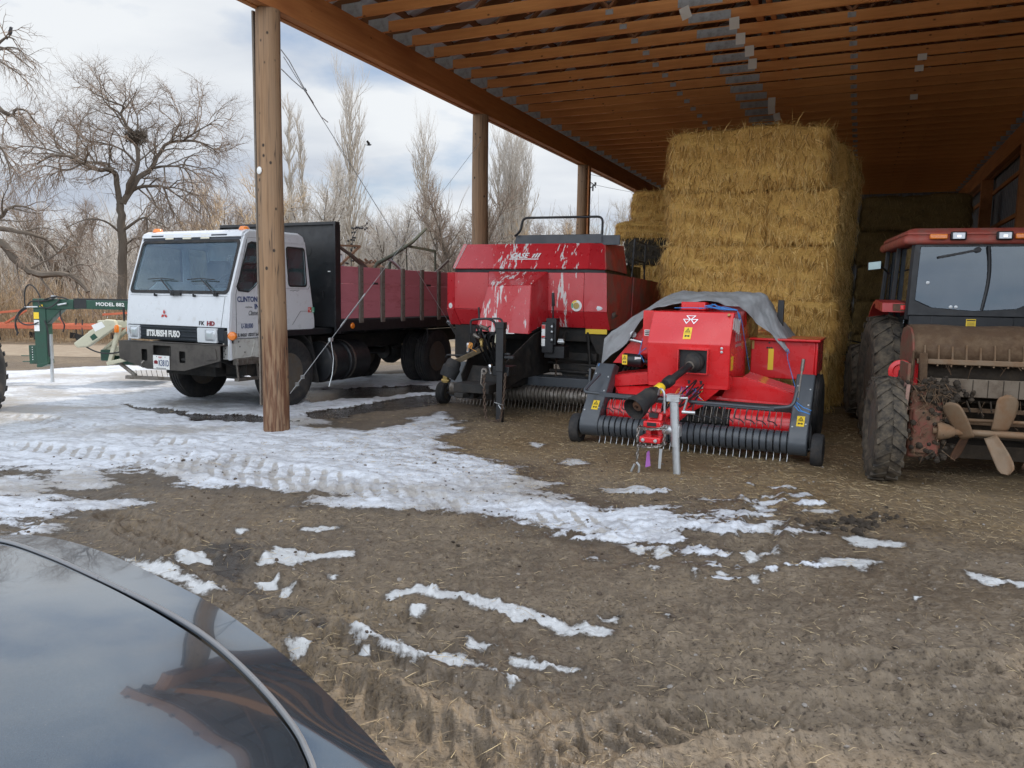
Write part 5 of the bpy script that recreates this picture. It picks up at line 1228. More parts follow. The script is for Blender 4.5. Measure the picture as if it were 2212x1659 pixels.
g = MB(); g.lathe([(.045, -.015), (.05, 0), (.045, .015), (.02, .015), (.02, -.015)], (JX-.20, JY-.09, .62), (0, 1, 0), 16, closed=True); g.tube([(JX-.235, JY-.09, .62), (JX-.245, JY-.10, .45), (JX-.20, JY-.10, .40), (JX-.175, JY-.1, .46)], .012, 8); g.build('chain_hook', M['steel'], B)
g = MB(); chain(g, [(.62, .95, .70), (.61, .95, .2), (.60, .96, -.08)], .055, .006); g.build('hanging_chain', M['rustchain'], B)
# hose bundle with its holder
rr = random.Random(3); g = MB(); bc = Vector((.12, -.55, 1.13))
g.tube(fillet([(-.13, -.55, 1.12), (-.14, -.55, 1.30), (.12, -.55, 1.33), (.22, -.5, 1.28), (.24, -.5, 1.12)], .05), .016, 8); g.tube(fillet([(.02, -.5, 1.32), (.30, -.48, 1.33), (.33, -.48, 1.24)], .05), .014, 8); g.cyl((-.02, -.52, 1.32), (-.03, -.52, 1.48), .014, 8); g.build('hose_holder', M['black_paint'], B)
for k in range(15):
    a = bc+Vector((rr.uniform(-.22, .22), rr.uniform(-.08, .08), rr.uniform(-.10, .10))); c_ = bc+Vector((rr.uniform(-.30, .22), rr.uniform(-.12, .1), rr.uniform(-.35, .05))); d = Vector((rr.uniform(-.1, .25), rr.uniform(-.3, .2), rr.uniform(.45, .70)))
    m_ = (a+c_)/2+Vector((rr.uniform(-.2, .1), rr.uniform(-.12, .05), rr.uniform(.02, .22)))
    g = MB(); P_ = []
    for i in range(13):
        t = i/12; P_.append(a*(1-t)**3+m_*3*t*(1-t)**2+c_*3*t*t*(1-t)+d*t**3)
    g.tube(P_, rr.choice((.009, .011, .014)), 6); g.build('hose', M['hose'], B)
for p, d, mt_ in (((-.16, -.56, .98), (-.1, 0, -1), 'galv'), ((.20, -.62, .70), (.1, 0, -1), 'chrome'), ((.05, -.6, 1.04), (.3, -.5, -.6), 'brass'), ((-.05, -.62, 1.1), (.6, -.4, -.2), 'steel'), ((.16, -.62, 1.18), (-.5, -.4, .3), 'steel')):
    g = MB(); g.lathe([(.022, 0), (.030, .01), (.030, .06), (.022, .07), (.020, .13), (.001, .14)], p, d, 12); g.build('hose_coupling', M[mt_], B)
g = MB(); g.extr([(.27, -.64, 1.0), (.36, -.64, 1.02), (.35, -.64, 1.12), (.32, -.64, 1.22), (.28, -.64, 1.10)], (0, .006, 0)); g.build('tag_plate', M['cream'], B, smooth=0)
g = MB(); rr = random.Random(8)
for k in range(8): g.tube([(-.07, -.63, .98), (-.07+rr.uniform(-.05, .05), -.66, .95+rr.uniform(-.05, .05)), (-.07+rr.uniform(-.08, .08), -.66, .93+rr.uniform(-.09, .05))], .004, 4)
g.build('twine_knot', M['twine_orange'], B)
# valve block right of the hood
g = MB(); g.box(.56, .72, .62, .78, .92, 1.32); g.box(.50, .68, .60, .66, .80, 1.26); g.cyl((.64, .70, 1.32), (.63, .70, 1.62), .014, 8); g.cyl((.64, .70, 1.50), (.63, .70, 1.70), .024, 10); g.box(.52, .84, .66, .90, .72, .90); g.cyl((.58, .60, 1.02), (.50, .60, 1.02), .012, 6)
for z in (.98, 1.12, 1.22): g.lathe([(.03, 0), (.03, .03), (.001, .035)], (.66, .62, z), (0, -1, 0), 12)
vb = g.build('valve_block', M['black_paint'], B, .006)
g = MB()
for z in (1.12, 1.20, 1.0): g.lathe([(.016, 0), (.016, .02), (.001, .022)], (.67, .585, z), (0, -1, 0), 10)
g.obox((.80, .64, .98), (1, 0, 0), (0, 1, 0), (0, 0, 1), .04, .03, .035); g.cyl((.76, .60, .97), (.86, .60, .97), .02, 8); g.build('fitting', M['galv'], vb)
g = MB(); g.box(.500, .555, .592, .599, .90, 1.22); s_ = g.build('sticker', M['decal_white'], vb, smooth=0)
g = MB(); g.box(.502, .553, .589, .5915, 1.16, 1.215); g.box(.502, .553, .589, .5915, 1.03, 1.055); g.build('sticker_band', M['decal_red'], s_, smooth=0)
# pickup with ribbed roller, tines, gauge wheels
PY = .62
g = MB(); g.lathe([(.11, 0), (.11, 2.30)], (-1.02, PY, .16), (1, 0, 0), 24)
for k in range(34):
    x = -.78+k*.062
    g.lathe([(.112, x+1.02), (.135, x+1.025), (.135, x+1.05), (.112, x+1.055)], (-1.02, PY, .16), (1, 0, 0), 24)
g.build('pickup_roller', M['steel'], B)
g = MB()
for k in range(36):
    x = -.80+k*.058; g.tube([(x, PY-.08, .12), (x+.004, PY-.13, .02), (x, PY-.16, -.05)], .005, 5)
g.build('pickup_tine', M['steel'], B)
g = MB(); g.extr([(-1.03, PY-.06, .06), (-1.03, PY+.12, .06), (-1.03, PY+.25, .55), (-1.03, PY+.02, .60)], (.25, 0, 0)); g.box(-1.04, -.70, PY-.05, PY+.1, .04, .20); g.box(-1.0, 1.25, PY+.10, PY+.5, .25, .42); g.extr([(1.24, PY-.06, .06), (1.24, PY+.12, .06), (1.24, PY+.25, .55), (1.24, PY+.02, .60)], (.04, 0, 0)); g.build('pickup_housing', M['slate'], B, .01)
for sx, x in ((-1, -1.16), (1, 1.40)):
    wheel(B, (x, PY-.02, .085), .172, .15, .095, face=sx, tread='rib', n=24, dish=.02)
    g = MB(); g.bar((x, PY-.02, .09), (x-sx*.14, PY+.02, .30), .03, .05); g.cyl((x-sx*.12, PY-.02, .09), (x, PY-.02, .09), .02, 8); g.build('wheel_arm', M['black_paint'], B)
for x in (-1.05, 1.05):
    for y in (3.1, 4.0): wheel(B, (x, y, .40), .485, .38, .26, face=1 if x > 0 else -1, lugs=18, n=30)
g = MB(); g.box(-.5, .5, 4.6, 6.2, .9, 1.5); g.build('bale_chute', M['black_paint'], B, .01)
# ================================================================== small square baler under a tarp
S = thing('small_baler', 'small bright red square baler with a grey tarp on top and a ribbed roller', 'baler', (1.93, 8.33, -.015), 26)
red = M['mf_red']
# hood: upper sloped face, lower face, flanks
u0, u1, u2 = (0, 1.18), (.20, 1.52), (.06, .69)
g = MB()
g.prism([(u0[0], u0[1]), (u1[0], u1[1]), (1.0, 1.53), (1.05, .74), (u2[0], u2[1])], 'x', -.485, .415)
hood = g.build('hood', red, S, .012)
g = MB(); g.prism([(.055, .69), (.055, .80), (.09, .80), (.09, .69)], 'x', -.47, .40); g.extr([(-.40, .060, .70), (.33, .060, .70), (.20, .075, .58), (.12, .08, .50), (-.22, .08, .50), (-.30, .075, .60)], (0, .02, 0)); g.build('apron', red, S, .004)
g = MB(); g.box(-.63, -.487, .30, .95, 1.02, 1.52); g.extr([(-.63, .302, 1.02), (-.487, .302, 1.02), (-.487, .42, .95), (-.63, .42, .95)], (0, .03, 0)); g.build('side_shield', red, S, .012)
g = MB(); g.box(-.26, .02, .55, .90, 1.53, 1.625); g.build('top_cover', red, S, .012)
for z in (1.14, 1.10):
    g = MB(); g.lathe([(.014, 0), (.014, .008), (.001, .010)], (.33, .0+.06*(1.18-z)/.49-.001, z), (0, -1, 0), 12); g.build('bolt', M['galv'], S)
g = MB(); g.lathe([(.016, 0), (.014, .03), (.001, .034)], (.36, .175, 1.485), (0, -1, .4), 10); g.build('latch', M['brass'], S)
for k in range(3):
    g = MB(); g.lathe([(.018, 0), (.018, .002), (.001, .0025)], (.005+.065*k-.02, .052, .77), (0, -1, 0), 12); g.box(-.027+.065*k, -.003+.065*k, .0495, .053, .735, .765); g.build('slot', M['ink'], S)
for x in (-.03, .13):
    g = MB(); g.lathe([(.012, 0), (.012, .01), (.001, .012)], (x, .05, .70), (0, -1, 0), 10); g.build('bolt', M['galv'], S)
# gearbox window with its frame, guard and drive shaft
g = MB(); wz0, wz1, wx0, wx1 = .855, 1.125, -.125, .205
for a in ((wx0, wx1, wz1-.012, wz1), (wx0, wx1, wz0, wz0+.012), (wx0, wx0+.012, wz0+.012, wz1-.012), (wx1-.012, wx1, wz0+.012, wz1-.012)): g.box(a[0], a[1], -.075, .10, a[2], a[3])
fr_ = g.build('gearbox_frame', red, S, .003)
g = MB(); g.box(wx0+.013, wx1-.013, .0-.012, .02, wz0+.013, wz1-.013); g.build('gearbox_opening', M['ink'], fr_)
g = MB(); hc = Vector((.055, -.02, .985)); dirS = Vector((-.30, -1.06, -.42)).normalized()
g.lathe([(.105, 0), (.108, .03), (.10, .055), (.095, .058), (.092, .085), (.075, .10), (.06, .13), (.045, .14)], hc, (-.15, -1, -.1), 24); guard = g.build('shaft_guard', M['rubber'], S)
for k in range(7):
    g2 = MB(); a = k*.9; g2.tube([hc+Vector((.10*math.cos(a), -.05, .10*math.sin(a))), hc+Vector((.06*math.cos(a), -.12, .06*math.sin(a)))], .006, 5)
p0 = hc+Vector((-.01, -.10, -.02)); q0 = Vector((-.185, -.80, .70)); dirS = (q0-p0).normalized(); p1 = q0; LS = (q0-p0).length
g = MB(); g.cyl(p0, p1, .038, 18); g.lathe([(.04, 0), (.058, .015), (.058, .10), (.050, .12)], p0+dirS*(LS*.52), dirS, 18); g.cyl(p0+dirS*LS*.62, q0, .048, 18)
g.lathe([(.050, LS-.07), (.072, LS-.03), (.072, LS+.03), (.055, LS+.05)], p0, dirS, 18); sh = g.build('drive_shaft', M['black_paint'], S)
g = MB(); g.lathe([(.050, LS-.17), (.053, LS-.165), (.053, LS-.085), (.050, LS-.08)], p0, dirS, 24); g.build('warning_band', M['decal_yellow'], sh)
d2 = (Vector((-.30, -1.08, .56))-q0).normalized(); g = MB(); g.lathe([(.058, 0), (.088, .03), (.092, .13), (.096, .17), (.116, .24), (.120, .31), (.116, .312), (.095, .20), (.06, .08), (.001, .08)], q0, d2, 28); cone = g.build('shaft_cone', M['rubber'], sh)
g = MB(); e = q0+d2*.22
g.lathe([(.03, -.10), (.05, -.05), (.06, 0), (.05, .04), (.022, .045), (.022, -.03)], e, d2, 16); g.cyl(e+Vector((-.055, 0, 0)), e+Vector((.055, 0, 0)), .018, 10); g.build('yoke', M['rust'], sh)
g = MB(); 
for k in range(3): g.tube([p0+dirS*(.02+.012*k)+(dirS.orthogonal().normalized()*math.cos(a)+dirS.cross(dirS.orthogonal()).normalized()*math.sin(a))*.044 for a in [j*math.pi/8 for j in range(17)]], .005, 5, cap=False)
g.build('wrapped_twine', M['stake'], sh)
# emblem: three overlapping triangles in bright metal, set on the sloped face
sl = Vector((0, u1[0]-u0[0], u1[1]-u0[1])).normalized(); nn = Vector((0, -sl.z, sl.y)); X_ = Vector((1, 0, 0))
def onface(x, z, off=.003): t = (z-u0[1])/(u1[1]-u0[1]); return Vector((x, u0[0]+t*(u1[0]-u0[0]), z))+nn*off
def tri_frame(g, c, w, h, t):
    o = [c-X_*w/2+sl*h/2, c+X_*w/2+sl*h/2, c-sl*h/2]; ctr = (o[0]+o[1]+o[2])/3; i_ = [ctr+(p-ctr)*(1-t) for p in o]
    for k in range(3): g.extr([o[k], o[(k+1) % 3], i_[(k+1) % 3], i_[k]], nn*.005)
g = MB(); ec = onface(-.045, 1.425)
tri_frame(g, ec+sl*.026, .112, .058, .30); tri_frame(g, ec-sl*.020-X_*.041, .086, .062, .34); tri_frame(g, ec-sl*.020+X_*.041, .086, .062, .34); g.build('emblem', M['chrome'], S, smooth=0)
decal(S, 'warning_sticker', onface(-.055, 1.285, .0), X_, sl, .085, .145, nn)
# right flank: grey stripe decal, lettering ghost, yellow tag
g = MB()
for k in range(4): g.extr([(.4165, .10+.10*k, 1.34-.02*k), (.4165, .17+.12*k, 1.34-.02*k), (.4165, .20+.12*k, 1.46-.005*k), (.4165, .14+.10*k, 1.46-.005*k)], (.001, 0, 0))
g.build('side_decal', M['decal_white'], hood, smooth=0)
g = MB(); g.box(.4160, .4175, .10, .22, .90, 1.05); g.build('side_sticker', M['decal_yellow'], hood, smooth=0)
g = MB()
for k in range(3): g.box(.4160, .4172, .32+.13*k, .42+.13*k, 1.14, 1.17); g.box(.4160, .4172, .32+.13*k, .40+.13*k, 1.20, 1.28)
g.build('side_mark', M['galv'], hood, smooth=0)
g = MB(); g.obox((-.565, .298, 1.265), X_, (0, 0, 1), (0, 1, 0), .042, .035, .002); o = g.build('sticker', M['decal_white'], S, smooth=0)
g = MB()
for k in range(3): g.obox((-.565, .2945, 1.245+.02*k), X_, (0, 0, 1), (0, 1, 0), .034, .006, .001)
g.build('sticker_print', M['ink'], o, smooth=0)
# chamber, hopper, rear body
g = MB(); g.box(-.45, .30, 1.05, 4.2, .62, 1.20); g.box(-.62, .36, .95, 2.1, .45, .95); g.box(-.40, .40, 1.0, 2.0, 1.2, 1.60); g.build('bale_chamber', red, S, .015)
g = MB(); g.box(.455, 1.17, 1.15, 1.95, .74, 1.185); g.prism([(1.09, 1.185), (1.09, 1.215), (2.0, 1.215), (2.0, 1.185)], 'x', .44, 1.225); g.box(1.17, 1.20, 1.15, 1.95, .80, 1.184)
hop = g.build('twine_box', red, S, .01)
g = MB(); g.obox((.685, 1.147, .965), X_, (0, 0, 1), (0, 1, 0), .03, .125, .002); g.build('warning_strip', M['decal_yellow'], hop, smooth=0)
g = MB()
for x, z in ((.66, 1.16), (.64, 1.10), (.69, 1.10), (.665, 1.10)): g.lathe([(.012, 0), (.012, .002), (.001, .003)], (x, 1.149, z), (0, -1, 0), 10)
g.build('hole', M['ink'], hop)
g = MB(); g.box(.465, .49, 1.138, 1.149, 1.08, 1.18); g.build('hinge', M['brass'], hop, smooth=0)
g = MB(); g.box(.70, .77, 1.4, 1.46, 1.2, 1.66); g.build('upright', M['black_paint'], S, .006)
g = MB(); g.extr([(-1.12, .72, .86), (-.60, .72, .86), (-.60, .72, 1.46), (-.72, .72, 1.36)], (0, .03, 0)); g.build('left_shield', red, S, .006)
g = MB(); g.cyl((-.90, .66, 1.16), (-.74, .66, 1.13), .018, 8); g.lathe([(.04, 0), (.04, .02), (.001, .025)], (-.86, .705, 1.22), (0, -1, 0), 14); g.build('fitting', M['galv'], S)
# hydraulic canister on the left
g = MB(); g.lathe([(.06, 0), (.075, .01), (.075, .24), (.06, .25), (.03, .26), (.03, .34)], (-.90, .46, .935), (1, -.05, -.05), 22); can = g.build('drive_guard', M['black_paint'], S)
decal(can, 'warning_sticker', (-.86, .383, .935), X_, (0, 0, 1), .062, .115, (0, -1, 0))
g = MB(); g.obox((-.70, .382, .955), X_, (0, 0, 1), (0, 1, 0), .038, .018, .003); g.build('label_plate', M['decal_white'], can, smooth=0)
# pickup frame: sloping red beams, deck, reel
g = MB()
g.extr([(-1.0, .30, .735), (-.48, .28, .815), (-.48, .28, .68), (-.95, .30, .62), (-1.0, .30, .64)], (0, .05, 0)); g.extr([(-1.0, .30, .735), (-.48, .28, .815), (-.48, .75, .83), (-1.0, .75, .75)], (0, 0, .012)); g.extr([(-.95, .32, .62), (-.48, .32, .66), (-.40, .20, .52), (-.85, .20, .52)], (0, .02, 0)); g.build('pickup_deck', red, S, .004); g = MB(); g.extr([(.40, .28, .81), (.52, .28, .815), (1.12, .30, .645), (1.10, .30, .53), (.28, .30, .56)], (0, .05, 0))
g.extr([(.52, .28, .815), (1.12, .30, .645), (1.12, .75, .66), (.52, .75, .83)], (0, 0, .012))
g.extr([(.20, .32, .57), (1.10, .32, .54), (1.05, .18, .46), (.30, .18, .47)], (0, .02, 0))
g.build('pickup_deck', red, S, .004)
g = MB(); g.cyl((-.93, .12, .35), (-.30, .12, .35), .14, 24); g.cyl((.45, .12, .35), (1.06, .12, .35), .14, 24); g.extr([(-.93, .26, .2), (1.05, .26, .2), (1.05, .30, .58), (-.93, .30, .6)], (0, .02, 0)); g.build('auger', M['mf_red'], S)
g = MB(); g.box(-.93, 1.06, .20, .25, .12, .55); g.cyl((-.3, .12, .35), (.45, .12, .35), .10, 16)
for k in range(6): g.bar((-.25+.12*k, .05, .52), (-.2+.12*k, -.02, .25), .02, .03)
g.build('pickup_core', M['chassis'], S)
g = MB()
for k in range(32):
    x = -.90+k*.0605; g.tube([(x, -.05, .34), (x, -.02, .42), (x+.003, .02, .50)], .004, 5)
g.build('pickup_tine', M['steel'], S)
# ribbed roller at the front, made of sleeves
ry, rz, x0, x1 = -.15, .222, -.945, 1.07
g = MB(); g.cyl((x0, ry, rz), (x1, ry, rz), .092, 20); g.build('roller_core', M['ink'], S)
g = MB(); N_ = 30; dxr = (x1-x0)/N_
for k in range(N_): g.lathe([(.10, .004), (.114, .004), (.117, .007), (.117, dxr-.013), (.114, dxr-.010), (.10, dxr-.010)], (x0+k*dxr, ry, rz), (1, 0, 0), 24)
g.build('ribbed_roller', M['slate'], S)
g = MB()
for k in range(N_+1):
    x = x0+k*dxr-.004; g.tube([(x, ry+.0, rz-.10), (x+.004, ry-.025, .07), (x+.002, ry-.04, .03), (x, ry-.03, .005)], .0042, 5)
g.build('spring_tine', M['galv'], S)
# end boxes, gauge wheels
for sx in (-1, 1):
    xa, xb = (-1.165, -.945) if sx < 0 else (1.07, 1.255)
    prof = [(ry+.125*math.cos(R(a)), rz+.125*math.sin(R(a))) for a in range(150, 331, 20)]+[(.02, .28), (.46, .84), (.28, .89), (-.255, .30)]
    g = MB(); g.prism(prof, 'x', xa, xb); eb = g.build('end_box', M['slate'], S, .012)
    t_ = Vector((0, .50, .47)).normalized()
    fn_ = Vector((0, -.68, .72)).normalized()
    cx_ = (xa+xb)/2+(.03 if sx < 0 else .01)
    decal(eb, 'warning_sticker', Vector((cx_, -.035, .593)) if 0 else Vector((cx_, -.125, .443)), X_, (0, .535, .59), .075, .125, (0, -.59, .535))
    g = MB()
    for (x, t) in ((xa+.03, .15), (xb-.03, .2), (xb-.03, .75), (xa+.03, .8), (xb-.03, .5)):
        p = Vector((x, -.255+.535*t, .30+.59*t)); g.lathe([(.009, 0), (.009, .008), (.001, .010)], p, (0, -.59, .535), 8)
    g.build('bolt', M['galv'], eb)
    wx = -1.245 if sx < 0 else 1.345; wy = -.10
    wheel(S, (wx, wy, .158), .172, .115, .105, face=sx, n=28, dish=.02)
    g = MB(); g.cyl((wx, wy, .158), (wx-sx*.10, wy, .158), .022, 10); g.bar((wx-sx*.07, wy, .158), (wx-sx*.10, wy+.2, .36), .025, .05); g.build('wheel_arm', M['black_paint'], S)
# wind guard: bent bar with hanging wire fingers, two handles
g = MB(); g.tube(fillet([(-1.05, .06, .78), (-1.14, -.24, .600), (-.55, -.27, .585), (.90, -.27, .575), (1.10, -.22, .60), (1.12, -.12, .75)], .07), .019, 10); g.box(-.93, -.40, -.285, -.255, .567, .605); g.box(.15, .93, -.285, -.255, .555, .593); wg = g.build('wind_guard', M['slate'], S)
g = MB()
for k in range(17):
    x = -.86+k*.11
    if -.15 < x < .05: continue
    g = MB(); g.tube(fillet([(x, -.25, .59), (x-.01, -.29, .54), (x-.035, -.25, .44), (x+.02, -.17, .42), (x+.05, -.14, .38)], .03), .006, 6); g.build('guard_finger', M['slate'], wg)
g = MB(); g.tube([(1.13, -.1, .68), (1.15, -.03, .98), (1.155, -.02, 1.06)], .010, 8); g.cyl((1.147, -.035, .95), (1.156, -.02, 1.07), .018, 10); g.build('hand_lever', M['steel'], S)
# drawbar, hitch head, chain, jack
ht = Vector((-.045, -1.12, .42)); hb_ = Vector((.03, .20, .56)); dd = (ht-hb_).normalized()
g = MB(); g.bar(hb_, ht, .11, .15); g.extr([(.10, .05, .66), (.16, .05, .50), (.02, -.75, .43), (.0, -.75, .55)], (-.03, 0, 0)); bar_ = g.build('drawbar', red, S, .008)
g = MB(); hx = ht; g.box(hx.x-.085, hx.x+.085, hx.y-.16, hx.y+.02, .44, .50); g.box(hx.x-.10, hx.x+.10, hx.y-.22, hx.y-.06, .30, .36); g.box(hx.x-.085, hx.x-.03, hx.y-.06, hx.y+.04, .30, .47); g.box(hx.x+.03, hx.x+.085, hx.y-.06, hx.y+.04, .30, .47); g.prism([(hx.y-.10, .50), (hx.y+.08, .50), (hx.y+.06, .56), (hx.y-.06, .57)], 'x', hx.x-.06, hx.x+.08); hd = g.build('hitch_head', red, S, .012)
g = MB(); g.box(hx.x-.045, hx.x+.045, hx.y-.163, hx.y-.05, .455, .49); g.box(hx.x-.04, hx.x+.04, hx.y-.12, hx.y-.06, .53, .574); g.build('hitch_slot', M['ink'], hd)
g = MB()
for sx in (-.06, .06): g.lathe([(.018, 0), (.018, .014), (.001, .016)], (hx.x+sx, hx.y-.222, .33), (0, -1, 0), 6)
g.build('bolt', M['galv'], hd)
g = MB(); loop = lambda z, dx, r1, r2: [(hx.x+r1*math.cos(a), hx.y-.10+r2*math.sin(a), z+dx*math.cos(a)) for a in [k*math.pi/14 for k in range(29)]]
chain(g, loop(.44, .01, .135, .15), .042, .0065); chain(g, loop(.27, .015, .125, .14), .042, .0065); chain(g, [(hx.x-.13, hx.y-.16, .42), (hx.x-.125, hx.y-.18, .30)], .042, .0065); chain(g, [(hx.x+.13, hx.y-.16, .42), (hx.x+.12, hx.y-.16, .28)], .042, .0065); chain(g, [(hx.x-.12, hx.y-.17, .27), (hx.x-.125, hx.y-.18, .12)], .042, .0065)
g.build('safety_chain', M['chain'], S)
g = MB(); k0 = Vector((hx.x-.13, hx.y-.18, .10)); g.tube(fillet([k0, k0+Vector((.03, 0, -.03)), k0+Vector((.025, 0, -.15)), k0+Vector((-.03, 0, -.17)), k0+Vector((-.05, 0, -.10)), k0+Vector((-.015, 0, -.02))], .02), .011, 8); g.build('chain_hook', M['galv'], S)
g = MB(); g.extr([(hx.x+.085, hx.y-.17, .25), (hx.x+.115, hx.y-.17, .25), (hx.x+.105, hx.y-.17, .06), (hx.x+.08, hx.y-.17, .06)], (0, .004, 0)); g.build('strap_end', M['galv'], S, smooth=0)
g = MB(); g.extr([(hx.x-.04, hx.y-.15, .2), (hx.x-.015, hx.y-.15, .22), (hx.x+.0, hx.y-.15, .07), (hx.x-.05, hx.y-.15, .05)], (0, .003, 0)); g.build('ribbon', M['purple'], S, smooth=0)
jx, jy = .175, -1.20
g = MB(); g.tube([(jx-.005, jy, .27), (jx-.035, jy, .72)], .042, 18); g.tube([(jx+.022, jy, -.02), (jx-.002, jy, .29)], .036, 18); jk = g.build('jack', M['galv'], S)
g = MB(); g.box(jx-.095, jx+.025, jy-.05, jy+.05, .70, .755); g.box(jx-.10, jx+.03, jy-.055, jy+.055, .755, .765); g.cyl((jx+.0, jy, .73), (jx+.09, jy+.02, .735), .012, 8); g.cyl((jx+.085, jy+.02, .735), (jx+.05, jy+.03, .60), .010, 8); g.cyl((jx+.04, jy+.02, .60), (jx+.16, jy+.03, .60), .016, 8); g.build('jack_crank', M['galv'], jk)
g = MB(); g.cyl((jx-.13, jy+.01, .42), (jx-.03, jy+.01, .42), .045, 16); g.box(jx-.05, jx+.03, jy-.02, jy+.08, .36, .47); g.lathe([(.012, 0), (.012, .02), (.001, .022)], (jx-.1, jy-.03, .42), (0, -1, 0), 8); g.build('jack_bracket', M['galv'], jk)
# stand pipe, hoses and twine ends on the drawbar
g = MB(); g.tube(fillet([(hx.x+.06, hx.y+.08, .50), (hx.x+.05, hx.y+.08, .76), (hx.x+.0, hx.y+.10, .80), (hx.x-.03, hx.y+.15, .72)], .04), .011, 8); g.build('hose_stand', M['galv'], S)
rr = random.Random(12)
for k in range(7):
    a = Vector((-.02+rr.uniform(-.1, .14), -.9+rr.uniform(-.1, .3), .50)); c_ = Vector((.1+rr.uniform(-.05, .1), .0, .70+rr.uniform(-.05, .1))); g = MB(); g.tube(arc(a, c_, rr.uniform(-.02, .12), 8, (rr.uniform(-.5, .5), -.6, -.6)), .009, 6); g.build('hose', M['hose'], S)
for mt_, n_ in (('twine_orange', 9), ('purple', 5), ('twine_blue', 5)):
    g = MB()
    for k in range(n_):
        p = Vector((.02+rr.uniform(-.12, .14), -.04, .66+rr.uniform(-.02, .04))); g.tube([p, p+Vector((rr.uniform(-.08, .06), -.05, rr.uniform(-.10, .03))), p+Vector((rr.uniform(-.12, .10), -.06, rr.uniform(-.22, -.05)))], .004, 4)
    g.build('twine_end', M[mt_], S)
for x in (-1.05, 1.13): wheel(S, (x, 1.45, .40), .40, .26, .20, face=1 if x > 0 else -1, tread='rib')
g = MB(); g.cyl((-1.1, 1.45, .40), (1.13, 1.45, .40), .05, 10); g.build('axle', M['chassis'], S)
# the tarp lies over the knotters: a thing of its own
F_ = [(-1.35, .95, .78), (-1.22, .80, .90), (-.95, .66, 1.10), (-.72, .54, 1.40), (-.56, .50, 1.545), (-.30, .56, 1.60), (.02, .60, 1.645), (.26, .72, 1.59), (.40, .86, 1.55), (.52, .98, 1.40), (.70, 1.06, 1.25), (.87, 1.10, 1.05)]
T_ = [(-1.42, 1.25, 1.14), (-1.30, 1.22, 1.24), (-1.05, 1.18, 1.41), (-.78, 1.16, 1.58), (-.50, 1.22, 1.745), (-.25, 1.25, 1.765), (.05, 1.25, 1.755), (.32, 1.25, 1.765), (.56, 1.28, 1.745), (.66, 1.28, 1.56), (.78, 1.25, 1.33), (.90, 1.22, 1.12)]
K_ = [(-1.45, 2.6, .95), (-1.3, 2.6, 1.1), (-1.0, 2.6, 1.25), (-.7, 2.6, 1.4), (-.5, 2.6, 1.5), (-.25, 2.6, 1.5), (.05, 2.6, 1.5), (.3, 2.6, 1.5), (.5, 2.6, 1.48), (.65, 2.6, 1.35), (.8, 2.6, 1.2), (.95, 2.4, 1.1)]
def crm(P, t):
    n = len(P)-1; t = t*n; i = min(int(t), n-1); f = t-i; p = [Vector(P[max(0, min(n, i+k))]) for k in (-1, 0, 1, 2)]
    return .5*((2*p[1])+(p[2]-p[0])*f+(2*p[0]-5*p[1]+4*p[2]-p[3])*f*f+(3*p[1]-p[0]-3*p[2]+p[3])*f**3)
rows = []; nu = 110
for j in range(46):
    v = j/45; row = []
    for i in range(nu):
        u = i/(nu-1); a, b_, c_ = crm(F_, u), crm(T_, u), crm(K_, u)
        p = a.lerp(b_, v/.5) if v < .5 else b_.lerp(c_, (v-.5)/.5)
        rdg = abs(v-.5)
        if rdg < .06: p += Vector((0, 0, -.012*(1-rdg/.06)))
        wk = .011*math.sin(u*58+v*9+2*math.sin(v*11))+.009*math.sin(u*31-v*23)+.012*math.sin(v*26+u*12)*math.sin(u*17)+.005*math.sin(u*120+v*60)
        p += Vector((.2*wk, -.4*wk, wk*.55)); row.append(p)
    rows.append(row)
g = MB(); g.grid(rows); tarp = solid(g.build('tarp', M['tarp'], None, recalc=False), .003)
tarp.location = S.location; tarp.rotation_euler = S.rotation_euler
tag(tarp, 'grey weathered tarp draped over the top of the small red baler', 'tarp')
# blue twine tying the tarp down
rr = random.Random(4)
def twine(name, pl_, label):
    g = MB()
    for P in pl_: g.tube(P, .0048, 5)
    o = g.build(name, M['twine_blue'], None); o.location = S.location; o.rotation_euler = S.rotation_euler; tag(o, label, 'twine', 'blue twine tying down the tarp'); return o
bun = [[Vector((.0+.03*k+rr.uniform(-.03, .03), .40, 1.555+rr.uniform(-.01, .03))), Vector((.12+rr.uniform(-.06, .06), .38, 1.58+rr.uniform(-.02, .03))), Vector((.24+rr.uniform(-.05, .05), .34, 1.56+rr.uniform(-.02, .02))), Vector((.42, .30, 1.545)), Vector((.44, .34, 1.48+rr.uniform(-.05, .02)))] for k in range(7)]
twine('twine', bun+[[(-.28, .34, 1.555), (-.1, .32, 1.56), (.05, .34, 1.56)], [(.44, .34, 1.50), (.46, .38, 1.42), (.455, .70, 1.18), (.47, 1.0, .84)]], 'blue twine bunched along the top of the bright red hood')
twine('twine', [[(-1.34, .93, .80), (-1.10, .28, .86), (-1.13, .22, .74), (-1.12, .12, .70)], [(-1.33, .93, .82), (-1.13, .26, .88), (-1.16, .22, .78), (-1.12, .12, .71)], [(-1.34, .93, .80), (-1.06, .24, .84), (-1.09, .18, .72)]], 'blue twine tied to the left grey end box')
twine('twine', [[(.87, 1.10, 1.06), (.90, .90, 1.0), (1.13, -.05, .66)], [(1.12, -.14, .64), (1.20, -.22, .60), (1.28, -.26, .58), (1.26, -.28, .55), (1.16, -.26, .57), (1.11, -.20, .61)], [(1.12, -.14, .63), (1.18, -.24, .57), (1.27, -.28, .545)], [(.85, 1.09, 1.07), (.88, 1.06, 1.10), (.90, 1.07, 1.06), (.87, 1.08, 1.04)]], 'blue twine from the right tarp corner, looped on the right end box')
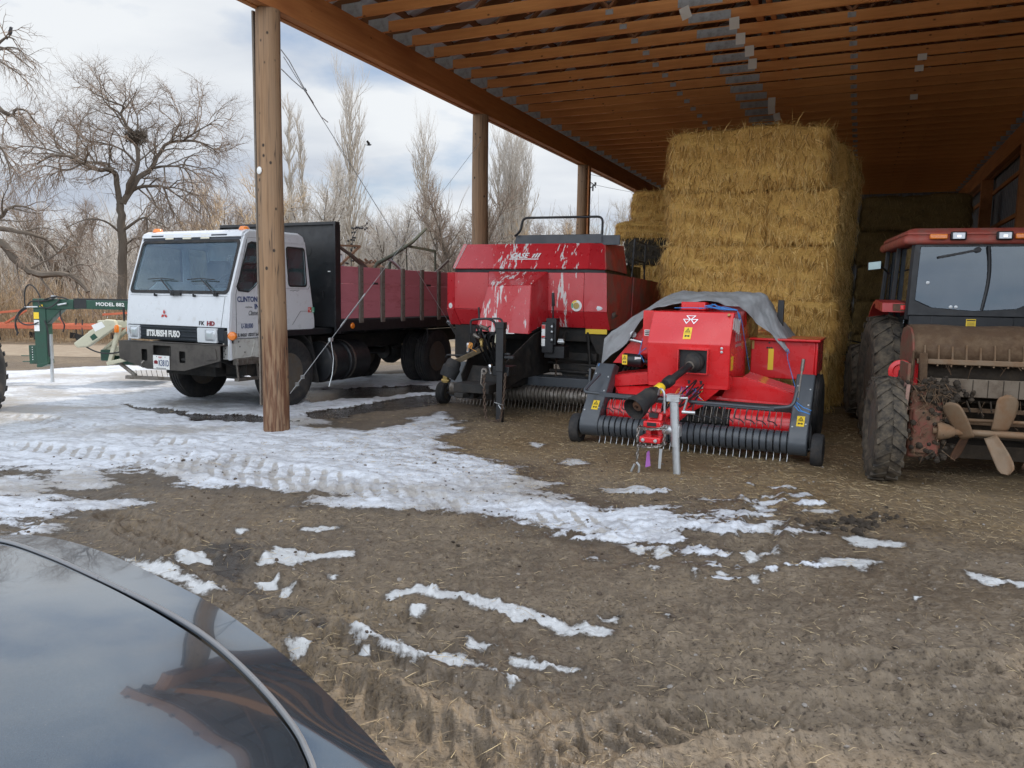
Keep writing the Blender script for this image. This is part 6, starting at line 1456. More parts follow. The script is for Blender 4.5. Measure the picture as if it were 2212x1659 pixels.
twine('twine', [[(-.66, .62, 1.38), (-.68, .55, 1.28), (-.69, .40, 1.02), (-.66, .38, .98)], [(-.70, .38, 1.0), (-.62, .30, 1.06), (-.58, .29, 1.09)], [(-.66, .38, .99), (-.62, .37, .92)]], 'blue twine beside the black drive guard')
# ================================================================== tractor seen from behind, with its rear implement
TKO = (3.36, 6.95, 0)
K = thing('tractor', 'dusty red tractor with a large rear window, parked backed up under the shed', 'tractor', TKO, 17)
cx = 1.13
g = MB(); prof = []
y0, y1 = 1.78, 3.45
def rbox(g, x0, x1, y0, y1, z0, z1, tp):
    g.hexa([(x0, y0, z0), (x1, y0, z0), (x1, y1, z0), (x0, y1, z0), (x0+tp*.6, y0+tp, z1), (x1-tp*.6, y0+tp, z1), (x1-tp*.6, y1-tp, z1), (x0+tp*.6, y1-tp, z1)])
rbox(g, cx-.74, cx+.74, 1.80, 3.5, 2.275, 2.38, .02); rbox(g, cx-.73, cx+.73, 1.82, 3.48, 2.379, 2.455, .12); roof = g.build('cab_roof', M['tractor_red'], K, .05, seg=3)
for x, mt_, w_, nm in ((cx-.21, 'lamp', .065, 'work_lamp'), (cx+.225, 'lamp', .065, 'work_lamp'), (cx-.40, 'orange_lens', .075, 'amber_lamp'), (cx+.41, 'orange_lens', .075, 'amber_lamp')):
    g = MB(); g.box(x-w_-.012, x+w_+.012, 1.755, 1.80, 2.315 if mt_ == 'lamp' else 2.325, 2.405 if mt_ == 'lamp' else 2.382); hs = g.build(nm, M['black_paint'] if mt_ == 'lamp' else M[mt_], K, .012)
    if mt_ == 'lamp':
        g = MB(); g.obox((x, 1.752, 2.36), (1, 0, 0), (0, 0, 1), (0, 1, 0), w_-.006, .034, .004); g.build('lamp_lens', M['lamp'], hs, .006); g = MB(); g.obox((x, 1.747, 2.355), (1, 0, 0), (0, 0, 1), (0, 1, 0), .02, .012, .003); g.build('bulb', M['chrome'], hs)
# cab frame
g = MB()
wout = [(cx-.60, 1.66), (cx-.42, 1.575), (cx, 1.545), (cx+.42, 1.575), (cx+.60, 1.66), (cx+.575, 2.265), (cx-.575, 2.265)]
win = [(cx+(x-cx)*.955, 1.92+(z-1.92)*.955) for x, z in wout]
yw = lambda z: 1.86+(2.27-z)*-.04+.0
g.plate([(cx-.645, 1.50), (cx+.645, 1.50), (cx+.61, 2.29), (cx-.61, 2.29)], [win], lambda u, v: (u, yw(v), v), (0, .03, 0))
for sx in (-1, 1):
    g.bar((cx+sx*.63, 1.88, 1.45), (cx+sx*.60, 1.90, 2.30), .05, .05); g.bar((cx+sx*.72, 3.25, 1.3), (cx+sx*.66, 3.25, 2.30), .05, .05); g.bar((cx+sx*.70, 2.55, 1.3), (cx+sx*.65, 2.55, 2.30), .04, .05)
g.box(cx-.68, cx+.68, 1.86, 3.3, 1.0, 1.30); g.box(cx-.40, cx+.40, 1.84, 2.0, .7, 1.50); g.box(cx-.62, cx+.62, 1.845, 1.90, 1.30, 1.505)
cabf = g.build('cab', M['black_paint'], K, .008)
g = MB(); g.extr([(x, yw(z)-.004, z) for x, z in win], (0, .005, 0)); rw = g.build('rear_window', M['glass_dark'], K, smooth=0)
g = MB(); g.tube(fillet([(cx+.10, 1.83, 2.25), (cx+.14, 1.84, 1.95), (cx+.08, 1.83, 1.57)], .2), .018, 8); g.build('window_strut', M['black_paint'], K)
g = MB(); g.lathe([(.03, -.01), (.03, .02)], (cx+.0, 1.84, 2.215), (0, -1, 0), 12); g.bar((cx, 1.815, 2.215), (cx-.38, 1.82, 2.135), .014, .022); g.bar((cx-.02, 1.825, 2.205), (cx-.38, 1.835, 2.125), .008, .012); g.build('wiper', M['ink'], K)
g = MB()
for x, z in ((cx-.46, 1.86), (cx-.22, 1.60), (cx-.17, 1.60)): g.lathe([(.018, 0), (.018, .006), (.006, .008), (.001, .008)], (x, yw(z)-.005, z), (0, -1, 0), 12)
g.build('window_bolt', M['galv'], rw)
for sx in (-1, 1):
    g = MB(); g.extr([(cx+sx*.655, 1.93, 1.36), (cx+sx*.655, 3.22, 1.36), (cx+sx*.62, 3.22, 2.26), (cx+sx*.62, 1.95, 2.26)], (sx*.004, 0, 0)); g.build('side_window', M['glass_dark'], K, smooth=0)
g = MB(); g.extr([(cx-.66, 3.25, 1.36), (cx+.66, 3.25, 1.36), (cx+.62, 3.27, 2.26), (cx-.62, 3.27, 2.26)], (0, .004, 0)); g.build('windscreen', M['glass_dark'], K, smooth=0)
g = MB(); g.box(cx-.25, cx+.25, 2.2, 2.65, 1.30, 1.50); g.prism([(2.15, 1.45), (2.10, 2.0), (2.20, 2.02), (2.27, 1.48)], 'x', cx-.23, cx+.23); g.build('seat', M['seat'], K, .03)
g = MB(); g.tube([(cx+.2*math.cos(a), 2.95+.06*math.sin(a), 1.72+.19*math.sin(a)) for a in [k*math.pi/12 for k in range(25)]], .014, 8, cap=False); g.cyl((cx, 3.15, 1.4), (cx, 2.95, 1.72), .025, 8); g.build('steering_wheel', M['ink'], K)
g = MB(); g.obox((cx-.01, 1.838, 1.425), (1, 0, 0), (0, 0, 1), (0, 1, 0), .047, .048, .003); d_ = g.build('sticker', M['decal_yellow'], K, smooth=0)
g = MB(); g.obox((cx-.01, 1.834, 1.46), (1, 0, 0), (0, 0, 1), (0, 1, 0), .042, .006, .001); 
for k in range(4): g.obox((cx-.01, 1.834, 1.442-.014*k), (1, 0, 0), (0, 0, 1), (0, 1, 0), .036, .002, .001)
g.build('sticker_print', M['ink'], d_, smooth=0)
# fenders, tail lamps, mirrors
for sx in (-1, 1):
    g = MB(); xo, xi = cx+sx*.88, cx+sx*.60; n = 12; pts = []
    for k in range(n+1):
        a = R(66+100*k/n); pts.append((2.45-.80*math.cos(a)*1.0, .80+.86*math.sin(a)))
    for (ya, za), (yb, zb_) in zip(pts, pts[1:]): g.hexa([(min(xo, xi), ya, za-.03), (max(xo, xi), ya, za-.03), (max(xo, xi), yb, zb_-.03), (min(xo, xi), yb, zb_-.03), (min(xo, xi), ya, za), (max(xo, xi), ya, za), (max(xo, xi), yb, zb_), (min(xo, xi), yb, zb_)])
    g.hexa([(min(xo, xi), 1.95, 1.53), (max(xo, xi), 1.95, 1.53), (max(xo, xi), 2.5, 1.57), (min(xo, xi), 2.5, 1.57), (min(xo, xi), 1.97, 1.635), (max(xo, xi), 1.97, 1.635), (max(xo, xi), 2.5, 1.67), (min(xo, xi), 2.5, 1.67)])
    g.extr([(xi, 1.96, 1.53), (xi, 1.96, 1.635), (cx+sx*.44, 1.90, 1.555), (cx+sx*.44, 1.90, 1.50)], (0, .03, 0))
    fe = g.build('fender', PM('fender_red', (.36, .030, .026), .45, 0, .1, 5, (.20, .11, .08), .3, 5) if sx < 0 else bpy.data.materials['fender_red'], K, .012)
    g = MB(); x = cx+sx*.66; g.box(x-.035, x+.035, 1.935, 1.952, 1.56, 1.61); g.build('tail_lamp', M['red_lens'], fe, .004); g = MB(); g.box(x-.11, x+.11, 1.944, 1.9495, 1.545, 1.625); g.build('lamp_plate', M['rust'], fe, smooth=0)
    g = MB(); x = cx+sx*.95; m0 = Vector((x, 2.25, 2.06)); g.obox(m0, (1, .15*sx, .12), (0, 0, 1), (0, 1, 0), .072, .05, .018); mr = g.build('mirror', M['black_paint'], K, .012)
    g = MB(); g.obox(m0+Vector((0, -.021, 0)), (1, .15*sx, .12), (0, 0, 1), (0, 1, 0), .066, .044, .002); g.build('mirror_glass', M['lens_blue'], mr, .002)
    g = MB(); g.tube([m0+Vector((0, .02, 0)), m0+Vector((-sx*.1, .3, .02)), (cx+sx*.66, 3.1, 2.0)], .012, 6); g.build('mirror_arm', M['black_paint'], mr)
    x = cx+sx*.755
    wheel(K, (x, 2.45, .745), .725, .40, .38, face=sx, lugs=20, lugh=.03, mat='mud_rubber', n=40)
    wheel(K, (cx+sx*.72, 4.75, .50), .50, .30, .27, face=sx, lugs=16, mat='mud_rubber', n=32)
g = MB(); g.box(cx-.30, cx+.30, 3.3, 5.2, .95, 1.45); g.prism([(3.3, 1.45), (3.3, 1.52), (5.0, 1.42), (5.25, 1.30), (5.25, .95), (5.0, .95), (5.0, 1.40)], 'x', cx-.31, cx+.31); g.build('engine_hood', M['tractor_red'], K, .04)
g = MB(); g.box(cx-.22, cx+.22, 1.7, 5.1, .55, .95); g.cyl((cx-.7, 2.45, .745), (cx+.7, 2.45, .745), .12, 14); g.cyl((cx-.7, 4.75, .5), (cx+.7, 4.75, .5), .07, 10); g.bar((cx-.3, 1.6, .5), (cx-.3, 1.0, .55), .05, .08); g.bar((cx+.3, 1.6, .5), (cx+.3, 1.0, .55), .05, .08); g.cyl((cx-.30, 3.9, 1.4), (cx-.30, 3.9, 2.3), .04, 10); g.build('chassis', M['chassis'], K, .01)

# ---- implement behind the tractor: hooded rotor with paddles, on its own wheels
I = thing('manure_spreader', 'mud caked spreader with curved hood and bent steel paddles', 'farm implement', TKO, 17)
IX0, IX1 = .30, 2.30
for sx, x in ((-1, .065), (1, 2.50)):
    wheel(I, (x, .16, .475), .475, .25, .27, face=sx, lugs=20, lugh=.022, mat='mud_rubber', n=40)
# hood
pr = [(1.00, 1.30), (.90, 1.40), (.72, 1.425), (.56, 1.41), (.44, 1.34), (.385, 1.24), (.37, 1.12)]
g = MB(); rows = [[(x, y, z+.006*math.sin(x*9+z*20)) for y, z in pr] for x in [IX0+.02+k*(IX1-IX0-.04)/40 for k in range(41)]]; g.grid(rows); hd = solid(g.build('hood', M['mudcoat'], I, recalc=False), .012)
g = MB(); ep = [(y, z-.006) for y, z in pr]+[(.40, .80), (1.0, .80)]
for x in (IX0, IX1-.03): g = MB(); g.prism(ep, 'x', x, x+.03); g.build('end_plate', M['mudred'], I, .006)
for k in range(17):
    g = MB(); x = IX0+.10+k*.115; g.bar((x, .372, 1.25+.02*math.sin(k*3)), (x+.005, .360, 1.125), .012, .012); g.box(x-.006, x+.006, .352, .37, 1.06, 1.127); g.build('hood_rib', M['paddle'], hd, smooth=0)
g = MB(); g.box(IX0+.04, IX1-.04, .345, .375, 1.075, 1.125); g.build('lip_bar', M['paddle'], I, .008)
g = MB(); g.box(IX0+.10, IX1-.1, .40, .425, .775, .945); bl = g.build('blade', PM('blade_steel', (.17, .135, .10), .7, .2, .15, 4, (.09, .06, .04), .42, 6, .3, 30), I, .006)
for k in range(14):
    g = MB(); x = IX0+.28+k*.125; g.box(x-.003, x+.003, .396, .3995, .78, .94); g.build('blade_seam', M['darkmud'], bl, smooth=0)
g = MB(); g.box(IX0+.03, IX1-.03, .95, 1.0, .30, 1.3)
for k, z in enumerate((1.03, .99)): g.cyl((IX0+.1, .55+.1*k, z), (IX1-.1, .55+.1*k, z), .03, 10)
g.cyl((IX0+.1, .60, .97), (IX1-.1, .60, .97), .11, 14)
for z, y in ((.64, .48), (.515, .40), (.40, .45), (.30, .5), (.72, .55)): g.box(IX0+.12, IX1-.12, y, y+.04, z-.015, z+.015)
for k in range(20): x = IX0+.2+k*.098; g.bar((x, .42, .74), (x+.03*math.sin(k*5), .34, .62+.05*math.sin(k*3)), .014, .02)
g.box(IX0+.05, IX1-.05, .50, .95, .18, .30); g.build('rotor_housing', M['darkmud'], I, .006)
g = MB()
for z, y in ((.655, .405), (.545, .36)): g.box(IX0+.18, IX1-.18, y, y+.02, z-.02, z+.02)
g.build('slat', M['mudcoat'], I, .004)
# left gearbox, red drive parts, upright
g = MB()
for x0, x1 in ((.235, .50), (2.12, 2.36)):
    g = MB(); g.box(x0, x1, -.06, .35, .26, .88); g.box(x0+.02, x1-.02, -.09, -.05, .30, .70); gb = g.build('gearbox', M['mudred'], I, .03)
g = MB(); g.extr([(.185, -.12, .92), (.215, -.12, .92), (.165, -.18, .20), (.135, -.18, .20)], (0, .30, 0)); g.build('side_board', PM('weathered_pink', (.30, .17, .14), .8, 0, .2, 7, (.17, .12, .085), .45, 8, .4, 40), I, .006)
g = MB(); g.box(.205, .23, .0, .40, .50, 1.10); g.build('side_plate', M['mudred'], I, .006)
g = MB(); g.bar((.395, .33, .92), (.385, .33, 1.18), .05, .07); g.bar((.30, .34, .93), (.31, .36, 1.20), .018, .04); g.build('upright', M['mudcoat'], I, .01)
g = MB(); g.lathe([(.115, 0), (.115, .03), (.07, .035), (.07, .02), (.001, .02)], (.235, .46, .985), (-.5, -1, 0), 24); g.extr([(.27, .42, .86), (.37, .42, .86), (.37, .42, 1.16), (.33, .42, 1.18)], (0, .03, 0)); dr = g.build('drive_disc', M['mf_red'], I, .004)
g = MB(); g.box(.205, .265, .425, .445, .90, 1.0); g.build('disc_slot', M['ink'], dr)
# cross shaft with bent paddles
g = MB(); g.cyl((.42, -.10, .52), (2.2, -.10, .52), .030, 14); g.lathe([(.075, 0), (.08, .03), (.06, .10), (.04, .14)], (.45, -.10, .52), (1, 0, 0), 18); g.cyl((.42, .05, .61), (2.2, .05, .61), .016, 8); g.build('paddle_shaft', M['paddle'], I)
def paddle(c, ax_l, ax_w, L, W, bend, mat):
    """leaf-shaped plate: starts at c, runs along ax_l, width along ax_w, curls along the normal"""
    c = Vector(c); l = Vector(ax_l).normalized(); w_ = Vector(ax_w); w_ = (w_-l*w_.dot(l)).normalized(); n_ = l.cross(w_); rows = []
    for i in range(13):
        t = i/12; hw = W*(.74+.26*math.sin(min(1, t*1.35)*math.pi/2))*(1 if t < .75 else math.sqrt(max(0.0, 1-((t-.75)/.25)**2))*.86+.14)
        sk = .12*W*math.sin(t*3)
        rows.append([c+l*L*t+w_*(hw*(j/4-1)+sk)+n_*bend*(t*t+.3*((j/4-1))**2) for j in range(9)])
    g = MB(); g.grid(rows); return solid(g.build('paddle', M[mat], I, recalc=False), .010, 0)
paddle((.69, -.12, .47), (-.34, -.10, .52), (.7, -.6, .25), .36, .082, .03, 'paddle')
paddle((.94, -.10, .55), (.08, -.12, .55), (1, .35, -.05), .32, .098, .035, 'paddle')
paddle((.86, -.14, .50), (.24, -.35, -.60), (.9, -.2, .4), .36, .066, .03, 'paddle')
paddle((.70, -.02, .48), (-.16, .25, -.5), (.8, .4, .3), .27, .06, .02, 'rust')
paddle((1.30, -.02, .50), (-.28, .05, -.5), (.6, .6, .3), .32, .055, .02, 'rust')
paddle((1.42, -.10, .55), (.30, -.2, .45), (.5, -.8, .1), .36, .085, .03, 'paddle')
paddle((1.75, -.10, .55), (-.1, -.15, .5), (1, .2, 0), .34, .09, .03, 'paddle')
paddle((1.62, -.12, .50), (.2, -.4, -.5), (.8, -.2, .4), .36, .065, .03, 'paddle')
paddle((1.95, -.12, .50), (.2, .3, -.5), (.8, -.2, .4), .3, .065, .03, 'rust')
# clods and straw caught in the machine
rr = random.Random(21); g = MB()
for k in range(420):
    x = rr.choice((rr.gauss(.45, .10), rr.gauss(.33, .08), rr.uniform(.4, 2.2))); y = -.07+rr.uniform(-.05, .08); z = rr.choice((rr.uniform(.30, .95), rr.gauss(.88, .05), rr.uniform(.45, .9)))
    if x > .55: y = .33+rr.uniform(-.03, .1); z = rr.choice((.78, .66, .55, 1.1))+rr.uniform(-.04, .02)
    p = Vector((x, y, z)); d = Vector((rr.gauss(0, .6), rr.gauss(-.2, .4), rr.gauss(-.5, .5))).normalized()*rr.uniform(.04, .14); g.m(0 if rr.random() < .8 else 1); g.bar(p, p+d, .0035, .0035)
g.build('caught_straw', [M['mudcoat'], M['paddle']], I, smooth=0)['kind'] = 'stuff'
g = MB()
for k in range(170):
    x = rr.choice((rr.gauss(.50, .06), rr.gauss(.34, .08), rr.gauss(.45, .12))); z = rr.choice((rr.uniform(.25, .9), rr.gauss(.88, .06))); p = Vector((x, -.075+rr.uniform(-.02, .03), z)); r = rr.uniform(.012, .035)
    g.lathe([(.001, -r), (r*.8, -r*.5), (r, 0), (r*.75, r*.6), (.001, r)], p, (rr.gauss(0, 1), rr.gauss(0, 1), rr.gauss(0, 1)), 6)
g.build('mud_clod', M['darkmud'], I)['kind'] = 'stuff'
# small dark utility cart deep in the shed
U = thing('utility_cart', 'small dark quad bike in the shadow between the tall bales and the red tractor', 'quad bike', Vector((6.25, 13.55, -.085)), 30)
for sx in (-1, 1):
    for y in (0, 1.2): wheel(U, (sx*.42, y, .28), .28, .22, .15, face=sx, n=24, lugs=14, lugh=.012)
g = MB(); g.box(-.22, .22, -.2, 1.4, .42, .62); g.box(-.5, .5, -.3, .3, .58, .66); g.box(-.5, .5, .9, 1.5, .58, .66); g.build('body', M['black_paint'], U, .05)
g = MB(); g.box(-.16, .16, .45, 1.2, .66, .80); g.build('seat', M['rubber'], U, .05)
g = MB()
for k in range(6): g.box(-.42+k*.16, -.40+k*.16, -.4, .25, .80, .82)
g.box(-.44, .44, -.42, -.40, .80, .82); g.box(-.44, .44, .24, .26, .80, .82); g.cyl((-.4, -.3, .6), (-.4, -.3, .8), .012, 6); g.cyl((.4, -.3, .6), (.4, -.3, .8), .012, 6); g.build('cargo_rack', M['chassis'], U)
g = MB(); g.tube([(-.38, .42, 1.02), (-.1, .32, .98), (.1, .32, .98), (.38, .42, 1.02)], .014, 8); g.cyl((0, .32, .98), (0, .1, .6), .03, 8); g.build('handlebar', M['chassis'], U)
# ================================================================== left side of the yard
H = thing('disc_mower', 'dark green and cream mower on its long hitch arm beside the white truck', 'mower', (-8.57, 14.06, -.085), 0)
dz = .085
g = MB(); g.box(-.11, .11, -.10, .10, .36, 1.36); g.extr([(-.10, -.105, .36), (.11, -.105, .40), (.11, -.105, .36), (-.02, -.105, .30), (-.10, -.105, .30)], (0, .21, 0)); g.extr([(-.12, -.1, 1.36), (.62, -.1, 1.36), (.62, -.1, 1.54), (-.12, -.1, 1.545)], (0, .2, 0)); g.extr([(.11, -.09, 1.36), (.40, -.09, 1.36), (.11, -.09, 1.08)], (0, .18, 0)); g.build('hitch_post', M['dkgreen'], H, .012)
g = MB(); g.extr([(.50, -.085, 1.375), (3.1, -.085, 1.35), (3.1, -.085, 1.53), (.50, -.085, 1.53)], (0, .17, 0)); arm = g.build('hitch_arm', M['dkgreen'], H, .012)
g = MB(); g.box(.30, .85, -.088, -.086, 1.38, 1.53); g.box(.60, 3.1, -.06, .06, 1.53, 1.56); g.build('arm_cover', M['black_paint'], arm, smooth=0)
text('arm_lettering', 'MODEL 882', .088, M['decal_white'], arm, (1.02, -.088, 1.435), (1, 0, -.012), (0, 0, 1), 1.15, .001, 0, .002)
g = MB(); g.cyl((.115, .0, -.02), (.115, .0, .55), .030, 14); g.cyl((.115, 0, .45), (.115, 0, .9), .040, 14); g.build('jack_leg', M['galv'], H)
g = MB(); g.box(-.235, -.11, -.09, .0, .36, .70); g.cyl((-.40, -.06, .505), (-.11, -.06, .505), .010, 6); g.cyl((-.38, -.06, .40), (-.11, -.06, .40), .010, 6); fl = g.build('hitch_plate', M['dkgreen'], H, .006)
g = MB()
for k in range(6): g.lathe([(.008, 0), (.008, .002), (.001, .003)], (-.17, -.091, .44+.045*k), (0, -1, 0), 8)
g.build('hole', M['decal_white'], fl)
for z0, z1, mt_ in ((1.18, 1.30, 'decal_yellow'), (1.08, 1.16, 'decal_white'), (.96, 1.07, 'decal_white')):
    g = MB(); g.box(-.105, -.01, -.104, -.1005, z0, z1); g.build('sticker', M[mt_], H, smooth=0)
g = MB(); g.box(.01, .07, -.104, -.1005, 1.40, 1.44); g.build('sticker', M['decal_yellow'], H, smooth=0)
def bez(a, m_, c_, d, n=14): a, m_, c_, d = map(Vector, (a, m_, c_, d)); return [a*(1-t)**3+m_*3*t*(1-t)**2+c_*3*t*t*(1-t)+d*t**3 for t in [i/n for i in range(n+1)]]
for P in (((.02, -.08, 1.56), (-.05, -.1, 1.85), (-.30, -.1, 1.95), (-.25, -.1, 1.38)), ((-.22, -.1, 1.40), (-.55, -.15, 1.25), (-.30, -.15, .95), (-.02, -.11, 1.12)), ((-.22, -.1, 1.38), (-.50, -.15, 1.2), (-.42, -.15, .95), (-.38, -.12, .92)), ((-.24, -.1, 1.36), (-.60, -.1, 1.2), (-.35, -.12, 1.0), (-.42, -.12, .88)), ((.0, -.12, 1.54), (.05, -.2, 1.35), (.25, -.2, 1.30), (.40, -.12, 1.55)), ((.38, -.11, 1.33), (.38, -.13, 1.1), (.52, -.13, 1.15), (.42, -.12, .95)), ((.1, -.12, 1.15), (.20, -.14, .95), (.13, -.14, .8), (.14, -.1, .5)), ((.05, -.1, 1.5), (.3, -.15, 1.62), (.45, -.15, 1.6), (.6, -.05, 1.50)), ((-.2, -.1, 1.42), (-.1, -.15, 1.6), (.1, -.15, 1.4), (.35, -.12, 1.60))):
    g = MB(); g.tube(bez(*P), .013, 6); g.build('hose', M['hose'], H)
g = MB(); g.cyl((.36, -.13, 1.44), (.52, -.13, 1.47), .016, 8); g.cyl((-.26, -.1, 1.39), (-.02, -.1, 1.40), .014, 8); g.lathe([(.05, -.03), (.05, .03)], (.25, -.05, 1.58), (0, 0, 1), 12); g.build('fitting', M['galv'], H)
# cream cutter-bar gear, partly behind the truck bumper
g = MB(); g.extr([(.84, -.55, .78), (.90, -.55, .70), (1.10, -.55, .72), (1.62, -.55, 1.08), (1.58, -.55, 1.20), (1.42, -.55, 1.21)], (0, .10, 0)); cr = g.build('folding_arm', M['cream'], H, .02)
g = MB(); g.extr([(1.18, -.553, 1.10), (1.36, -.553, 1.17), (1.42, -.553, 1.08), (1.24, -.553, .99)], (0, .002, 0)); g.build('sticker', M['decal_white'], cr, smooth=0)
g = MB(); g.extr([(1.14, -.553, .90), (1.22, -.553, .96), (1.28, -.553, .89), (1.19, -.553, .83)], (0, .002, 0)); g.build('sticker', M['dkgreen'], cr, smooth=0)
g = MB(); g.bar((1.42, -.45, .42), (1.62, -.45, 1.10), .07, .08, up=(0, 1, 0)); g.bar((1.38, -.45, .42), (1.7, -.45, .50), .07, .09, up=(0, 1, 0)); g.box(1.15, 1.9, -.30, -.15, 1.05, 1.18); g.bar((1.2, -.25, .62), (1.75, -.25, 1.1), .05, .12, up=(0, 1, 0)); g.bar((1.0, -.3, .95), (1.3, -.25, 1.12), .05, .10, up=(0, 1, 0)); g.box(1.25, 2.3, -.3, -.2, .55, .72); g.build('linkage', M['cream'], H, .012)
g = MB(); g.box(1.20, 1.42, -.35, -.15, .46, .66); g.box(1.3, 2.4, -.2, .5, .38, .58); g.build('gear_case', M['dkgreen'], H, .02)
g = MB(); g.lathe([(.035, 0), (.04, .02), (.04, .10), (.03, .13), (.001, .14)], (1.60, -.52, .98), (0, 0, 1), 14); g.build('warning_lamp', M['orange_lens'], H)
g = MB(); g.tube(bez((1.0, -.5, .75), (1.2, -.55, .62), (1.4, -.5, .55), (1.7, -.45, .66)), .014, 6); g.cyl((1.63, -.3, 1.18), (1.63, -.3, 1.42), .018, 8); g.build('hose', M['hose'], H)
g = MB(); g.bar((1.75, -.55, .20), (2.55, -.5, .17), .08, .06); g.bar((1.55, -.35, .42), (1.9, -.5, .22), .05, .05)
for k in range(8): g.cyl((1.85+k*.09, -.52, .19), (1.84+k*.09, -.56, .33), .006, 5)
g.build('cutter_bar', M['steel'], H, .01)
# orange cultivator across the lane
P_ = thing('cultivator', 'long faded orange cultivator frame with black shovels across the gravel lane', 'cultivator', (-14.4, 24.6, -.085), -2)
g = MB(); g.box(-4.6, 1.75, 0, .12, .44, .58); g.box(-4.6, 1.75, .9, 1.02, .44, .56); g.box(-4.6, 1.75, 1.8, 1.9, .44, .56)
for k in range(9): x = -4.4+k*.75; g.box(x, x+.10, .121, 1.8, .46, .55)
g.build('frame', M['plow_orange'], P_, .008)
g = MB(); g.bar((-4.2, .2, .72), (-1.3, .2, 1.02), .06, .07); g.bar((-1.9, .2, .6), (-1.2, .2, 1.02), .05, .06); g.bar((-.35, .15, 1.02), (.0, .15, .60), .05, .06); g.bar((1.2, .2, .92), (4.0, .2, 1.15), .06, .07); g.cyl((-3.75, .1, .5), (-3.75, .1, .8), .02, 6); g.cyl((-2.1, .1, .5), (-2.1, .1, 1.5), .025, 6); g.build('brace', M['plow_orange'], P_, .004)
for k in range(9):
    x = -4.0+k*.66; yy = .06 if k % 2 else .95
    g = MB(); g.tube(fillet([(x, yy, .75), (x, yy-.05, .45), (x+.05, yy-.12, .25), (x+.02, yy+.02, .08)], .08), .022, 6); sh_ = g.build('shank', M['ink'], P_)
    g = MB(); g.extr([(x-.20, yy-.05, .30), (x+.02, yy-.02, .26), (x+.06, yy-.02, .08), (x-.22, yy-.05, .10)], (0, .03, 0)); g.build('shovel', M['chassis'], sh_, .005)
# green tractor, only its front wheel reaches into the picture
V = thing('green_tractor', 'green tractor of which only one muddy wheel shows at the left edge', 'tractor', (-7.40, 10.62, -.085), -14)
wheel(V, (0, 0, .52), .52, .36, .28, face=1, lugs=18, lugh=.028, rim='rim', n=40)
pts = [(-.62*math.cos(R(a)), .50+.62*math.sin(R(a))) for a in range(60, 126, 12)]
for k_, (x0, x1) in enumerate(((-.17, .02),)):
    g = MB()
    for (ya, za), (yb, zb_) in zip(pts, pts[1:]): g.hexa([(x0, ya, za), (x1, ya, za), (x1, yb, zb_), (x0, yb, zb_), (x0, ya, za+.02), (x1, ya, za+.02), (x1, yb, zb_+.02), (x0, yb, zb_+.02)])
    g.build('fender', M['jdgreen'], V, .006)
g = MB(); g.cyl((-1.55, 0, .52), (-.1, 0, .52), .07, 12); g.box(-1.05, -.55, -3.4, .6, .55, .95); g.box(-1.1, -.5, -1.6, .9, .95, 1.5); g.build('body', M['jdgreen'], V, .04)
wheel(V, (-1.6, 0, .52), .52, .36, .28, face=-1, lugs=18, mat='mud_rubber', rim='jdgreen', n=32)
for sx in (-1.7, .05): wheel(V, (sx, -2.6, .80), .80, .45, .45, face=1 if sx > -1 else -1, lugs=20, mat='mud_rubber', rim='jdgreen', n=36)
g = MB(); g.box(-1.35, -.25, -3.2, -1.7, 1.3, 2.5); g.build('cab', M['black_paint'], V, .05)
g = MB(); g.box(-1.45, -.15, -3.3, -1.6, 2.5, 2.65); g.build('cab_roof', M['jdgreen'], V, .05)
# ================================================================== the car at the lower left
c0 = Vector((-.85, 1.77, 0)); ct = Vector((.83, -.558, 0)).normalized()
CARO = c0-ct*.15
A_ = thing('parked_car', 'glossy dark grey car reflecting the sky and the shed, in the bottom left corner', 'car', CARO, math.degrees(math.atan2(.558, .83)))
m, nt, b, out = NT('car_paint')
b.inputs['Metallic'].default_value = .85; b.inputs['Roughness'].default_value = .11; b.inputs['Coat Weight'].default_value = 1; b.inputs['Coat Roughness'].default_value = .02
fl = nd(nt, 'ShaderNodeTexVoronoi'); fl.inputs['Scale'].default_value = 900; nt.links.new(coords(nt), fl.inputs['Vector'])
cc_ = ramp(nt, fl.outputs['Distance'], [(.1, (.145, .195, .255)), (.6, (.09, .122, .16))])
du = ramp(nt, noise(nt, coords(nt), 260, 2), [(.70, 0), (.78, .8)]); du2 = ramp(nt, noise(nt, coords(nt), 5, 8, .7), [(.42, 0), (.78, .30)])
nt.links.new(mix(nt, du2, (.10, .10, .10), (.45, .45, .45)), b.inputs['Roughness'])
cc_ = mix(nt, du, cc_, (.33, .32, .30)); cc_ = mix(nt, du2, cc_, (.30, .29, .27))
nt.links.new(cc_, b.inputs['Base Color']); M['car_paint'] = m
SIL = [(-.92, -.80, .95), (-.82, -.45, .965), (-.68, -.22, .974), (-.459, -.076, .977), (-.383, -.017, .974), (-.255, .018, .97), (-.063, .032, .964), (.16, .025, .957), (.352, .017, .948), (.548, -.01, .936), (.729, -.044, .924), (.894, -.084, .908), (1.047, -.135, .898), (1.15, -.19, .888), (1.21, -.30, .885), (1.23, -.55, .89), (1.235, -.9, .90)]
SEA = [(-.76, -.80, .985), (-.69, -.46, .987), (-.53, -.20, .987), (-.35, -.121, .985), (-.153, -.099, .98), (.061, -.098, .975), (.222, -.1, .968), (.369, -.105, .96), (.512, -.115, .95), (.666, -.142, .94), (.809, -.175, .925), (.90, -.205, .913), (.98, -.26, .905), (1.03, -.40, .905), (1.04, -.75, .92)]
NU = 90
sil = [crm(SIL, i/NU) for i in range(NU+1)]; sea = [crm(SEA, i/NU) for i in range(NU+1)]
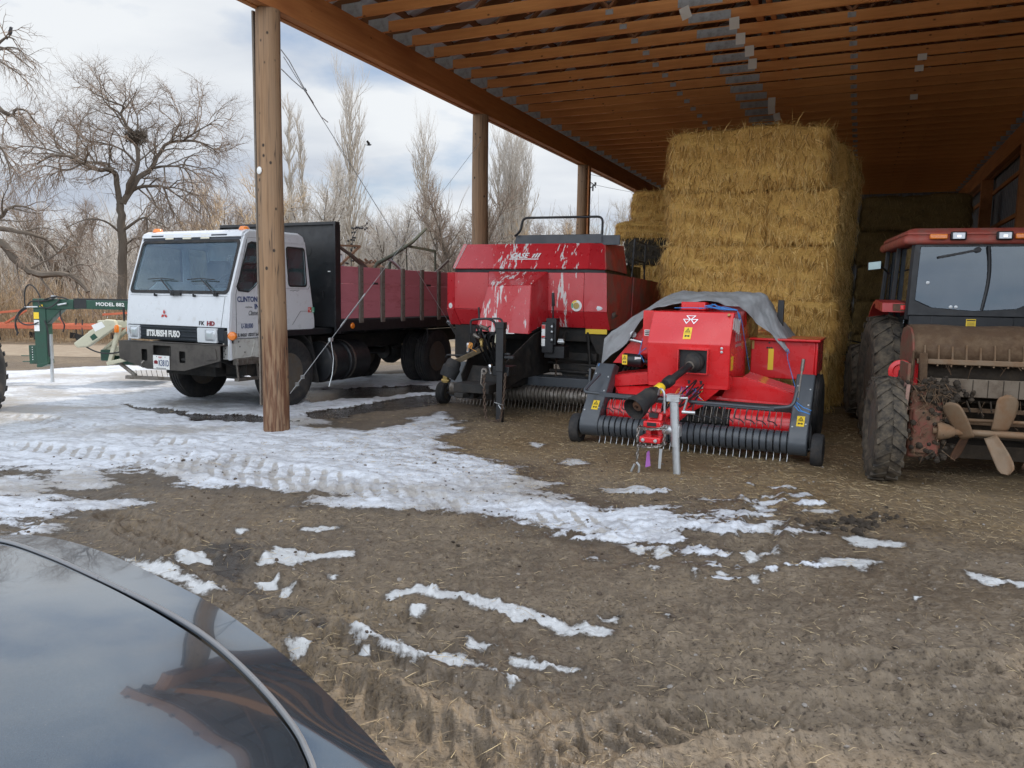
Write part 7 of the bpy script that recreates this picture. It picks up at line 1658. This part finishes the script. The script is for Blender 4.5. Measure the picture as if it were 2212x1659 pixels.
# hood: everything inside the seam, crowned towards the windscreen
rows = []
for i in range(NU+1):
    p = sea[i]; row = []
    for j in range(25):
        v = j/24; q_ = Vector((p.x*(1-.12*v)+.02*v, p.y*(1-v)-1.35*v, p.z+.085*(1-(1-v)**1.6)*(1 if p.y > -.3 else .7)-.022*max(0, p.x-.3)**2*v))
        row.append(q_)
    rows.append(row)
g = MB(); g.grid(rows); hd_ = g.build('hood', M['car_paint'], A_, smooth=60)
# nose and fenders: from the seam over the edge and down
rows = []
for i in range(NU+1):
    a, e = sea[i], sil[i]; d = Vector((e.x-a.x, e.y-a.y, 0)); o = d.normalized(); row = []
    for k in range(12):
        t = k/11; f = .008/max(.02, d.length); u = f+(1-f)*t
        row.append(Vector((a.x+d.x*u, a.y+d.y*u, a.z+(e.z-a.z)*u**1.15)))
    for k in range(1, 12):
        t = k/11; row.append(Vector((e.x, e.y, e.z))+o*(.012*math.sin(min(1, t*2.2)*math.pi/2)-.03*t)+Vector((0, 0, -.62*t**1.25)))
    rows.append(row)
g = MB(); g.grid(rows); fn = g.build('front_bumper', M['car_paint'], A_, smooth=60)
g = MB(); g.tube([p+Vector((0, 0, -.007)) for p in sea], .006, 6); g.build('hood_gap', M['ink'], A_)
g = MB(); pts = []
for i in range(NU+1):
    a, e = sea[i], sil[i]; o = Vector((e.x-a.x, e.y-a.y, 0)).normalized(); pts.append(a+o*.0165+Vector((0, 0, .0015)))
g.tube(pts, .0052, 8); g.build('hood_trim', PM('trim_grey', (.20, .205, .215), .35, .4, .05, 4), A_)
# the rest of the car
g = MB()
for sx in (-1, 1):
    xs_ = ((1.15 if sx > 0 else -1.0), .80*sx)
    g.prism([(-.60, .80), (-1.45, .90), (-1.5, .99), (-3.9, 1.0), (-4.55, .92), (-4.65, .6), (-4.6, .30), (-4.35, .25), (-4.25, .55), (-3.95, .72), (-3.6, .72), (-3.3, .55), (-3.2, .25), (-1.55, .25), (-1.45, .55), (-1.15, .72), (-.8, .72), (-.5, .55), (-.42, .3), (-.35, .5)], 'x', min(xs_), max(xs_))
g.box(-.8, .8, -4.6, -1.3, .25, .95); g.build('body', M['car_paint'], A_, .04, seg=3)
g = MB(); rbox(g, -.82, .82, -3.9, -1.9, 1.42, 1.50, .12); g.build('roof', M['car_paint'], A_, .04)
g = MB(); g.add([(-.86, -1.40, 1.0), (.90, -1.40, 1.0), (.72, -2.05, 1.45), (-.70, -2.05, 1.45)], [(0, 1, 2, 3)]); solid(g.build('windscreen', M['glass_dark'], A_, smooth=0), .005)
for sx in (-1, 1):
    g = MB(); g.add([(sx*.93, -1.6, 1.0), (sx*.93, -4.0, 1.0), (sx*.76, -3.7, 1.45), (sx*.76, -2.1, 1.45)], [(0, 1, 2, 3)]); solid(g.build('side_window', M['glass_dark'], A_, smooth=0), .005)
    for y in (-.97, -3.75): wheel(A_, (sx*.93, y, .34), .34, .24, .22, face=sx, n=28, rim='galv')
g = MB(); g.add([(-.85, -4.3, 1.0), (.85, -4.3, 1.0), (.74, -3.75, 1.45), (-.74, -3.75, 1.45)], [(3, 2, 1, 0)]); solid(g.build('rear_window', M['glass_dark'], A_, smooth=0), .005)
# ================================================================== trees
def bark(name, c1, c2):
    m, nt, b, out = NT(name); c = mix(nt, noise(nt, coords(nt, (3, 3, .8)), 2.0, 4), c1, c2)
    nt.links.new(c, b.inputs['Base Color']); b.inputs['Roughness'].default_value = .9; b.inputs['Specular IOR Level'].default_value = .2; return m
M['bark'] = bark('bark', (.075, .061, .05), (.155, .13, .105))
M['twig'] = bark('twig', (.145, .11, .085), (.27, .21, .165))
M['twig_tan'] = bark('twig_tan', (.36, .26, .155), (.52, .39, .25))
M['twig_grey'] = bark('twig_grey', (.35, .32, .285), (.50, .46, .41))
M['bark_grey'] = bark('bark_grey', (.28, .24, .19), (.42, .365, .30))
M['brush'] = stalk_mat('brush', (.25, .175, .105), (.42, .30, .175), (.12, .085, .06))
M['brush_grey'] = stalk_mat('brush_grey', (.31, .275, .24), (.47, .425, .375), (.14, .12, .10))
UP = Vector((0, 0, 1))
class Tree:
    def __init__(s, seed): s.r = random.Random(seed); s.thick = MB(); s.thin = MB(); s.n = 0
    def rv(s): return Vector((s.r.gauss(0, 1), s.r.gauss(0, 1), s.r.gauss(0, 1)))
    def put(s, pts, rs, cut):
        if rs[0] > cut: s.thick.tube(pts, rs, 6 if rs[0] > cut*3 else 4, cap=False)
        else: s.thin.tube(pts, rs, 3, cap=False)
        s.n += 1
    def limb(s, pts, r0, r1, P, lvl=0, cut=.03):
        """smooth hand-placed limb with offspring"""
        r0 *= P.get('thin', 1); r1 *= P.get('thin', 1)
        n = max(6, len(pts)*3); C = [crm(pts, i/n) for i in range(n+1)]; C = [p+s.rv()*.02*r0*4 for p in C]
        rs = [r0+(r1-r0)*i/n for i in range(n+1)]; s.put(C, rs, cut); s.kids(C, rs, P, lvl, cut)
    def kids(s, C, rs, P, lvl, cut):
        if lvl >= len(P['n']): return
        L = sum((b-a).length for a, b in zip(C, C[1:])); k = P['n'][lvl]; cnt = int(k*L+s.r.random()) if P.get('per_m') and lvl == 0 else k
        for j in range(cnt):
            t = P['t0'][lvl]+(1-P['t0'][lvl])*(j+s.r.random())/max(1, cnt); f = t*(len(C)-1); i = min(int(f), len(C)-2); p = C[i].lerp(C[i+1], f-i)
            d = (C[i+1]-C[i]).normalized(); a = R(s.r.uniform(*P['ang'][lvl])); side = s.rv(); side = (side-d*side.dot(d))
            side = side+UP*P['up'][lvl]*.9
            side = (side-d*side.dot(d)).normalized(); nd_ = (d*math.cos(a)+side*math.sin(a)).normalized()
            ln = P['len'][lvl]*s.r.uniform(.55, 1.15)*(1-.35*t); r0 = min(P['rad'][lvl], rs[i]*.8)*s.r.uniform(.75, 1.1)
            s.branch(p, nd_, ln, r0, P, lvl+1, cut)
    def branch(s, p, d, L, r0, P, lvl, cut):
        n = max(3, min(9, int(L/(P['step']*(.6 if lvl > 2 else 1)))+2)); C = [p.copy()]; 
        for i in range(n):
            d = (d+s.rv()*P['wig']+UP*P['trop'][lvl-1]).normalized(); p = p+d*(L/n); C.append(p)
        rs = [r0*(1-.72*i/n) for i in range(n+1)]; s.put(C, rs, cut); s.kids(C, rs, P, lvl, cut)
def tree_objs(name, tr, loc, m1, m2, label, cat='tree', group=None, mats_crown=None):
    root = thing(name, label, cat, loc, 0, group)
    for mb, nm, mt in ((tr.thick, 'trunk', m1), (tr.thin, 'crown', m2)):
        if mb.v:
            o = mb.build(nm, M[mt], root, recalc=False, smooth=60)
    return root
ZB = -.085
# -------- the leaning tree left of the truck, limbs traced from the photograph and set at their own depth
YH = 32.0
def hp(zx, zy, dy=0): return at(.2976*zx, 192+.2976*zy, YH+dy)
base = hp(885, 1560); base.z = 0; ORI = Vector((base.x, YH, ZB))
def hl(*pts): return [hp(*p)-ORI for p in pts]
tr = Tree(11)
PH = dict(thin=.80, per_m=True, n=[3.5, 8, 6], t0=[.18, .12, .1], ang=[(30, 70), (25, 65), (25, 60)], up=[.35, .1, -.2], len=[2.4, 1.25, .68], rad=[.036, .015, .008], trop=[.05, -.03, -.10], wig=.22, step=.35)
PD = dict(PH, up=[-.2, -.4, -.5], trop=[-.16, -.16, -.14], n=[3.6, 8, 6])
tr.limb([Vector((0, 0, -.3))]+hl((885, 1400), (892, 1150), (880, 950), (872, 830)), .24, .19, dict(PH, n=[.5, 4, 4]))
tr.limb(hl((872, 830), (850, 700), (838, 620), (790, 585, -.6), (720, 590, -1), (600, 540, -1.5), (480, 485, -2), (350, 492, -2.2), (270, 545, -2.4)), .16, .035, PH)
tr.limb(hl((838, 640), (780, 545, .5), (640, 530, 1), (520, 470, 1.2), (420, 400, 1.4), (340, 260, 1.6)), .09, .02, PH)
tr.limb(hl((600, 540, -1.5), (480, 590, -1.8), (330, 560, -2.2), (180, 610, -2.6)), .06, .015, PD)
tr.limb(hl((480, 485, -2), (300, 430, -2.2), (150, 420, -2.3), (60, 470, -2.4)), .06, .014, PH)
tr.limb(hl((890, 830), (945, 740), (1000, 650), (1100, 575, .5), (1150, 480, .8), (1230, 392, 1), (1390, 378, 1.2), (1500, 410, 1.3), (1590, 470, 1.4)), .17, .03, PH)
tr.limb(hl((1100, 575, .5), (1250, 560, 0), (1400, 600, -.5), (1500, 700, -.8)), .08, .015, PD)
tr.limb(hl((1230, 392, 1), (1290, 280, 1.2), (1320, 200, 1.4), (1290, 90, 1.5)), .06, .012, PH)
tr.limb(hl((1330, 378, 1), (1430, 310, .5), (1540, 255, .3), (1650, 290, .2)), .05, .012, PH)
tr.limb(hl((925, 770), (935, 690, -.3), (1000, 560, -.5), (995, 430, -.6), (985, 360, -.6), (930, 280, -.7), (880, 180, -.8), (900, 130, -.9), (800, 90, -1), (700, 40, -1.1), (640, 0, -1.1)), .13, .016, PH)
tr.limb(hl((985, 360, -.6), (1000, 220, -.4), (960, 100, -.2), (1010, 20, 0)), .05, .012, PH)
tr.limb(hl((1000, 560, -.5), (900, 450, .2), (760, 395, .4), (600, 360, .5), (500, 230, .6)), .07, .014, PH)
tr.limb(hl((915, 800), (980, 725, .3), (1100, 705, .6), (1190, 712, .9), (1300, 780, 1.2), (1450, 900, 1.5)), .11, .02, PD)
tr.limb(hl((1060, 715, .5), (1110, 800, .2), (1130, 870, .1), (1050, 950, 0)), .06, .015, PD)
tr.limb(hl((1190, 712, .9), (1320, 730, .5), (1440, 800, .2), (1530, 920, .1)), .05, .012, PD)
tr.limb(hl((905, 1020), (1040, 935, -.5), (1120, 980, -.8), (1230, 1010, -1)), .08, .015, PD)
tr.limb(hl((880, 1050), (760, 960, -.6), (620, 950, -1), (480, 1010, -1.3)), .06, .015, PD)
tr.limb(hl((890, 1150), (1000, 1080, .6), (1150, 1120, 1), (1300, 1200, 1.2)), .06, .015, PD)
hero = tree_objs('bare_tree', tr, ORI, 'bark', 'twig', 'large bare tree with twisted limbs and a stick nest, left of the truck')
g = MB(); rr = random.Random(2); nc_ = hp(985, 335, -.6)
for k in range(240):
    a = rr.uniform(0, 6.28); rr_ = rr.uniform(.1, .40); p = nc_+Vector((rr_*math.cos(a), rr_*math.sin(a), rr.uniform(-.36, .20)*(1.1-rr_*1.2))); d = Vector((-math.sin(a), math.cos(a), rr.gauss(0, .5)))*rr.uniform(.10, .30); g.tube([p-d, p+d*.2+Vector((0, 0, .02)), p+d], .012, 3)
nest = g.build('nest', M['bark'], None); tag(nest, 'dark stick nest in the fork of the large bare tree', 'nest')
# -------- old tree whose limbs come in from the left edge
YL = 25.0
ORL = Vector((at(-95, 700, YL).x, YL, ZB))
def lp(zx, zy, dy=0): return at(.2976*zx, 192+.2976*zy, YL+dy)-ORL
def LL(*pts): return [lp(*p) for p in pts]
tr = Tree(23); PL = dict(PH, n=[2.2, 6, 5], len=[1.7, .85, .45], rad=[.035, .014, .008])
PLd = dict(PD, n=[2.4, 6, 5], len=[1.6, .8, .4], rad=[.032, .014, .008])
tr.limb([Vector((0, 0, -.3)), Vector((.1, 0, 2)), Vector((.0, 0, 4.2)), Vector((-.3, .2, 6.5))], .42, .22, dict(PL, n=[0, 0, 0]))
tr.limb([Vector((.05, 0, 3.0))]+LL((-120, 1040), (0, 1015), (170, 1045), (330, 1095, .4), (420, 1190, .6)), .15, .04, dict(PLd, n=[1.4, 5, 4]))
tr.limb([Vector((.0, 0, 4.2))]+LL((-150, 950), (0, 930), (60, 870), (150, 850), (265, 888)), .12, .02, PL)
tr.limb([Vector((-.2, 0, 6.0))]+LL((-150, 60), (0, 150), (75, 195), (120, 150), (200, 165), (260, 250)), .12, .015, PLd)
tr.limb([Vector((-.3, .2, 6.4))]+LL((-200, -120), (-80, -260), (40, -370), (120, -350)), .12, .015, PLd)
tr.limb(LL((-80, -260), (60, -300), (150, -280), (190, -200)), .05, .012, PLd)
tr.limb(LL((-60, -230), (30, -180), (120, -120), (170, -90)), .05, .012, PLd)
tr.limb([Vector((-.2, 0, 5.4))]+LL((-150, 330), (0, 420), (60, 540), (80, 700)), .09, .012, PLd)
tr.limb([Vector((.1, 0, 2.0))]+LL((-120, 1150), (0, 1110), (100, 1225), (200, 1312), (310, 1350), (440, 1342), (560, 1385), (640, 1470)), .19, .09, dict(PLd, n=[1.6, 5, 4]))
tr.limb(LL((200, 1312), (330, 1250, .4), (430, 1180, .6), (520, 1060, .8)), .06, .012, PL)
tr.limb(LL((440, 1342), (560, 1280, .5), (650, 1290, .7), (700, 1380, .8)), .05, .012, PLd)
left = tree_objs('bare_tree', tr, ORL, 'bark', 'twig', 'old bare tree at the left edge, one pale limb and a fallen trunk reaching in')
# -------- tall columnar poplars
def poplar(seed, H, wd, stems=1):
    t = Tree(seed); r = t.r
    PP = dict(per_m=True, n=[3.6, 5, 3], t0=[.12, .2, .15], ang=[(17, 36), (14, 30), (15, 32)], up=[.8, .7, .6], len=[H*.36*wd, H*.17*wd, H*.09*wd], rad=[.085, .045, .026], trop=[.17, .18, .14], wig=.09, step=.8)
    for k in range(stems):
        a = r.uniform(0, 6.28); sp_ = .35 if stems == 1 else 1.3
        o = Vector((math.cos(a)*.3*(stems > 1), math.sin(a)*.3*(stems > 1), 0)); h = H*r.uniform(.86, 1) if stems > 1 else H
        t.limb([o+Vector((0, 0, -.3)), o*2+Vector((r.gauss(0, .1), r.gauss(0, .1), h*.25)), o*(2+sp_)+Vector((r.gauss(0, .15), r.gauss(0, .15), h*.5)), o*(2+sp_*1.6)+Vector((r.gauss(0, .2), r.gauss(0, .2), h*.78)), o*(2+sp_*2)+Vector((r.gauss(0, .2), 0, h))], .22 if stems == 1 else .17, .02, PP, cut=.05)
    return t
gp = 'poplars beyond the truck'
def place(root, px, Y, dz=0, rot=0, s=1.):
    p = at(px, 640, Y); root.location = (p.x, Y, ZB); root.rotation_euler = (0, 0, rot); root.scale = (s, s, s)
pa = tree_objs('poplar_tree', poplar(31, 17.2, .88), (0, 0, 0), 'bark_grey', 'twig_grey', 'tallest bare poplar, broad column above the black headboard', 'tree', gp); place(pa, 757, 66)
pb_ = tree_objs('poplar_tree', poplar(32, 16.0, .34), (0, 0, 0), 'bark_grey', 'twig_grey', 'slim bare poplar just right of the nearest log pole', 'tree', gp); place(pb_, 656, 66)
c_ = copy_tree(pb_); tag(c_, 'slim bare poplar half hidden by the nearest log pole'); place(c_, 628, 64, rot=2.1, s=1.02)
pc = tree_objs('poplar_tree', poplar(34, 15.3, .86), (0, 0, 0), 'bark_grey', 'twig_grey', 'bare poplar standing alone left of the second log pole', 'tree', gp); place(pc, 920, 72)
pd = tree_objs('poplar_tree', poplar(35, 15.0, .78, 6), (0, 0, 0), 'bark_grey', 'twig_grey', 'broad many stemmed bare poplar between the second and third log poles', 'tree', gp); place(pd, 1108, 72, s=1.0)
# -------- rounded bare trees of the wood behind
def roundtree(seed, H, spread, stems=3):
    t = Tree(seed); r = t.r
    PP = dict(per_m=True, n=[2.6, 7, 6], t0=[.18, .15, .1], ang=[(25, 55), (25, 55), (20, 55)], up=[.5, .4, .2], len=[H*.30, H*.16, H*.09], rad=[.06, .032, .018], trop=[.10, .06, .0], wig=.17, step=.6)
    for k in range(stems):
        a = 6.28*k/stems+r.uniform(-.4, .4); sx, sy = math.cos(a)*spread, math.sin(a)*spread; h = H*r.uniform(.72, 1)
        t.limb([Vector((0, 0, -.3)), Vector((sx*.10, sy*.10, h*.22)), Vector((sx*.36+r.gauss(0, .2), sy*.36, h*.45)), Vector((sx*.7, sy*.7, h*.72)), Vector((sx+r.gauss(0, .3), sy, h))], .17, .02, PP, cut=.045)
    return t
gb_ = 'bare trees in the wood beyond the truck'
RT = [tree_objs('bare_tree', roundtree(41, 9.5, 2.0, 3), (0, 0, 0), 'bark', 'twig_grey', None), tree_objs('bare_tree', roundtree(42, 8.0, 2.8, 4), (0, 0, 0), 'bark_grey', 'twig_grey', None), tree_objs('bare_tree', roundtree(43, 7.0, 2.6, 3), (0, 0, 0), 'bark_grey', 'twig_tan', None), tree_objs('bare_tree', roundtree(44, 8.5, 3.2, 5), (0, 0, 0), 'bark', 'twig', None)]
spots = [ (692, 60, 0, 1.22, 'dark bare tree with upswept limbs left of the tallest poplar'), (530, 58, 2, 1.36, 'tan tipped bare tree just left of the nearest log pole'), (992, 60, 3, 1.12, 'bare tree leaning out beside the second log pole'), (1066, 78, 1, 1.30, 'pale bare tree just right of the second log pole'), (1168, 62, 2, .95, 'low tan bare tree left of the third log pole'), (1210, 80, 3, 1.05, 'bare tree right behind the third log pole'), (1318, 70, 1, 1.10, 'pale bare tree right of the utility pole'), (840, 62, 0, .92, 'dark bare tree between the tallest poplar and the lone poplar'), (870, 88, 3, 1.15, 'bare tree close to the left of the lone poplar'), (800, 92, 1, 1.30, 'pale bare tree to the right of the tallest poplar'), (960, 95, 1, 1.25, 'pale bare tree close to the right of the lone poplar'), (605, 84, 3, 1.25, 'bare tree behind the nearest log pole'), (720, 96, 1, 1.35, 'pale bare tree behind the tallest poplar'), (470, 74, 3, 1.15, 'bare tree above the middle of the truck roof'), (420, 66, 2, 1.05, 'tan tipped bare tree above the left end of the truck roof'), (1140, 100, 0, 1.2, 'dark bare tree behind the many stemmed poplar'), (1270, 96, 2, 1.15, 'tan tipped bare tree behind the utility pole'), (330, 80, 1, 1.2, 'pale bare tree seen through the large nest tree'), (130, 70, 3, 1.1, 'bare tree behind the green mower hose'), (30, 78, 1, 1.15, 'pale bare tree farthest left in the wood')]
used = set()
for i, (px, Y, k, s_, lab) in enumerate(spots):
    o = RT[k] if k not in used else copy_tree(RT[k]); used.add(k); tag(o, lab, 'tree', gb_); place(o, px, Y, rot=rnd.uniform(0, 6.28), s=s_)
# -------- thickets: nobody could count these stems
def thicket(name, mat, n, fx, fy, hmin, hmax, r, seed, fork=3):
    rr = random.Random(seed); g = MB()
    for k in range(n):
        x = rr.uniform(*fx); y = rr.uniform(*fy); h = rr.uniform(hmin, hmax)*(.5+.8*abs(math.sin(x*.31+1.3)*math.cos(x*.11+y*.2))); d = Vector((rr.gauss(0, .22), rr.gauss(0, .22), 1)).normalized()
        p = Vector((x, y, ZB)); C = [p]
        for i in range(3): d = (d+Vector((rr.gauss(0, .16), rr.gauss(0, .16), .04))).normalized(); p = p+d*h/3; C.append(p)
        g.tube(C, [r, r*.8, r*.55, r*.25], 3, cap=False)
        for j in range(fork):
            i = rr.choice((1, 2, 2)); q_ = C[i]; d2 = (d+Vector((rr.gauss(0, .55), rr.gauss(0, .55), rr.gauss(.1, .3)))).normalized()*h*rr.uniform(.2, .45); g.tube([q_, q_+d2*.55+Vector((0, 0, .03*h)), q_+d2], [r*.6, r*.45, r*.2], 3, cap=False)
    o = g.build(name, M[mat], None, recalc=False, smooth=60); tag(o, None, None, None, 'stuff'); return o
thicket('brush', 'brush', 5200, (-34, -6.5), (26.5, 36), .5, 2.9, .010, 5)
thicket('reeds', 'brush', 4200, (-60, 22), (46, 58), .5, 2.0, .020, 6, 2)
thicket('scrub', 'brush_grey', 4300, (-75, 40), (58, 92), 2.5, 7.6, .034, 7, 6)
thicket('distant_wood', 'brush_grey', 4200, (-130, 70), (95, 145), 6.0, 14.0, .055, 8, 6)
thicket('dry_grass', 'brush', 5200, (-40, -5), (24.2, 30), .15, .7, .006, 9, 1)
# -------- utility pole with transformer, wires
YP = 48.0; pb0 = at(1266, 520, YP); ptop = at(1270, 378, YP)
Q_ = thing('utility_pole', 'wooden utility pole with a grey transformer, right of the third log pole', 'utility pole', (pb0.x, YP, ZB), 0)
hh = ptop.z-ZB
g = MB(); g.tube([(0, 0, -.3), (.03, 0, hh*.5), (.08, 0, hh)], [.17, .14, .11], 10); g.build('pole', M['pole'], Q_)
g = MB(); g.lathe([(.20, 0), (.22, .04), (.22, .85), (.17, .93), (.001, .94)], (-.28, 0, hh-2.45), (0, 0, 1), 18); g.cyl((-.28, 0, hh-1.5), (-.28, 0, hh-1.25), .04, 8); g.build('transformer', M['galv'], Q_)
g = MB(); g.tube([(.08, 0, hh-.35), (.45, 0, hh-.62), (.50, 0, hh-.75)], .03, 6); g.tube([(.06, 0, hh-.85), (.42, 0, hh-.62)], .03, 6); g.lathe([(.05, 0), (.08, .05), (.05, .1), (.08, .15), (.05, .2)], (.48, 0, hh-.62), (0, 0, 1), 10); g.cyl((.33, 0, hh-.95), (.33, 0, hh-.6), .05, 8); g.lathe([(.05, 0), (.06, .1), (.03, .15)], (.08, 0, hh), (0, 0, 1), 8); g.build('insulator', M['ink'], Q_)
g = MB(); P0 = Vector((pb0.x+.1, YP, hh-.05)); 
for e, z0 in ((Vector((20, 62, 10.5)), 0), (Vector((20, 62, 9.6)), -.55)): g.tube(arc(P0+Vector((0, 0, z0)), e, .5, 12), .012, 4)
wl = g.build('power_line', M['ink'], None); tag(wl, 'thin overhead wires running off from the utility pole', 'wire')
# -------- birds
def bird(name, p, lab, perched):
    g = MB(); p = Vector(p)
    if perched:
        g.lathe([(.001, -.13), (.03, -.10), (.055, -.03), (.06, .03), (.045, .09), (.05, .12), (.04, .16), (.001, .18)], (0, 0, 0), (.25, 0, 1), 10); g.bar((-.03, 0, -.10), (-.12, 0, -.22), .03, .012); g.extr([(.07, 0, .155), (.11, 0, .14), (.07, 0, .13)], (0, .006, 0))
    else:
        g.lathe([(.001, -.18), (.03, -.10), (.05, 0), (.045, .08), (.03, .13), (.001, .16)], (0, 0, 0), (1, .1, .1), 8)
        for s_ in (-1, 1): g.extr([(.06, 0, .02), (-.07, 0, .02), (-.12, s_*.22, .16), (-.02, s_*.28, .20), (.05, s_*.14, .12)], (0, 0, .012))
        g.extr([(-.15, 0, 0), (-.27, .06, .0), (-.27, -.06, 0)], (0, 0, .008))
    o = g.build(name, M['bird'], None); o.location = p; tag(o, lab, 'bird'); return o
bird('bird', at(797, 313, 42), 'small dark bird flying right of the tallest poplar', False).scale = (.9, .9, .9)
bird('bird', at(22, 70, 25), 'small bird perched on a twig high at the left edge', True)
# ================================================================== loose straw, stones and clods on the ground
def hgt_at(x, y):
    r = math.hypot(x, y); th = math.atan2(x, y)
    i = int(np.searchsorted(rc, r))-1; j = int(np.searchsorted(thc, th))-1
    return float(hgt[min(max(i, 0), nr-1), min(max(j, 0), nc-1)])
rr = random.Random(77); g = MB()
def stalk(x, y, L, w, lift=0.):
    z = hgt_at(x, y)+.004; a = rr.uniform(0, 6.28); d = Vector((math.cos(a), math.sin(a), rr.uniform(-.03, .12)+lift)).normalized(); sd = d.cross(UP).normalized()*w; p0 = Vector((x, y, z)); k = Vector((0, 0, rr.uniform(0, .010))); p1 = p0+d*L*.5+k; p2 = p0+d*L+k*.5+sd*rr.uniform(-4, 4); n_ = Vector((0, 0, w*1.2))
    g.add([p0-sd, p0+sd, p0+n_, p1-sd, p1+sd, p1+n_, p2], [(0, 1, 4, 3), (1, 2, 5, 4), (2, 0, 3, 5), (3, 4, 6), (4, 5, 6), (5, 3, 6)])
cnt = 0
while cnt < 17000:
    th = rr.uniform(-38, 42); r = 1.5+11.5*rr.random()**1.35; x, y = r*math.sin(R(th)), r*math.cos(R(th)); sn = x*math.cos(AX)-y*math.sin(AX); sa = x*math.sin(AX)+y*math.cos(AX)
    pr_ = .16+.84*(sn > -5.2 and sa > 6)+.2*(vn(np.array(x*1.1), np.array(y*1.1), 5) > .55)
    if sn < -6.5: pr_ *= .15
    if rr.random() > pr_*.8: continue
    stalk(x, y, rr.uniform(.012, .06)*(1+1.2*(rr.random() < .06)), rr.uniform(.0005, .0013)*(1+r*.10)); cnt += 1
for cxp, cyp, n_, sp in ((1850, 1058, 130, .35), (2180, 1110, 60, .5), (1530, 960, 160, .7), (1250, 990, 60, .4), (1700, 1010, 120, .6), (700, 1100, 60, .6), (560, 1190, 40, .25), (1380, 1480, 10, .3), (150, 1240, 90, .35), (640, 1290, 60, .3), (800, 1420, 110, .30), (760, 1480, 100, .25), (1800, 1260, 30, .8)):
    c_ = gnd(cxp, cyp)
    for k in range(n_):
        x, y = c_.x+rr.gauss(0, sp), c_.y+rr.gauss(0, sp*.6); stalk(x, y, rr.uniform(.04, .13), rr.uniform(.0008, .0018), .03)
o = g.build('loose_straw', stalk_mat('loose_straw', (.27, .20, .12), (.46, .36, .21), (.12, .09, .06)), None, recalc=False, smooth=0); tag(o, None, None, None, 'stuff')
g = MB()
for k in range(1500):
    th = rr.uniform(-38, 42); r = 1.6+7*rr.random()**1.2; x, y = r*math.sin(R(th)), r*math.cos(R(th)); s_ = rr.uniform(.004, .013)*(1+.8*(rr.random() < .06)); z = hgt_at(x, y)
    g.m(rr.choice((0, 1, 1))); g.lathe([(.001, -s_*.6), (s_*rr.uniform(.7, 1), -s_*.2), (s_*rr.uniform(.8, 1.1), s_*.2), (.001, s_*.7)], (x, y, z+s_*.2), (rr.gauss(0, .4), rr.gauss(0, .4), 1), 6)
o = g.build('gravel', [PM('pebble', (.22, .20, .18), .8, 0, .3, 40), PM('dark_clod', (.075, .055, .04), .95, 0, .3, 40, bmp=.5)], None); tag(o, None, None, None, 'stuff')
g = MB()
for (px, py, s_, n_) in ((1115, 870, .02, 1), (1090, 950, .02, 2), (1780, 1140, .035, 20), (1850, 1135, .04, 24), (1900, 1120, .035, 20), (1590, 1105, .03, 2), (1605, 985, .03, 3), (980, 1170, .02, 2), (1350, 1330, .012, 2)):
    for k in range(n_):
        c_ = gnd(px+rr.gauss(0, 24), py+rr.gauss(0, 8)); q_ = s_*rr.uniform(.4, 1); z = hgt_at(c_.x, c_.y)
        g.lathe([(.001, -q_*.5), (q_*rr.uniform(.7, 1), -q_*.25), (q_*rr.uniform(.8, 1), q_*.15), (q_*.5, q_*.5), (.001, q_*.6)], (c_.x, c_.y, z+q_*.2), (rr.gauss(0, .5), rr.gauss(0, .5), 1), 7)
o = g.build('mud_clod', M['darkmud'], None); tag(o, None, None, None, 'stuff')
